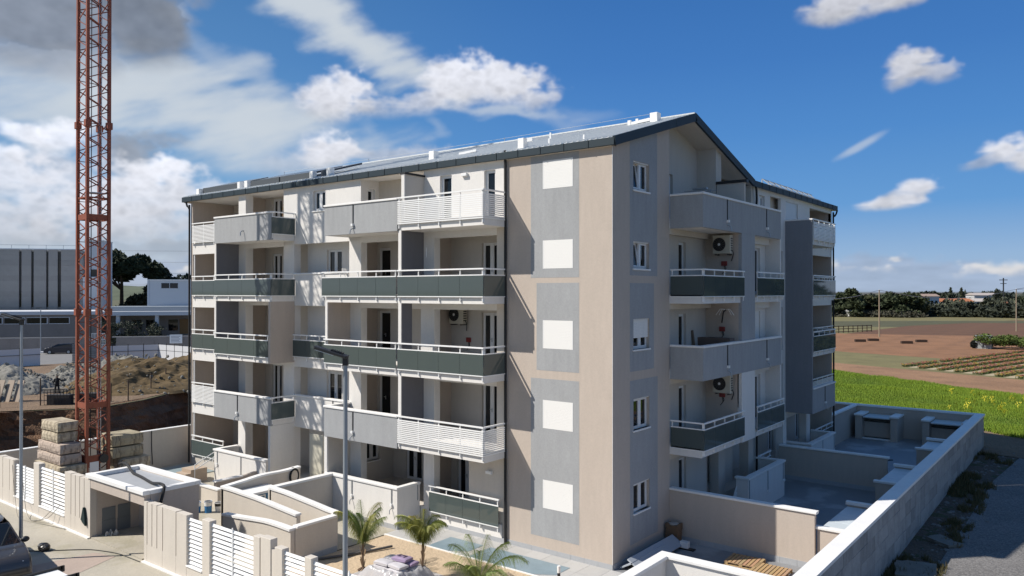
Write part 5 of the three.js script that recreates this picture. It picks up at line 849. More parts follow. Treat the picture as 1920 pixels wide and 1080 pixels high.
  const sack = (x, y, z, ry, m, w = 0.62, d = 0.42) => { const q = new THREE.BoxGeometry(w, 0.16, d, 10, 3, 8), qp = q.attributes.position; for (let i = 0; i < qp.count; i++) { const a = 1 - Math.pow(Math.abs(qp.getX(i)) / (w / 2), 4) * 0.45, c = 1 - Math.pow(Math.abs(qp.getZ(i)) / (d / 2), 4) * 0.45; qp.setY(i, qp.getY(i) * a * c + 0.02 * (fbm(qp.getX(i) * 9 + x * 5, qp.getZ(i) * 9 + y * 7, 95, 3) - 0.5)); } q.rotateY(ry); q.translate(x, y, z); obj('sack', metric(q), m, sk); };
  const paper = mat([0.55, 0.53, 0.55], 0.5), lilac = mat([0.33, 0.25, 0.38], 0.5);
  for (let l = 0; l < 4; l++) for (let i = 0; i < 2; i++) for (let j = 0; j < 2; j++) sack(-0.33 + i * 0.66 + (r() - 0.5) * 0.06, 0.1 + l * 0.14, -0.24 + j * 0.48 + (r() - 0.5) * 0.06, (r() - 0.5) * 0.2, l === 3 && i === 1 && j === 0 ? lilac : paper);
  sack(0.2, 0.66, -0.1, 0.1, lilac); obj('print', (() => { const q = box(0.02, 0.38, 0.735, 0.74, -0.22, -0.02); return q; })(), mat([0.035, 0.02, 0.05], 0.5), sk);
  const film = new THREE.PlaneGeometry(2.8, 2.2, 70, 56); film.rotateX(-Math.PI / 2); const fp = film.attributes.position;
  for (let i = 0; i < fp.count; i++) { const x = fp.getX(i), z = fp.getZ(i), e = Math.max(Math.abs(x) / 0.78, Math.abs(z) / 0.6), top = 0.5 * sstep(1.5, 0.95, e), n = Math.abs(fbm(x * 3 + 4, z * 3 + 8, 97, 4) - 0.5) * 0.5 + Math.abs(fbm(x * 9, z * 9, 99, 3) - 0.5) * 0.28; fp.setXYZ(i, x * (1 + 0.1 * (n - 0.05)), Math.max(0.015, top * (0.75 + n * 0.5) + n * 0.35 * sstep(1.7, 1.2, e) - 0.03), z); }
  // film is gathered round the foot only, the top is open
  { const idx = film.index.array, keep = []; for (let i = 0; i < idx.length; i += 3) { const c = [0, 1, 2].map((k) => [fp.getX(idx[i + k]), fp.getZ(idx[i + k])]); const cx = (c[0][0] + c[1][0] + c[2][0]) / 3, cz = (c[0][1] + c[1][1] + c[2][1]) / 3; if (!(Math.abs(cx - 0.25) < 0.45 && Math.abs(cz + 0.08) < 0.38)) keep.push(idx[i], idx[i + 1], idx[i + 2]); } film.setIndex(keep); }
  film.computeVertexNormals(); obj('plastic_film', film, new THREE.MeshPhysicalMaterial({ color: new THREE.Color().setRGB(0.72, 0.71, 0.72), roughness: 0.25, transmission: 0.45, thickness: 0, side: THREE.DoubleSide }), sk);
}

// ================================================================ young palms
function palm(label, x, z, trunkH, fronds, seed, lean = 0) {
  const t = thing('palm_tree', label, 'palm', [x, 0.01, z], 0, 'young palms on the sand bed'), r = rng(seed);
  const tr = pipe([[0, 0, 0], [lean * 0.3, trunkH * 0.5, 0.02], [lean * 0.6, trunkH, 0]], 0.042, 14, 9); obj('trunk', tr, mat([0.16, 0.105, 0.065], 0.95), t);
  const sheath = []; for (let i = 0; i < 9; i++) { const a = r() * 6.28, y = trunkH * (0.1 + 0.85 * r()); sheath.push(beam([Math.cos(a) * 0.05, y, Math.sin(a) * 0.05], [Math.cos(a) * 0.12, y + 0.22, Math.sin(a) * 0.12], 0.03, 0.015)); } obj('sheath', sheath, mat([0.22, 0.15, 0.09], 0.95), t);
  obj('root_flare', [...Array(7).keys()].map((i) => { const a = i * 0.9; return beam([0, 0.12, 0], [0.2 * Math.cos(a), 0.0, 0.2 * Math.sin(a)], 0.04); }), mat([0.14, 0.09, 0.06], 1), t);
  fronds.forEach(([az, up, len, droop, yellow]) => {
    const a = rad(az), dirx = Math.cos(a), dirz = Math.sin(a), base = [lean * 0.6, trunkH - 0.03, 0], n = 22, pts = [];
    for (let i = 0; i <= n; i++) { const s = i / n, ang = rad(up) - s * s * rad(droop); const prev = pts[i - 1] ?? base; pts.push(i ? [prev[0] + dirx * Math.cos(ang) * len / n, prev[1] + Math.sin(ang) * len / n, prev[2] + dirz * Math.cos(ang) * len / n] : base); }
    const pos = [];
    const quad = (a0, a1, b0, b1) => pos.push(...a0, ...a1, ...b1, ...a0, ...b1, ...b0);
    for (let i = 0; i < n; i++) { const w = 0.016 * (1 - i / n) + 0.005, p = pts[i], q = pts[i + 1], sx = -dirz, sz = dirx; quad([p[0] + sx * w, p[1], p[2] + sz * w], [p[0] - sx * w, p[1], p[2] - sz * w], [q[0] + sx * w, q[1], q[2] + sz * w], [q[0] - sx * w, q[1], q[2] - sz * w]); quad([p[0], p[1] + w, p[2]], [p[0], p[1] - w, p[2]], [q[0], q[1] + w, q[2]], [q[0], q[1] - w, q[2]]); }
    for (let i = 6; i < n * 5; i++) for (const sd of [-1, 1]) {       // leaflets
      const s = i / (n * 5), k = s * n, i0 = Math.min(n - 1, Math.floor(k)), fr = k - i0, p = pts[i0].map((v, c) => v + (pts[i0 + 1][c] - v) * fr);
      const L0 = (0.18 + 0.30 * Math.sin(Math.PI * Math.min(1, s * 1.05))) * (0.7 + 0.6 * r()), spread = 0.55 + 0.25 * r(), fwd = 0.55, sx = -dirz * sd, sz = dirx * sd, dropl = 0.25 + 0.5 * r() + 0.25 * s;
      const m = [p[0] + (sx * spread + dirx * fwd) * L0 * 0.5, p[1] + L0 * (0.16 - 0.1 * dropl), p[2] + (sz * spread + dirz * fwd) * L0 * 0.5], e = [p[0] + (sx * spread + dirx * fwd) * L0 * 0.95, p[1] - L0 * dropl * 0.75, p[2] + (sz * spread + dirz * fwd) * L0 * 0.95], w = 0.0058;
      quad([p[0], p[1] - w * 0.6, p[2]], [p[0], p[1] + w * 0.6, p[2]], [m[0] + dirx * w, m[1] - w * 0.5, m[2] + dirz * w], [m[0] - dirx * w, m[1] + w * 0.5, m[2] - dirz * w]);
      pos.push(m[0] + dirx * w, m[1], m[2] + dirz * w, m[0] - dirx * w, m[1], m[2] - dirz * w, ...e);
    }
    const g = new THREE.BufferGeometry(); g.setAttribute('position', new THREE.Float32BufferAttribute(pos, 3)); g.computeVertexNormals();
    const y = yellow + 0.2 * (r() - 0.5);
    obj('frond', metric(g), new THREE.MeshPhysicalMaterial({ color: new THREE.Color().setRGB(0.13 + 0.24 * y, 0.21 + 0.11 * y, 0.04), roughness: 0.55, side: THREE.DoubleSide, transmission: 0.3, thickness: 0 }), t);
  });
}
const fan = (n, seed, f) => { const r = rng(seed); return [...Array(n).keys()].map((i) => f(i, r)); };
palm('young palm in the sand bed right beside the lamp post', -7.0, 5.35, 0.95, fan(9, 3, (i, r) => [i * 40 + 20 * r(), 72 + 12 * r(), 1.35 + 0.4 * r(), 40 + 45 * r(), i % 3 ? 0.15 : 0.7]), 3);
palm('young palm with yellowing fronds behind the cement sacks', -4.85, 4.55, 1.15, fan(13, 5, (i, r) => [i * 27.7 + 15 * r(), 70 + 18 * r(), 1.15 + 0.35 * r(), 75 + 60 * r(), 0.4 + 0.45 * r()]), 5);
palm('young palm with long arching fronds, nearest the building corner', -2.55, 4.35, 0.3, [[215, 62, 2.1, 75, 0.1], [190, 55, 1.9, 70, 0.1], [330, 58, 2.0, 95, 0.15], [300, 70, 1.7, 60, 0.2], [15, 50, 1.8, 90, 0.1], [255, 78, 1.6, 40, 0.3], [120, 60, 1.5, 80, 0.1], [70, 65, 1.5, 80, 0.2], [230, 45, 1.7, 70, 0.1]], 8, 0.1);

// ================================================================ building pit and site on the left
function heap(name, label, category, x, z, rx, rz, h, m, seed, cut = 0.35) {
  const n = 64, g = new THREE.PlaneGeometry(2, 2, n, n); g.rotateX(-Math.PI / 2); const p = g.attributes.position;
  for (let i = 0; i < p.count; i++) { const u = p.getX(i), v = p.getZ(i), d = Math.sqrt(u * u + v * v), base = Math.pow(Math.max(0, 1 - d), 0.85), nz = fbm(u * 3 + seed, v * 3, seed, 4) - 0.5, fine = fbm(u * 22, v * 22, seed + 2, 3) - 0.5; p.setXYZ(i, u * rx * (1 + nz * 0.2), base > 0 ? h * (base + base * nz * 1.1) + fine * cut * Math.min(1, base * 4) : -0.05, v * rz * (1 + nz * 0.2)); }
  const o = obj(name, metric(g), m); o.position.set(x, 0, z); return tag(o, label, category);
}
const gravelM = new THREE.MeshPhysicalMaterial({ map: toneTex([0.205, 0.195, 0.17], 6, 601, 0.2, 0.35), roughness: 1 }), earthM = new THREE.MeshPhysicalMaterial({ map: toneTex([0.115, 0.078, 0.036], 8, 611, 0.25, 0.3), roughness: 1 }), clayM = new THREE.MeshPhysicalMaterial({ map: tex(1024, 9, (u, v) => { const k = 0.65 + 0.8 * fbm(u * 8, v * 10, 621, 6, 0 || 40), g = fbm(u * 5, v * 5, 625, 4, 5); return [lerp(0.15, 0.095, sstep(0.45, 0.7, g)) * k, lerp(0.082, 0.056, sstep(0.45, 0.7, g)) * k, lerp(0.045, 0.034, sstep(0.45, 0.7, g)) * k]; }), roughness: 1, bumpMap: bumpRough, bumpScale: 0.15 });
{
  // earth walls of the pit: a crumbling band along its rim
  const ring = [[-29.2, -40], [-60, -40], [-60, -17.5], [-56, -11.5], [-54.2, -6.5], [-57.5, -2], [-61, 3], [-64, 12]], fine = [];
  for (let i = 0; i < ring.length - 1; i++) { const n = Math.ceil(Math.hypot(ring[i + 1][0] - ring[i][0], ring[i + 1][1] - ring[i][1]) / 0.5); for (let k = 0; k < n; k++) fine.push([lerp(ring[i][0], ring[i + 1][0], k / n), lerp(ring[i][1], ring[i + 1][1], k / n)]); }
  const rows = 16, pos = [], idx = [];
  fine.forEach(([x, z], i) => { for (let j = 0; j <= rows; j++) { const f = j / rows, n = fbm(i * 0.12, j * 0.35, 631, 4) - 0.5, m = fbm(i * 0.5, j * 0.8, 641, 3) - 0.5, out = f * 1.6 + n * 1.8 * Math.sin(Math.PI * Math.min(1, f * 1.3)) + m * 0.5 * (j > 0); pos.push(x + out * 0.95 - (j === 0 ? 0.6 : 0), j === 0 ? 0.03 : -5 * f + n * 0.4 + 0.25, z + out * 0.15); } });
  for (let i = 0; i < fine.length - 1; i++) for (let j = 0; j < rows; j++) { const a = i * (rows + 1) + j, b = a + rows + 1; idx.push(a, a + 1, b, b, a + 1, b + 1); }
  const g = new THREE.BufferGeometry(); g.setAttribute('position', new THREE.Float32BufferAttribute(pos, 3)); g.setIndex(idx); struct('earth_bank', metric(g), clayM);
  struct('pit_floor', box(-70, -29, -5.1, -4.6, -45, 13), clayM);
}
sheet('site_ground', [[-55, -6.5], [-57, -12], [-60, -18], [-60, -45], [-95, -60], [-101, -14], [-95, 10], [-64, 12], [-61, 3], [-57.5, -2]], 0.03, groundMats.dirt);
heap('gravel_heap', 'pale gravel heap left of the crane on the building site', 'gravel heap', -74, -6.5, 6.5, 5.5, 2.5, gravelM, 3); heap('gravel_heap', 'pale gravel heap partly behind the crane mast', 'gravel heap', -76, -14.5, 5.5, 4.5, 2.2, gravelM, 7); heap('gravel_heap', 'grey rubble heap at the left edge of the site', 'gravel heap', -68, -0.5, 4.5, 4.5, 1.5, gravelM, 9, 0.6);
heap('earth_heap', 'large brown earth heap between the crane and the building', 'earth heap', -65.5, -17, 7, 8.5, 3.4, earthM, 13, 0.3); heap('earth_heap', 'low brown earth heap farther right near the green bin', 'earth heap', -76, -29, 9, 8, 2.2, earthM, 17, 0.3); heap('gravel_heap', 'low pale gravel ridge behind the brown earth heap', 'gravel heap', -82, -22, 6, 5, 2.2, gravelM, 19);
{ // broken stones lying on the heaps
  const r = rng(33), st = new THREE.IcosahedronGeometry(0.2, 0), list = [];
  for (const [x, z, rx, rz, h, n] of [[-74, -6.5, 6.5, 5.5, 2.5, 700], [-76, -14.5, 5.5, 4.5, 2.2, 500], [-68, -0.5, 4.5, 4.5, 1.5, 500], [-82, -22, 6, 5, 2.2, 350], [-65.5, -17, 7.2, 8.8, 3.2, 260]]) for (let i = 0; i < n; i++) { const a = r() * 6.283, d = Math.sqrt(r()) * 1.05; list.push([x + Math.cos(a) * d * rx, Math.max(0.02, h * Math.pow(Math.max(0, 1 - d), 0.85) * (0.92 + 0.25 * r())), z + Math.sin(a) * d * rz, 0.35 + 1.1 * r() * r(), r() * 6.28]); }
  const o = new THREE.InstancedMesh(metric(st), gravelM, list.length), m = new THREE.Matrix4(); list.forEach((p, i) => { m.compose(new THREE.Vector3(p[0], p[1], p[2]), new THREE.Quaternion().setFromEuler(new THREE.Euler(p[4], p[4] * 2, p[4] * 3)), new THREE.Vector3(p[3], p[3] * 0.7, p[3])); o.setMatrixAt(i, m); }); o.name = numbered('rubble_stones'); o.castShadow = o.receiveShadow = true; o.userData = { kind: 'stuff', label: 'broken stones lying over the heaps of the building site', category: 'stones' }; scene.add(o);
}
{ // hoarding of pale sheets on posts
  const t = thing('site_hoarding', 'long pale hoarding of sheets and dark posts round the building site', 'hoarding', [-97, 0, -26]); const run = [[-104, 2], [-100.5, -12.5], [-99.7, -19.6], null, [-98.2, -24.0], [-94.5, -33.2], [-86.5, -33.6], [-80, -34]];
  const shm = mat([0.60, 0.61, 0.63], 0.8);
  for (let i = 0; i < run.length - 1; i++) { const a = run[i], b = run[i + 1]; if (!a || !b) continue; const L0 = Math.hypot(b[0] - a[0], b[1] - a[1]), n = Math.max(2, Math.round(L0 / 2.2)); for (let k = 0; k < n; k++) { const p = (f) => [lerp(a[0], b[0], f) + 97, lerp(a[1], b[1], f) + 26]; const [x0, z0] = p(k / n), [x1, z1] = p((k + 1) / n); obj('sheet', beam([x0, 1.15, z0], [x1, 1.15, z1], 0.04, 2.3), shm, t); obj('post', beam([x0, 0, z0], [x0, 2.5, z0], 0.08), M.dark, t); } obj('rail', beam([a[0] + 97.1, 1.5, a[1] + 26], [b[0] + 97.1, 1.5, b[1] + 26], 0.05), M.dark, t); }
  const gb = thing('green_bin', 'green container at the end of the hoarding', 'container', [-84.6, 0, -34.4]); obj('body', cbox(-1.3, 1.3, 0, 2.1, -1.0, 1.0), mat([0.015, 0.13, 0.075], 0.6), gb); obj('lid', cbox(-1.35, 1.35, 2.1, 2.25, -1.05, 1.05), mat([0.01, 0.09, 0.05], 0.6), gb);
  const gp = thing('gate_panel', 'grey corrugated site gate leaf behind the crane', 'gate', [-97.5, 0, -24.4], rad(50)); obj('leaf', [...Array(9).keys()].map((i) => box(-1.6, 1.6, 0.1 + i * 0.3, 0.36 + i * 0.3, -0.03, 0.03 + 0.02 * (i % 2))), mat([0.22, 0.23, 0.23], 0.7), gp);
  // stores at the rim
  const tb = thing('blue_container', 'dark blue container half hidden at the rim of the pit', 'container', [-59.5, 0, 2.0], rad(20)); obj('body', cbox(-4, 3.2, -0.2, 1.5, -1.2, 1.2), mat([0.012, 0.03, 0.06], 0.7), tb); obj('rim', [cbox(-4.05, 3.25, 1.5, 1.6, -1.25, 1.25)], M.dark, tb);
  for (const [i, [x, z]] of [[-58.8, -5.6], [-57.9, -7.6]].entries()) { const c = thing('wire_crate', ['dark wire mesh crate beside the blue container', 'dark wire mesh crate nearest the crane'][i], 'crate', [x, 0, z], rad(40)); const l = []; for (let k = 0; k <= 8; k++) l.push(beam([-1.1 + k * 0.275, 0, 0.5], [-1.1 + k * 0.275, 1.3, 0.5], 0.03), beam([-1.1 + k * 0.275, 0, -0.5], [-1.1 + k * 0.275, 1.3, -0.5], 0.03)); for (const y of [0.05, 0.45, 0.85, 1.3]) l.push(beam([-1.1, y, 0.5], [1.1, y, 0.5], 0.04), beam([-1.1, y, -0.5], [1.1, y, -0.5], 0.04), beam([1.1, y, -0.5], [1.1, y, 0.5], 0.04)); obj('mesh', l, M.dark, c); obj('load', cbox(-0.95, 0.95, 0.05, 0.9, -0.4, 0.4), mat([0.05, 0.045, 0.045], 0.9), c); }
  const rp = rng(19); for (const [i, [x, z]] of [[-57.2, -9.2], [-56.5, -10.4], [-60, -14.3], [-61.5, -16.6], [-59.3, -4.2], [-60.5, -1.5]].entries()) tag(obj('marker_post', box(x - 0.04, x + 0.04, 0, 1.6 + rp() * 0.8, z - 0.04, z + 0.04), mat([0.06, 0.04, 0.03], 0.9)), ['thin dark post nearest the worker on the pit rim', 'thin dark post second from the worker', 'thin dark post right of the crane mast', 'thin dark post before the brown earth heap', 'thin dark post between the wire crates and the blue container', 'thin dark post behind the blue container'][i], 'post', 'posts along the pit rim');
  const sc = thing('concrete_shuttering', 'pale shuttering boards leaning among the rubble at the left', 'boards', [-64.5, 0, -3.2], rad(35)); for (let i = 0; i < 4; i++) obj('board', beam([-1.6 + i * 0.9, 0, 0], [-1.4 + i * 0.9, 1.9, -0.5], 0.85, 0.06), mat([0.36, 0.29, 0.23], 0.9), sc);
  const tm = thing('timber_stack', 'pale timber lying on the ground behind the worker', 'timber', [-67, 0, -9.5], rad(45)); for (let i = 0; i < 5; i++) obj('beam', box(-3, 3, 0.05 + 0.2 * (i % 2), 0.24 + 0.2 * (i % 2), -0.7 + i * 0.28, -0.5 + i * 0.28), mat([0.40, 0.35, 0.28], 0.9), tm);
  const wp = thing('white_pipes', 'white pipes stacked right of the crane mast at the site', 'pipes', [-67.3, 0, -14.2], rad(45)); for (let i = 0; i < 5; i++) obj('pipe', smooth(new THREE.CylinderGeometry(0.16, 0.16, 3.4, 12).rotateZ(Math.PI / 2).translate(0, 0.7 + 0.3 * Math.floor(i / 2), (i % 2) * 0.4)), M.paint, wp);
}
{ // a worker seen from behind, dark clothes, one arm out
  const t = thing('person', 'person in dark work clothes standing on the site with one arm raised forward', 'person', [-66.9, 0, -8.58], rad(60));
  const bones = [[[0, 0.92, 0], [0, 1.2, 0.0], 0.155, 0.17], [[0, 1.2, 0], [0, 1.42, 0], 0.17, 0.14], [[0, 1.42, 0], [0, 1.55, 0.02], 0.07, 0.06], [[-0.18, 1.4, 0], [0.18, 1.4, 0], 0.075, 0.075], [[-0.09, 0.92, 0], [-0.14, 0.5, 0.03], 0.105, 0.075], [[-0.14, 0.5, 0.03], [-0.17, 0.08, -0.03], 0.072, 0.05], [[0.09, 0.92, 0], [0.14, 0.5, 0.04], 0.105, 0.075], [[0.14, 0.5, 0.04], [0.18, 0.08, 0.0], 0.072, 0.05], [[-0.17, 0.05, -0.03], [-0.19, 0.04, 0.14], 0.05, 0.04], [[0.18, 0.05, 0], [0.2, 0.04, 0.17], 0.05, 0.04], [[0.2, 1.4, 0], [0.38, 1.22, 0.1], 0.06, 0.05], [[0.38, 1.22, 0.1], [0.58, 1.3, 0.22], 0.048, 0.036], [[0.58, 1.3, 0.22], [0.66, 1.31, 0.25], 0.036, 0.03], [[-0.2, 1.4, 0], [-0.3, 1.12, 0], 0.06, 0.05], [[-0.3, 1.12, 0], [-0.26, 0.9, 0.12], 0.048, 0.036], [[-0.26, 0.9, 0.12], [-0.24, 0.83, 0.16], 0.036, 0.03]];
  const cap = (p, b) => { const [a, c, r0, r1] = b, ab = c.map((v, i) => v - a[i]), ap = p.map((v, i) => v - a[i]), k = Math.max(0, Math.min(1, ab.reduce((s, v, i) => s + v * ap[i], 0) / ab.reduce((s, v) => s + v * v, 0))); return Math.hypot(...ap.map((v, i) => v - ab[i] * k)) - (r0 + (r1 - r0) * k); };
  const N = 72, S = 1.0, mc = new MarchingCubes(N, M.dark, false, false, 60000); mc.isolation = 0;
  for (let k = 0; k < N; k++) for (let j = 0; j < N; j++) for (let i = 0; i < N; i++) { const p = [(i - N / 2) / (N / 2) * S, (j - N / 2) / (N / 2) * S + 0.85, (k - N / 2) / (N / 2) * S]; let e = 0; for (const b of bones) { const d = cap(p, b); if (d < 0.4) e += Math.exp(-d * 42); } mc.field[k * N * N + j * N + i] = e > 0 ? Math.log(e) / 42 : -0.4; }
  mc.update(); const cnt = mc.count ?? mc.geometry.drawRange.count, g = new THREE.BufferGeometry(), pa = mc.positionArray.slice(0, cnt * 3), na = mc.normalArray.slice(0, cnt * 3);
  for (let i = 0; i < cnt; i++) { pa[i * 3] *= S; pa[i * 3 + 1] = pa[i * 3 + 1] * S + 0.85; pa[i * 3 + 2] *= S; }
  g.setAttribute('position', new THREE.BufferAttribute(pa, 3)); g.setAttribute('normal', new THREE.BufferAttribute(na, 3)); obj('clothed_body', g, mat([0.010, 0.011, 0.014], 0.9), t);
  const hd = new THREE.SphereGeometry(0.105, 18, 14); hd.scale(0.85, 1.15, 1.0); hd.translate(0, 1.66, 0.03); const nose = new THREE.ConeGeometry(0.02, 0.05, 8); nose.rotateX(Math.PI / 2); nose.translate(0, 1.65, 0.14); const ears = [-1, 1].map((s) => { const e = new THREE.SphereGeometry(0.025, 8, 6); e.scale(0.5, 1.2, 1); e.translate(s * 0.09, 1.65, 0.02); return smooth(e); }); obj('head', [smooth(hd), smooth(nose), ...ears], mat([0.28, 0.17, 0.12], 0.7), t);
  const hair = new THREE.SphereGeometry(0.112, 16, 10, 0, Math.PI * 2, 0, Math.PI * 0.55); hair.rotateX(-0.35); hair.scale(0.88, 1.12, 1.03); hair.translate(0, 1.675, 0.015); obj('hair', smooth(hair), M.black, t);
}

// ================================================================ school on the far side of the street
sheet('far_street', [[-104, 6], [-100, -24], [-93, -36], [-75, -60], [-95, -75], [-140, -24], [-150, 8]], 0.025, new THREE.MeshPhysicalMaterial({ map: toneTex([0.19, 0.185, 0.18], 6, 651, 0.08, 0.1), roughness: 0.95 }));
{
  const TH = Math.atan2(0.77, 0.64), at = (a, c) => [-137 + a * 0.639 + c * 0.769, 0, -27.7 - a * 0.769 + c * 0.639];
  const stone = new THREE.MeshPhysicalMaterial({ map: toneTex([0.36, 0.34, 0.32], 5, 661, 0.08, 0.05), roughness: 0.9 }), stoneD = new THREE.MeshPhysicalMaterial({ map: toneTex([0.34, 0.32, 0.30], 5, 663, 0.08, 0.05), roughness: 0.9 }), wht = mat([0.58, 0.59, 0.62], 0.8), wallStone = new THREE.MeshPhysicalMaterial({ map: toneTex([0.225, 0.20, 0.185], 5, 665, 0.1, 0.06), roughness: 0.9 }), glassD = M.pane;
  const hall = thing('school_hall', 'big windowless school hall of grey stone cladding with tall narrow slits', 'building', at(-6, -16), TH);
  for (let j = 0; j < 12; j++) for (let i = 0; i < 5; i++) { const xs = [[-14, 2.9], [3.35, 5.0], [5.45, 7.6], [8.0, 9.6], [10.2, 14.0]][i]; obj('cladding_panel', box(xs[0], xs[1], 6 + j, 6.985 + j, -0.25, 0.02 * ((i + j) % 2)), j % 3 ? stone : stoneD, hall); }
  obj('wall', box(-14, 14, 0, 17.9, -14, -0.3), stoneD, hall); for (const [a, b] of [[2.9, 3.35], [5.0, 5.45], [7.6, 8.0], [9.6, 10.2]]) obj('slit_window', box(a, b, 7, 17.6, -0.29, -0.26), glassD, hall);
  obj('roof_rail', [beam([-14, 18.9, -0.3], [13.8, 18.9, -0.3], 0.05), ...[...Array(10).keys()].map((i) => beam([-13.5 + i * 3, 18, -0.3], [-13.5 + i * 3, 18.9, -0.3], 0.05))], M.galv, hall); obj('coping', box(-14.1, 14.1, 18.0, 18.2, -1, 0.1), wht, hall);
  const tower = thing('stair_tower', 'tall pale blue grey stair tower beside the school hall', 'building', at(11.5, -17), TH); obj('wall', [box(-3.4, -0.3, 0, 19.9, -7, 0), box(-3.4, -0.3, 6, 12.6, 0.001, 1.2)], wht, tower); obj('window', box(-2.2, -1.2, 12.9, 14.3, 0.001, 0.03), glassD, tower); obj('coping', [box(-3.5, -0.2, 19.9, 20.1, -7, 0.1), box(-3.5, -0.2, 12.6, 12.75, 0.001, 1.3)], M.coping, tower);
  const low = thing('school_building', 'long low school building with a flat white roof edge and open colonnade', 'building', at(0, 0), TH);
  obj('wall', [box(-10, 15.5, 0, 5.9, -12, -0.05), box(15.5, 40, 0, 5.9, -12, -3.2)], wallStone, low); obj('roof_edge', [box(-10, 15.6, 5.9, 6.5, -12, 0.35), box(15.6, 40, 5.7, 6.4, -12, 0.5)], wht, low); obj('roof_parapet', [box(15.6, 40, 6.4, 7.2, -12, -2.2)], mat([0.25, 0.28, 0.31], 0.5), low);
  for (let i = 0; i < 4; i++) { const w = new THREE.Group(); w.name = 'window'; low.add(w); obj('pane', box(-3 + i * 3.5, 0.1 + i * 3.5, 4.4, 5.4, -0.05, -0.02), glassD, w); obj('frame', [box(-3.1 + i * 3.5, 0.2 + i * 3.5, 5.4, 5.5, -0.05, 0.02), box(-3.1 + i * 3.5, 0.2 + i * 3.5, 4.3, 4.4, -0.05, 0.02), box(0.1 + i * 3.5, 0.22 + i * 3.5, 4.4, 5.4, -0.05, 0.02)], wht, w); }
  for (const a of [18.5, 24.9, 31.5, 38]) obj('column', box(a - 0.3, a + 0.3, 0, 5.7, -0.4, 0.2), wht, low); obj('door', box(28.1, 29.6, 2.2, 4.9, -3.2, -3.12), mat([0.22, 0.12, 0.04], 0.6), low); for (const a of [20, 22.4, 26.2]) obj('window', box(a, a + 1.6, 2.8, 4.8, -3.2, -3.14), glassD, low);
  obj('stair', [...Array(6).keys()].map((i) => box(26, 27.6, 0, 2.0 - i * 0.33, -3 + i * 0.35, -2.65 + i * 0.35)), wht, low);
  const fw = thing('street_wall', 'stone street wall in front of the school with a white gate opening', 'wall', at(0, 7), TH);
  for (let j = 0; j < 4; j++) for (let i = 0; i < 22; i++) { const a = -12 + i * 2.0; if (a > 15.0 && a < 19.5) continue; obj('stone_course', box(a + 0.01, a + 1.99, j * 0.55, j * 0.55 + 0.54, -0.2, 0.01 * ((i + j) % 3)), wallStone, fw); } obj('coping', [box(-12, 16, 2.2, 2.35, -0.25, 0.08), box(19.4, 32, 2.2, 2.35, -0.25, 0.08)], stone, fw); obj('kerb', box(-12, 32, 0, 0.14, 1.2, 2.6), wht, fw);
  const gt = thing('school_gate', 'white barred double gate in the school wall', 'gate', at(17.6, 7), TH); for (const s of [-1, 1]) { const l = []; for (let k = 0; k <= 6; k++) l.push(beam([s * (0.1 + k * 0.21), 0.1, 0], [s * (0.1 + k * 0.21), 2.9, 0], 0.05)); for (const y of [0.1, 1.0, 1.9, 2.9]) l.push(beam([s * 0.1, y, 0], [s * 1.4, y, 0], 0.07)); obj('leaf', l, M.paint, gt); }
  const pav = thing('white_annex', 'small white flat roofed building on the school roof terrace', 'building', at(27.5, -12), TH); obj('wall', [box(-6.6, 7, 0, 12.1, -8, 0), box(-6.9, -6.61, 6, 12.15, -8, 0.1)], wht, pav); obj('coping', box(-6.9, 7.1, 12.1, 12.3, -8, 0.15), M.coping, pav); obj('window', box(-4.4, -1.4, 10.6, 11.6, 0.001, 0.02), glassD, pav); obj('frame', [box(-2.95, -2.85, 10.6, 11.6, 0.02, 0.04), box(-4.5, -1.3, 10.5, 10.6, 0.02, 0.06)], wht, pav); obj('roof_mast', [beam([5.5, 12.2, -2], [6.8, 13.4, -2], 0.08), beam([5.2, 12.2, -2], [5.2, 13, -2], 0.06)], M.galv, pav);
  const sg = thing('street_sign', 'white notice sheet on the wall near the far left balcony', 'sign', at(29.5, 7.3), TH); obj('sheet', box(-1, 1, 1.1, 2.6, 0, 0.03), M.paint, sg); obj('print', [...Array(5).keys()].map((i) => box(-0.8, 0.7 - 0.2 * (i % 2), 1.3 + i * 0.24, 1.38 + i * 0.24, 0.03, 0.034)), mat([0.2, 0.2, 0.25], 0.8), sg);
  for (const [i, a] of [9.2, 33].entries()) { const l = thing('street_lamp', ['thin street lamp before the low school building', 'thin street lamp near the building edge'][i], 'street lamp', at(a, 9), TH); obj('pole', cyl(0, 0, 7.2, 0, 0.07), M.galv, l); obj('lamp_head', cbox(-0.7, 0.1, 7.2, 7.3, -0.12, 0.12), M.dark, l); }
}

// ================================================================ trees
function crown(r, n, lobes, size, flat = 1) {     // leaf-sized faces spread through lobes of a crown
  const pos = new Float32Array(n * 9), nor = [];
  for (let i = 0; i < n; i++) {
    const L0 = lobes[Math.floor(r() * lobes.length)], th = r() * 6.283, ph = Math.acos(2 * r() - 1), k = Math.pow(r(), 0.38), c = [L0[0] + L0[3] * k * Math.sin(ph) * Math.cos(th), L0[1] + L0[4] * k * Math.cos(ph), L0[2] + L0[3] * k * Math.sin(ph) * Math.sin(th)];
    const s = size * (0.5 + r()), a = r() * 6.283, b = (r() - 0.5) * 2.4, u = [Math.cos(a), 0, Math.sin(a)], v = [-Math.sin(a) * Math.sin(b), Math.cos(b) * flat, Math.cos(a) * Math.sin(b)];
    for (const [q, w, j] of [[-1, -0.5, 0], [1, -0.5, 1], [0, 1, 2]]) for (let d = 0; d < 3; d++) pos[i * 9 + j * 3 + d] = c[d] + (u[d] * q + v[d] * w) * s;
  }
  const g = new THREE.BufferGeometry(); g.setAttribute('position', new THREE.BufferAttribute(pos, 3)); g.computeVertexNormals(); return metric(g);
}
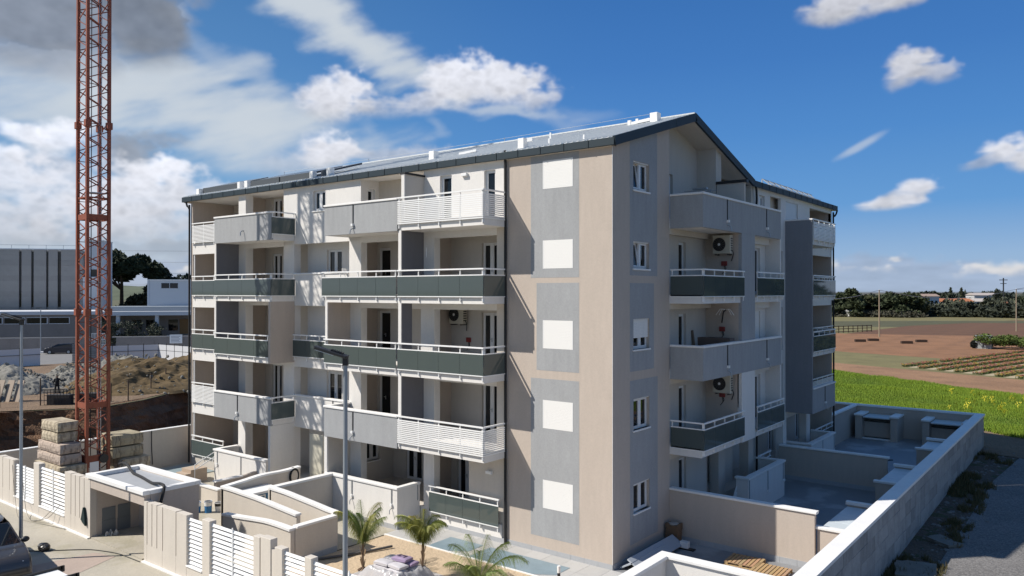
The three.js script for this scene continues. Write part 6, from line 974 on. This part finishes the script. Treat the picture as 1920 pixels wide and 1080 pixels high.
const leafM = (c) => new THREE.MeshPhysicalMaterial({ color: new THREE.Color().setRGB(...c), roughness: 0.85, side: THREE.DoubleSide });
const barkM = mat([0.07, 0.05, 0.035], 1);
function tree(name, label, category, x, z, h, w, kind, color, seed, n = 2600, group) {
  const t = thing(name, label, category, [x, 0, z], 0, group), r = rng(seed), lobes = [];
  if (kind === 'cypress') for (let i = 0; i < 7; i++) lobes.push([(r() - 0.5) * w * 0.15, h * (0.14 + 0.12 * i), (r() - 0.5) * w * 0.15, w * 0.5 * (1 - i / 8.5), h * 0.12]);
  else if (kind === 'pine') for (let i = 0; i < 15; i++) { const a = r() * 6.283, d = Math.sqrt(r()) * w * 0.42; lobes.push([Math.cos(a) * d, h * 0.72 + h * 0.2 * (1 - (d / (w * 0.5)) ** 2) + (r() - 0.5) * h * 0.06, Math.sin(a) * d, w * 0.14, h * 0.11]); }
  else if (kind === 'low') for (let i = 0; i < 20; i++) { const a = r() * 6.283, d = Math.sqrt(r()) * w * 0.40, y = (0.14 + 0.68 * r()) * (1 - 0.35 * (d / (w * 0.4)) ** 2); lobes.push([Math.cos(a) * d, h * y, Math.sin(a) * d, w * (0.10 + 0.08 * r()), h * (0.10 + 0.07 * r())]); }
  else for (let i = 0; i < 16; i++) { const a = r() * 6.283, d = Math.sqrt(r()) * w * 0.36, y = 0.24 + 0.62 * r(); lobes.push([Math.cos(a) * d * Math.sin(Math.PI * Math.min(0.92, y + 0.1)), h * y, Math.sin(a) * d, w * (0.12 + 0.1 * r()), h * (0.09 + 0.07 * r())]); }
  const th = kind === 'pine' ? h * 0.7 : kind === 'low' ? h * 0.3 : h * 0.45, limbs = [smooth(new THREE.CylinderGeometry(w * 0.018, w * 0.035, th, 8).translate(0, th / 2, 0))];
  for (let i = 0; i < 5; i++) { const L0 = lobes[i * 2 % lobes.length]; limbs.push(beam([0, th * 0.8, 0], [L0[0], L0[1], L0[2]], w * 0.016)); }
  obj('trunk', limbs.map(metric), barkM, t); obj('crown', crown(r, n, lobes, w * (kind === 'cypress' ? 0.06 : 0.032)), leafM(color), t); return t;
}
tree('stone_pine', 'dark round stone pine behind the crane, above the school', 'tree', -158, -58.2, 18.3, 17, 'pine', [0.022, 0.034, 0.014], 11, 9000);
tree('broad_tree', 'brown green broad tree right of the stone pine', 'tree', -150, -60, 13, 13, 'round', [0.038, 0.036, 0.014], 12, 6000);
tree('broad_tree', 'dark green tree between the pine and the white annex', 'tree', -158, -69, 12.5, 14, 'round', [0.022, 0.033, 0.016], 13, 6000);
tree('broad_tree', 'dark tree standing behind the white annex', 'tree', -197, -92, 17.5, 17, 'round', [0.016, 0.03, 0.022], 14, 6000);
tree('bare_tree', 'slim dark cypress seen through the crane mast', 'tree', -178, -60, 19, 3.5, 'cypress', [0.03, 0.035, 0.025], 15, 1500);
for (const [i, [x, z]] of [[-122.4, -43.2], [-120.3, -46.2], [-124.3, -40.2]].entries()) tree('olive_tree', ['small olive tree left of the colonnade door', 'small olive tree nearest the colonnade door', 'small olive tree beside the crane before the school'][i], 'tree', x, z, 5.2, 4.6, 'round', [0.06, 0.068, 0.045], 21 + i, 1100);
struct('far_hills', (() => { const g = new THREE.PlaneGeometry(1600, 700, 80, 20); g.rotateX(-Math.PI / 2); const p = g.attributes.position; for (let i = 0; i < p.count; i++) { const v = (p.getZ(i) + 350) / 700; p.setY(i, 26 * Math.sin(Math.PI * v) * (0.5 + fbm(p.getX(i) * 0.006 + 3, v * 2, 671, 4)) - 1); } g.rotateY(rad(38)); g.translate(-1300, 0, -620); return metric(g); })(), new THREE.MeshPhysicalMaterial({ map: toneTex([0.085, 0.10, 0.06], 120, 681, 0.3, 0.1), roughness: 1 }));

// tall trees just outside the right edge of the frame, mirrored in the shaded balcony glass
[[25, -42, 14, 13], [30, -52, 15, 14], [22.5, -57, 14.5, 13], [36, -58, 15, 15], [20.5, -68, 14, 13], [28, -72, 15, 15], [40, -46, 14, 14], [37, -76, 15, 16], [24, -86, 15, 15]].forEach(([x, z, h, w], i) => tree('roadside_tree', ['first', 'second', 'third', 'fourth', 'fifth', 'sixth', 'seventh', 'eighth', 'ninth'][i] + ' dark leafy tree in the row beyond the asphalt road, outside the right edge', 'tree', x, z, h, w, 'round', [0.022, 0.034, 0.014], 200 + i, 4200));
[[17, -62], [16, -71], [19.5, -76], [23, -82], [18, -84]].forEach(([x, z], i) => tree('leafy_shrub', ['first', 'second', 'third', 'fourth', 'fifth'][i] + ' tall leafy shrub under the roadside trees, outside the right edge', 'shrub', x, z, 6.5, 7.5, 'low', [0.03, 0.042, 0.016], 230 + i, 3000));
// ---- the country on the right: hedges, trees, farmhouses, poles
const along = (f, d) => { const a = Math.atan2(-0.7905, -0.6122) + rad(f); return [13.94 + Math.cos(a) * d, 23.8 + Math.sin(a) * d]; };   // heading from the viewpoint in degrees, distance
{
  const r = rng(7), greens = [[0.026, 0.038, 0.014], [0.034, 0.046, 0.016], [0.05, 0.055, 0.022], [0.022, 0.03, 0.016]];
  const list = [[22.9, 345, 13.4, 20, 'low'], [23.6, 340, 12.9, 18, 'low'], [24.4, 350, 11, 17, 'low'], [25.3, 352, 9.2, 17, 'low'], [26.0, 350, 11, 17, 'low'], [26.8, 346, 11.9, 18, 'low'], [27.5, 352, 10.2, 16, 'low'], [28.8, 470, 12.8, 18, 'low'], [29.3, 480, 11, 14, 'low'], [29.55, 500, 13, 5, 'cypress'], [30.15, 505, 13, 5, 'cypress'], [32.1, 520, 13, 15, 'low'], [33.7, 400, 9, 17, 'low'], [35.4, 500, 12.6, 12, 'low'], [35.6, 380, 9, 17, 'low'], [36.6, 340, 10.5, 18, 'low']];
  const look = ['tall dark spreading tree just right of the building, at the field edge', 'second tall dark spreading tree at the far edge of the field', 'round dark tree right of the two tall spreading trees', 'low round tree in the far row', 'olive green broad tree before the far houses', 'tall olive green tree left of the far houses', 'dark bush-like tree right of the tall olive green tree', 'dark dome of a tree rising alone on the horizon', 'small round tree beside the lone dome', 'first thin cypress on the horizon', 'second thin cypress on the horizon', 'dark round tree left of the power mast', 'green tree beside the power mast', 'single small tree at the right horizon', 'green tree by the white shed', 'green tree at the right edge'];
  list.forEach(([f, d, h, w, k], i) => { const [x, z] = along(f, d); tree(k === 'cypress' ? 'cypress' : i < 2 ? 'spreading_tree' : 'field_tree', look[i], 'tree', x, z, h, w, k, greens[i % 4], 100 + i, k === 'cypress' ? 900 : 3600); });
  // hedge belts that read as one mass
  const belt = (name, f0, f1, d0, d1, h, n, c, seed, size) => { const q = rng(seed), lobes = []; for (let i = 0; i < 150; i++) { const [x, z] = along(lerp(f0, f1, q()), lerp(d0, d1, q())); const hh = h * (0.4 + 0.7 * q()); lobes.push([x, hh * 0.5, z, 3 + 3.5 * q(), hh * 0.6]); } const o = obj(name, crown(q, n, lobes, size), leafM(c)); o.userData.kind = 'stuff'; tag(o, seed === 1 ? 'dark belt of scrub under the far trees on the right' : seed === 2 ? 'pale olive groves beyond the far trees' : seed === 3 ? 'farthest grey green band of trees on the horizon' : 'low scrub along the far edge of the field', 'scrub'); };
  belt('scrub_belt', 21.5, 38, 352, 378, 5.5, 26000, [0.026, 0.032, 0.018], 1, 0.62); belt('olive_grove', 21, 38, 390, 560, 6.5, 26000, [0.062, 0.068, 0.04], 2, 0.9); belt('tree_band', 18, 40, 700, 1300, 9, 22000, [0.05, 0.062, 0.05], 3, 2.2); belt('field_scrub', 22, 27.5, 335, 346, 2.6, 6000, [0.05, 0.048, 0.03], 4, 0.4);
  // houses among the trees
  const house = (label, f, d, w, dp, h, wall, roofC) => { const [x, z] = along(f, d), t = thing('farmhouse', label, 'house', [x, 0, z], rad(38)); obj('wall', box(-w / 2, w / 2, 0, h, -dp / 2, dp / 2), mat(wall, 0.9), t); const s = new THREE.Shape([[-dp / 2 - 0.4, h], [0, h + dp * 0.16], [dp / 2 + 0.4, h]].map(([u, y]) => new THREE.Vector2(u, y))), g = new THREE.ExtrudeGeometry(s, { depth: w + 0.8, bevelEnabled: false }); g.rotateY(Math.PI / 2); g.translate(-w / 2 - 0.4, 0, 0); obj('roof', metric(g), mat(roofC, 0.9), t); for (let i = 0; i < 3; i++) obj('window', box(-w / 2 + w * (0.2 + 0.27 * i), -w / 2 + w * (0.2 + 0.27 * i) + 1, h * 0.35, h * 0.75, dp / 2, dp / 2 + 0.05), M.pane, t); };
  house('orange roofed farmhouse among the far trees', 29.6, 420, 15, 9, 5.5, [0.42, 0.32, 0.24], [0.38, 0.14, 0.06]); house('white farmhouse right of the orange roofed one', 30.6, 425, 12, 9, 5.5, [0.62, 0.62, 0.60], [0.45, 0.40, 0.36]); house('white shed with a red side at the right edge of the far trees', 35.45, 330, 13, 9, 6.0, [0.68, 0.68, 0.68], [0.55, 0.10, 0.07]); house('low pink house left of the white shed', 33.3, 400, 12, 8, 4.4, [0.45, 0.33, 0.29], [0.35, 0.15, 0.09]); house('small white house half hidden by an olive green tree', 28.2, 400, 7, 7, 8.0, [0.6, 0.6, 0.6], [0.3, 0.22, 0.18]); house('pale house far beyond the olive groves', 31.3, 560, 16, 9, 8, [0.5, 0.5, 0.5], [0.4, 0.35, 0.32]); house('white hut at the left foot of the far trees', 23.7, 338, 4, 4, 2.2, [0.6, 0.6, 0.58], [0.5, 0.5, 0.5]);
  // poles and wire across the field
  const poles = [[along(25.37, 188), 10.3], [along(33.07, 232), 10.6], [along(18, 150), 10], [along(42, 290), 10.6]];
  poles.forEach(([[x, z], h], i) => { const t = thing('utility_pole', ['wooden pole in the field just right of the building', 'wooden pole behind the green hedge', 'wooden pole behind the building', 'wooden pole outside the right edge'][i], 'utility pole', [x, 0, z]); obj('pole', cyl(0, 0, h, 0, 0.16, 0.11, 10), mat([0.30, 0.24, 0.17], 0.95), t); obj('insulator', cyl(0, h, h + 0.2, 0, 0.06, 0.05, 8), M.pvc, t); if (i === 1) obj('arm', beam([0, h, 0], [1.6, h + 0.3, -1.2], 0.12), M.galv, t); });
  const W0 = (a, b, sag) => pipe([[a[0][0], a[1], a[0][1]], [lerp(a[0][0], b[0][0], 0.25), lerp(a[1], b[1], 0.25) - sag * 0.75, lerp(a[0][1], b[0][1], 0.25)], [(a[0][0] + b[0][0]) / 2, (a[1] + b[1]) / 2 - sag, (a[0][1] + b[0][1]) / 2], [lerp(a[0][0], b[0][0], 0.75), lerp(a[1], b[1], 0.75) - sag * 0.75, lerp(a[0][1], b[0][1], 0.75)], [b[0][0], b[1], b[0][1]]], 0.045, 40, 5);
  tag(obj('overhead_wire', W0(poles[0], poles[1], 2.1), M.galv), 'sagging overhead wire between the two field poles', 'wire'); tag(obj('overhead_wire', W0(poles[2], poles[0], 1.8), M.galv), 'overhead wire from the first field pole to the left', 'wire'); tag(obj('overhead_wire', W0(poles[1], poles[3], 2.0), M.galv), 'overhead wire leaving the frame on the right', 'wire');
  const [mx, mz] = along(32.4, 460), mt = thing('power_mast', 'dark power mast with cross arms among the far trees', 'mast', [mx, 0, mz]); obj('mast', beam([0, 0, 0], [0, 17, 0], 0.55), M.dark, mt); obj('cross_arm', [beam([-1.6, 16, 1.2], [1.6, 16, -1.2], 0.35), beam([-1.2, 14.2, 0.9], [1.2, 14.2, -0.9], 0.3)], M.dark, mt);
  for (const [f, d, h] of [[34.2, 370, 9.5]]) { const [x, z] = along(f, d), t = thing('utility_pole', 'grey post among the trees at the right', 'utility pole', [x, 0, z]); obj('pole', cyl(0, 0, h, 0, 0.2, 0.15, 8), M.galv, t); }
  { const t = thing('power_line', 'faint power lines crossing the sky left of the building', 'wire', [-300, 0, -120]); for (let i = 0; i < 4; i++) obj('wire', pipe([[-150, 30 - i * 4.5 + 6, 170], [-60, 27 - i * 4.5, 60], [60, 26.5 - i * 4.5, -60], [160, 30 - i * 4.5, -170]], 0.05, 40, 4), M.galv, t); }
  // wooden field fence, crates, hedge, flower rows
  const fa = [-41, -166], fb = [-33.6, -184.5], ft = thing('field_fence', 'dark wooden rail fence standing in the field beside the building edge', 'fence', [fa[0], 0, fa[1]]); for (let i = 0; i <= 11; i++) { const x = lerp(0, fb[0] - fa[0], i / 11), z = lerp(0, fb[1] - fa[1], i / 11); obj('post', beam([x, 0, z], [x, 1.7, z], 0.16), mat([0.06, 0.035, 0.025], 0.95), ft); if (i < 11) for (const y of [0.25, 0.95, 1.55]) obj('rail', beam([x, y, z], [lerp(0, fb[0] - fa[0], (i + 1) / 11), y, lerp(0, fb[1] - fa[1], (i + 1) / 11)], 0.1, 0.14), mat([0.06, 0.035, 0.025], 0.95), ft); }
  for (const [i, [f, d]] of [[24.2, 168], [25.0, 172], [27.0, 166], [27.85, 172]].entries()) { const [x, z] = along(f, d); const c = thing('field_crate', ['dark crate lying in the field left of the pole', 'dark crate lying in the field next to the pole', 'dark crate lying in the field right of the pole', 'dark crate lying farthest right in the field'][i], 'crate', [x, 0, z], rad(30)); obj('crate', [box(-1, 1, 0, 0.08, -0.4, 0.4), box(-1, 1, 0.08, 0.5, -0.4, -0.34), box(-1, 1, 0.08, 0.5, 0.34, 0.4), box(-1, -0.94, 0.08, 0.5, -0.33, 0.33), box(0.94, 1, 0.08, 0.5, -0.33, 0.33)], mat([0.05, 0.03, 0.022], 0.95), c); }
  { const lobes = [], q = rng(61); for (let i = 0; i < 60; i++) { const [x, z] = along(lerp(31.2, 38, q()), lerp(156, 163, q())); lobes.push([x, 0.9 + q() * 1.1, z, 1.0 + 0.7 * q(), 0.8]); } const h = thing('green_hedge', 'bright green leafy hedge in the field at the right edge', 'hedge', [0, 0, 0]); const c0 = along(34, 160); h.position.set(c0[0], 0, c0[1]); obj('foliage', crown(q, 15000, lobes.map((l) => [l[0] - c0[0], l[1], l[2] - c0[1], l[3], l[4]]), 0.17), leafM([0.085, 0.125, 0.022]), h); obj('stems', [...Array(30).keys()].map(() => { const l = lobes[Math.floor(q() * 60)]; return beam([l[0] - c0[0], 0, l[2] - c0[1]], [l[0] - c0[0] + 0.2, 1.5, l[2] - c0[1]], 0.06); }), barkM, h); const sc = along(31.35, 158); const st = thing('grey_cabinet', 'grey box at the left end of the hedge', 'box', [sc[0], 0, sc[1]]); obj('box', cbox(-1.2, 1.2, 0, 2.2, -0.6, 0.6), mat([0.3, 0.33, 0.33], 0.7), st); obj('cap', box(-1.3, 1.3, 2.2, 2.3, -0.7, 0.7), mat([0.22, 0.24, 0.24], 0.7), st); const dg = along(30.85, 158), dk = thing('dark_bush', 'small dark bush left of the grey box', 'bush', [dg[0], 0, dg[1]]); obj('foliage', crown(q, 900, [[0, 0.7, 0, 0.7, 0.7]], 0.14), leafM([0.012, 0.016, 0.012]), dk); }
}
{ // grass of the meadow, yellow flowers, tulip rows: nobody could count them
  const r = rng(71), inst = (name, label, geo, m, places, colors) => { const o = new THREE.InstancedMesh(geo, m, places.length), mm = new THREE.Matrix4(); places.forEach((p, i) => { mm.compose(new THREE.Vector3(p[0], p[1], p[2]), new THREE.Quaternion().setFromAxisAngle(new THREE.Vector3(0, 1, 0), p[4] ?? 0), new THREE.Vector3(p[3], p[3] * (p[5] ?? 1), p[3])); o.setMatrixAt(i, mm); if (colors) o.setColorAt(i, colors[i]); }); o.name = numbered(name); o.castShadow = o.receiveShadow = true; o.userData = { kind: 'stuff', label, category: name.replace(/_/g, ' ') }; scene.add(o); };
  const tuft = (() => { const pos = []; const q = rng(5); for (let i = 0; i < 9; i++) { const a = q() * 6.283, d = q() * 0.22, x = Math.cos(a) * d, z = Math.sin(a) * d, b = q() * 6.283, w = 0.03, lx = (q() - 0.5) * 0.3, lz = (q() - 0.5) * 0.3, h = 0.22 + 0.22 * q(); pos.push(x - Math.cos(b) * w, 0, z - Math.sin(b) * w, x + Math.cos(b) * w, 0, z + Math.sin(b) * w, x + lx, h, z + lz); } const g = new THREE.BufferGeometry(); g.setAttribute('position', new THREE.Float32BufferAttribute(pos, 3)); return metric(g); })();
  const inside = (x, z, poly) => { let c = false; for (let i = 0, j = poly.length - 1; i < poly.length; j = i++) { const [xi, zi] = poly[i], [xj, zj] = poly[j]; if ((zi > z) !== (zj > z) && x < (xj - xi) * (z - zi) / (zj - zi) + xi) c = !c; } return c; };
  const meadow = [[-22, -36], [-4, -38.2], [6.3, -40.4], [9.6, -37.8], [22, -29.8], [30, -47.5], [7.42, -62.6], [-13.3, -76], [-34, -89]];
  const P = [], C = [], Y = [];
  while (P.length < 70000) { const x = -34 + 64 * r(), z = -90 + 62 * r(); if (!inside(x, z, meadow)) continue; const n = fbm(x * 0.25, z * 0.25, 91, 4); P.push([x, 0, z, 0.6 + 0.8 * n + 0.3 * r(), r() * 6.28, 0.35 + 0.8 * n]); C.push(new THREE.Color().setRGB(0.085 + 0.13 * n + 0.04 * r(), 0.175 + 0.16 * n, 0.012 + 0.012 * r())); if (P.length % 30 === 0 && fbm(x * 0.35 + 7, z * 0.35, 95, 3) > 0.57 && z > -58 && r() < 0.05 + 0.05 * (x + 2))  Y.push([x, 0.3, z, 0.55 + 0.5 * r(), r() * 6.28]); }
  inst('meadow_grass', 'bright green meadow grass beyond the far boundary wall', tuft, new THREE.MeshPhysicalMaterial({ color: 0xffffff, roughness: 0.8, side: THREE.DoubleSide }), P, C);
  const flower = (() => { const pos = [], q = rng(6); for (let i = 0; i < 14; i++) { const a = q() * 6.283, d = 0.05 + 0.22 * q(), x = Math.cos(a) * d, z = Math.sin(a) * d, y = 0.1 + q() * 0.5, s = 0.05; pos.push(x - s, y, z, x + s, y, z + s * 0.3, x, y + s * 1.5, z - s * 0.5); } const g = new THREE.BufferGeometry(); g.setAttribute('position', new THREE.Float32BufferAttribute(pos, 3)); return metric(g); })();
  inst('yellow_flowers', 'yellow wild flowers scattered in the meadow', flower, new THREE.MeshPhysicalMaterial({ color: new THREE.Color().setRGB(0.55, 0.48, 0.02), roughness: 0.7, side: THREE.DoubleSide }), Y);
  const T = [], TC = [], S = [], A = [-7.9, -88.2], D0 = [14.0, 8.1], L0 = Math.hypot(...D0), ux = D0[0] / L0, uz = D0[1] / L0, bx = 11.2 / 43, bz = -40 / 43;
  const bloom = (() => { const pos = [], q = rng(8); for (let i = 0; i < 10; i++) { const a = q() * 6.283, d = 0.18 * q(), x = Math.cos(a) * d, z = Math.sin(a) * d, y = 0.3 + 0.12 * q(), s = 0.06; pos.push(x - s, y, z - s, x + s, y, z + s, x, y + 0.14, z, x + s, y, z - s, x - s, y, z + s, x, y + 0.14, z); } const g = new THREE.BufferGeometry(); g.setAttribute('position', new THREE.Float32BufferAttribute(pos, 3)); return metric(g); })();
  const tones = [[0.36, 0.10, 0.07], [0.42, 0.19, 0.14], [0.45, 0.33, 0.10], [0.44, 0.24, 0.19], [0.30, 0.07, 0.05]];
  for (let row = 0; row < 12; row++) {
    const sx = -7.8 + row * 2.25, sz = -88.3 + row * 1.31, len = 41 - row * 0.4;
    for (let k = 0; k < 520; k++) { const a = len * (k + r()) / 520, off = (r() - 0.5) * 0.85, x = sx + a * 0.249 + off * 0.968, z = sz - a * 0.968 + off * 0.249; if (fbm(x * 0.8, z * 0.8, 88, 3) < 0.33) continue; T.push([x, 0, z, 0.5 + 0.4 * r(), r() * 6.28]); const c = tones[Math.floor(Math.min(4.99, 5 * (0.65 * r() + 0.35 * vnoise(k * 0.07, row * 3, 7))))]; TC.push(new THREE.Color().setRGB(...c)); S.push([x + 0.1, 0, z, 0.8 + 0.4 * r(), r() * 6.28]); }
  }
  inst('tulip_rows', 'rows of red and yellow tulips in the field', bloom, new THREE.MeshPhysicalMaterial({ color: 0xffffff, roughness: 0.7, side: THREE.DoubleSide }), T, TC);
  inst('tulip_leaves', 'green leaves of the tulip rows', tuft, new THREE.MeshPhysicalMaterial({ color: new THREE.Color().setRGB(0.07, 0.10, 0.03), roughness: 0.8, side: THREE.DoubleSide }), S);
  const straw = []; for (let row = 0; row < 12; row++) { const sx = -7.8 + (row + 0.5) * 2.25, sz = -88.3 + (row + 0.5) * 1.31, c = [0.968, 0.249], d = [0.249, -0.968], w = 0.55, len = 20; const P4 = [[0, -w], [0, w], [len, w], [len, -w]].map(([a, o]) => [sx + d[0] * a + c[0] * o, sz + d[1] * a + c[1] * o]); const g = new THREE.ShapeGeometry(new THREE.Shape(P4.map(([x, z]) => new THREE.Vector2(x, -z)))); g.rotateX(-Math.PI / 2); g.translate(0, 0.03, 0); straw.push(metric(g)); } struct('straw_strips', straw, new THREE.MeshPhysicalMaterial({ map: toneTex([0.36, 0.30, 0.19], 3, 691, 0.15, 0.2), roughness: 1 }));
  // weeds and stones on the verge of the road
  const V = [], VC = []; for (let i = 0; i < 5200; i++) { const z = -31 + 38 * r(), x = 7.5 + Math.pow(r(), 1.5) * (1.9 - 0.012 * (z + 31)); if (fbm(x * 0.9, z * 0.5, 99, 3) < 0.57) continue; V.push([x, roadY(x, z), z, 0.35 + 0.65 * r() * r(), r() * 6.28]); const g = r(); VC.push(new THREE.Color().setRGB(0.05 + 0.10 * g, 0.06 + 0.05 * g, 0.02 + 0.03 * g)); }
  inst('verge_weeds', 'dry weeds along the foot of the boundary wall', tuft, new THREE.MeshPhysicalMaterial({ color: 0xffffff, roughness: 0.9, side: THREE.DoubleSide }), V, VC);
  const stone = new THREE.IcosahedronGeometry(0.12, 1); const sp = stone.attributes.position; for (let i = 0; i < sp.count; i++) { const k = 0.8 + 0.4 * hash2(Math.round(sp.getX(i) * 50), Math.round(sp.getY(i) * 50 + sp.getZ(i) * 31), 3); sp.setXYZ(i, sp.getX(i) * k, sp.getY(i) * 0.55 * k, sp.getZ(i) * k); }
  const G = []; for (let i = 0; i < 420; i++) { const z = -33 + 38 * r(), x = 7.6 + 2.2 * r(); G.push([x, roadY(x, z), z, 0.3 + 0.9 * r() * r(), r() * 6.28]); } inst('loose_stones', 'loose stones scattered on the road verge', metric(stone), mat([0.17, 0.16, 0.15], 0.95), G);
  const slab = thing('concrete_slab', 'broken concrete slab lying at the foot of the boundary wall', 'slab', [8.35, roadY(8, -7.2) + 0.02, -7.0], 0.2); const sg = new THREE.BoxGeometry(1.3, 0.2, 1.7, 6, 2, 8), gp = sg.attributes.position; for (let i = 0; i < gp.count; i++) { const n = fbm(gp.getX(i) * 2 + 5, gp.getZ(i) * 2 + gp.getY(i) * 5, 101, 3) - 0.5; gp.setXYZ(i, gp.getX(i) * (1 + n * 0.4), gp.getY(i) + 0.1 + n * 0.1, gp.getZ(i) * (1 + n * 0.3)); } obj('slab', metric(sg), new THREE.MeshPhysicalMaterial({ map: toneTex([0.19, 0.175, 0.15], 2, 697, 0.2, 0.2), roughness: 1 }), slab);
  const sl2 = thing('concrete_slab', 'smaller broken slab farther along the wall foot', 'slab', [8.6, roadY(8, -11.5) + 0.01, -11.4], 0.9); obj('slab', metric(sg.clone().scale(0.55, 0.7, 0.7)), mat([0.17, 0.16, 0.14], 1), sl2);
}
renderer.render(scene, camera);
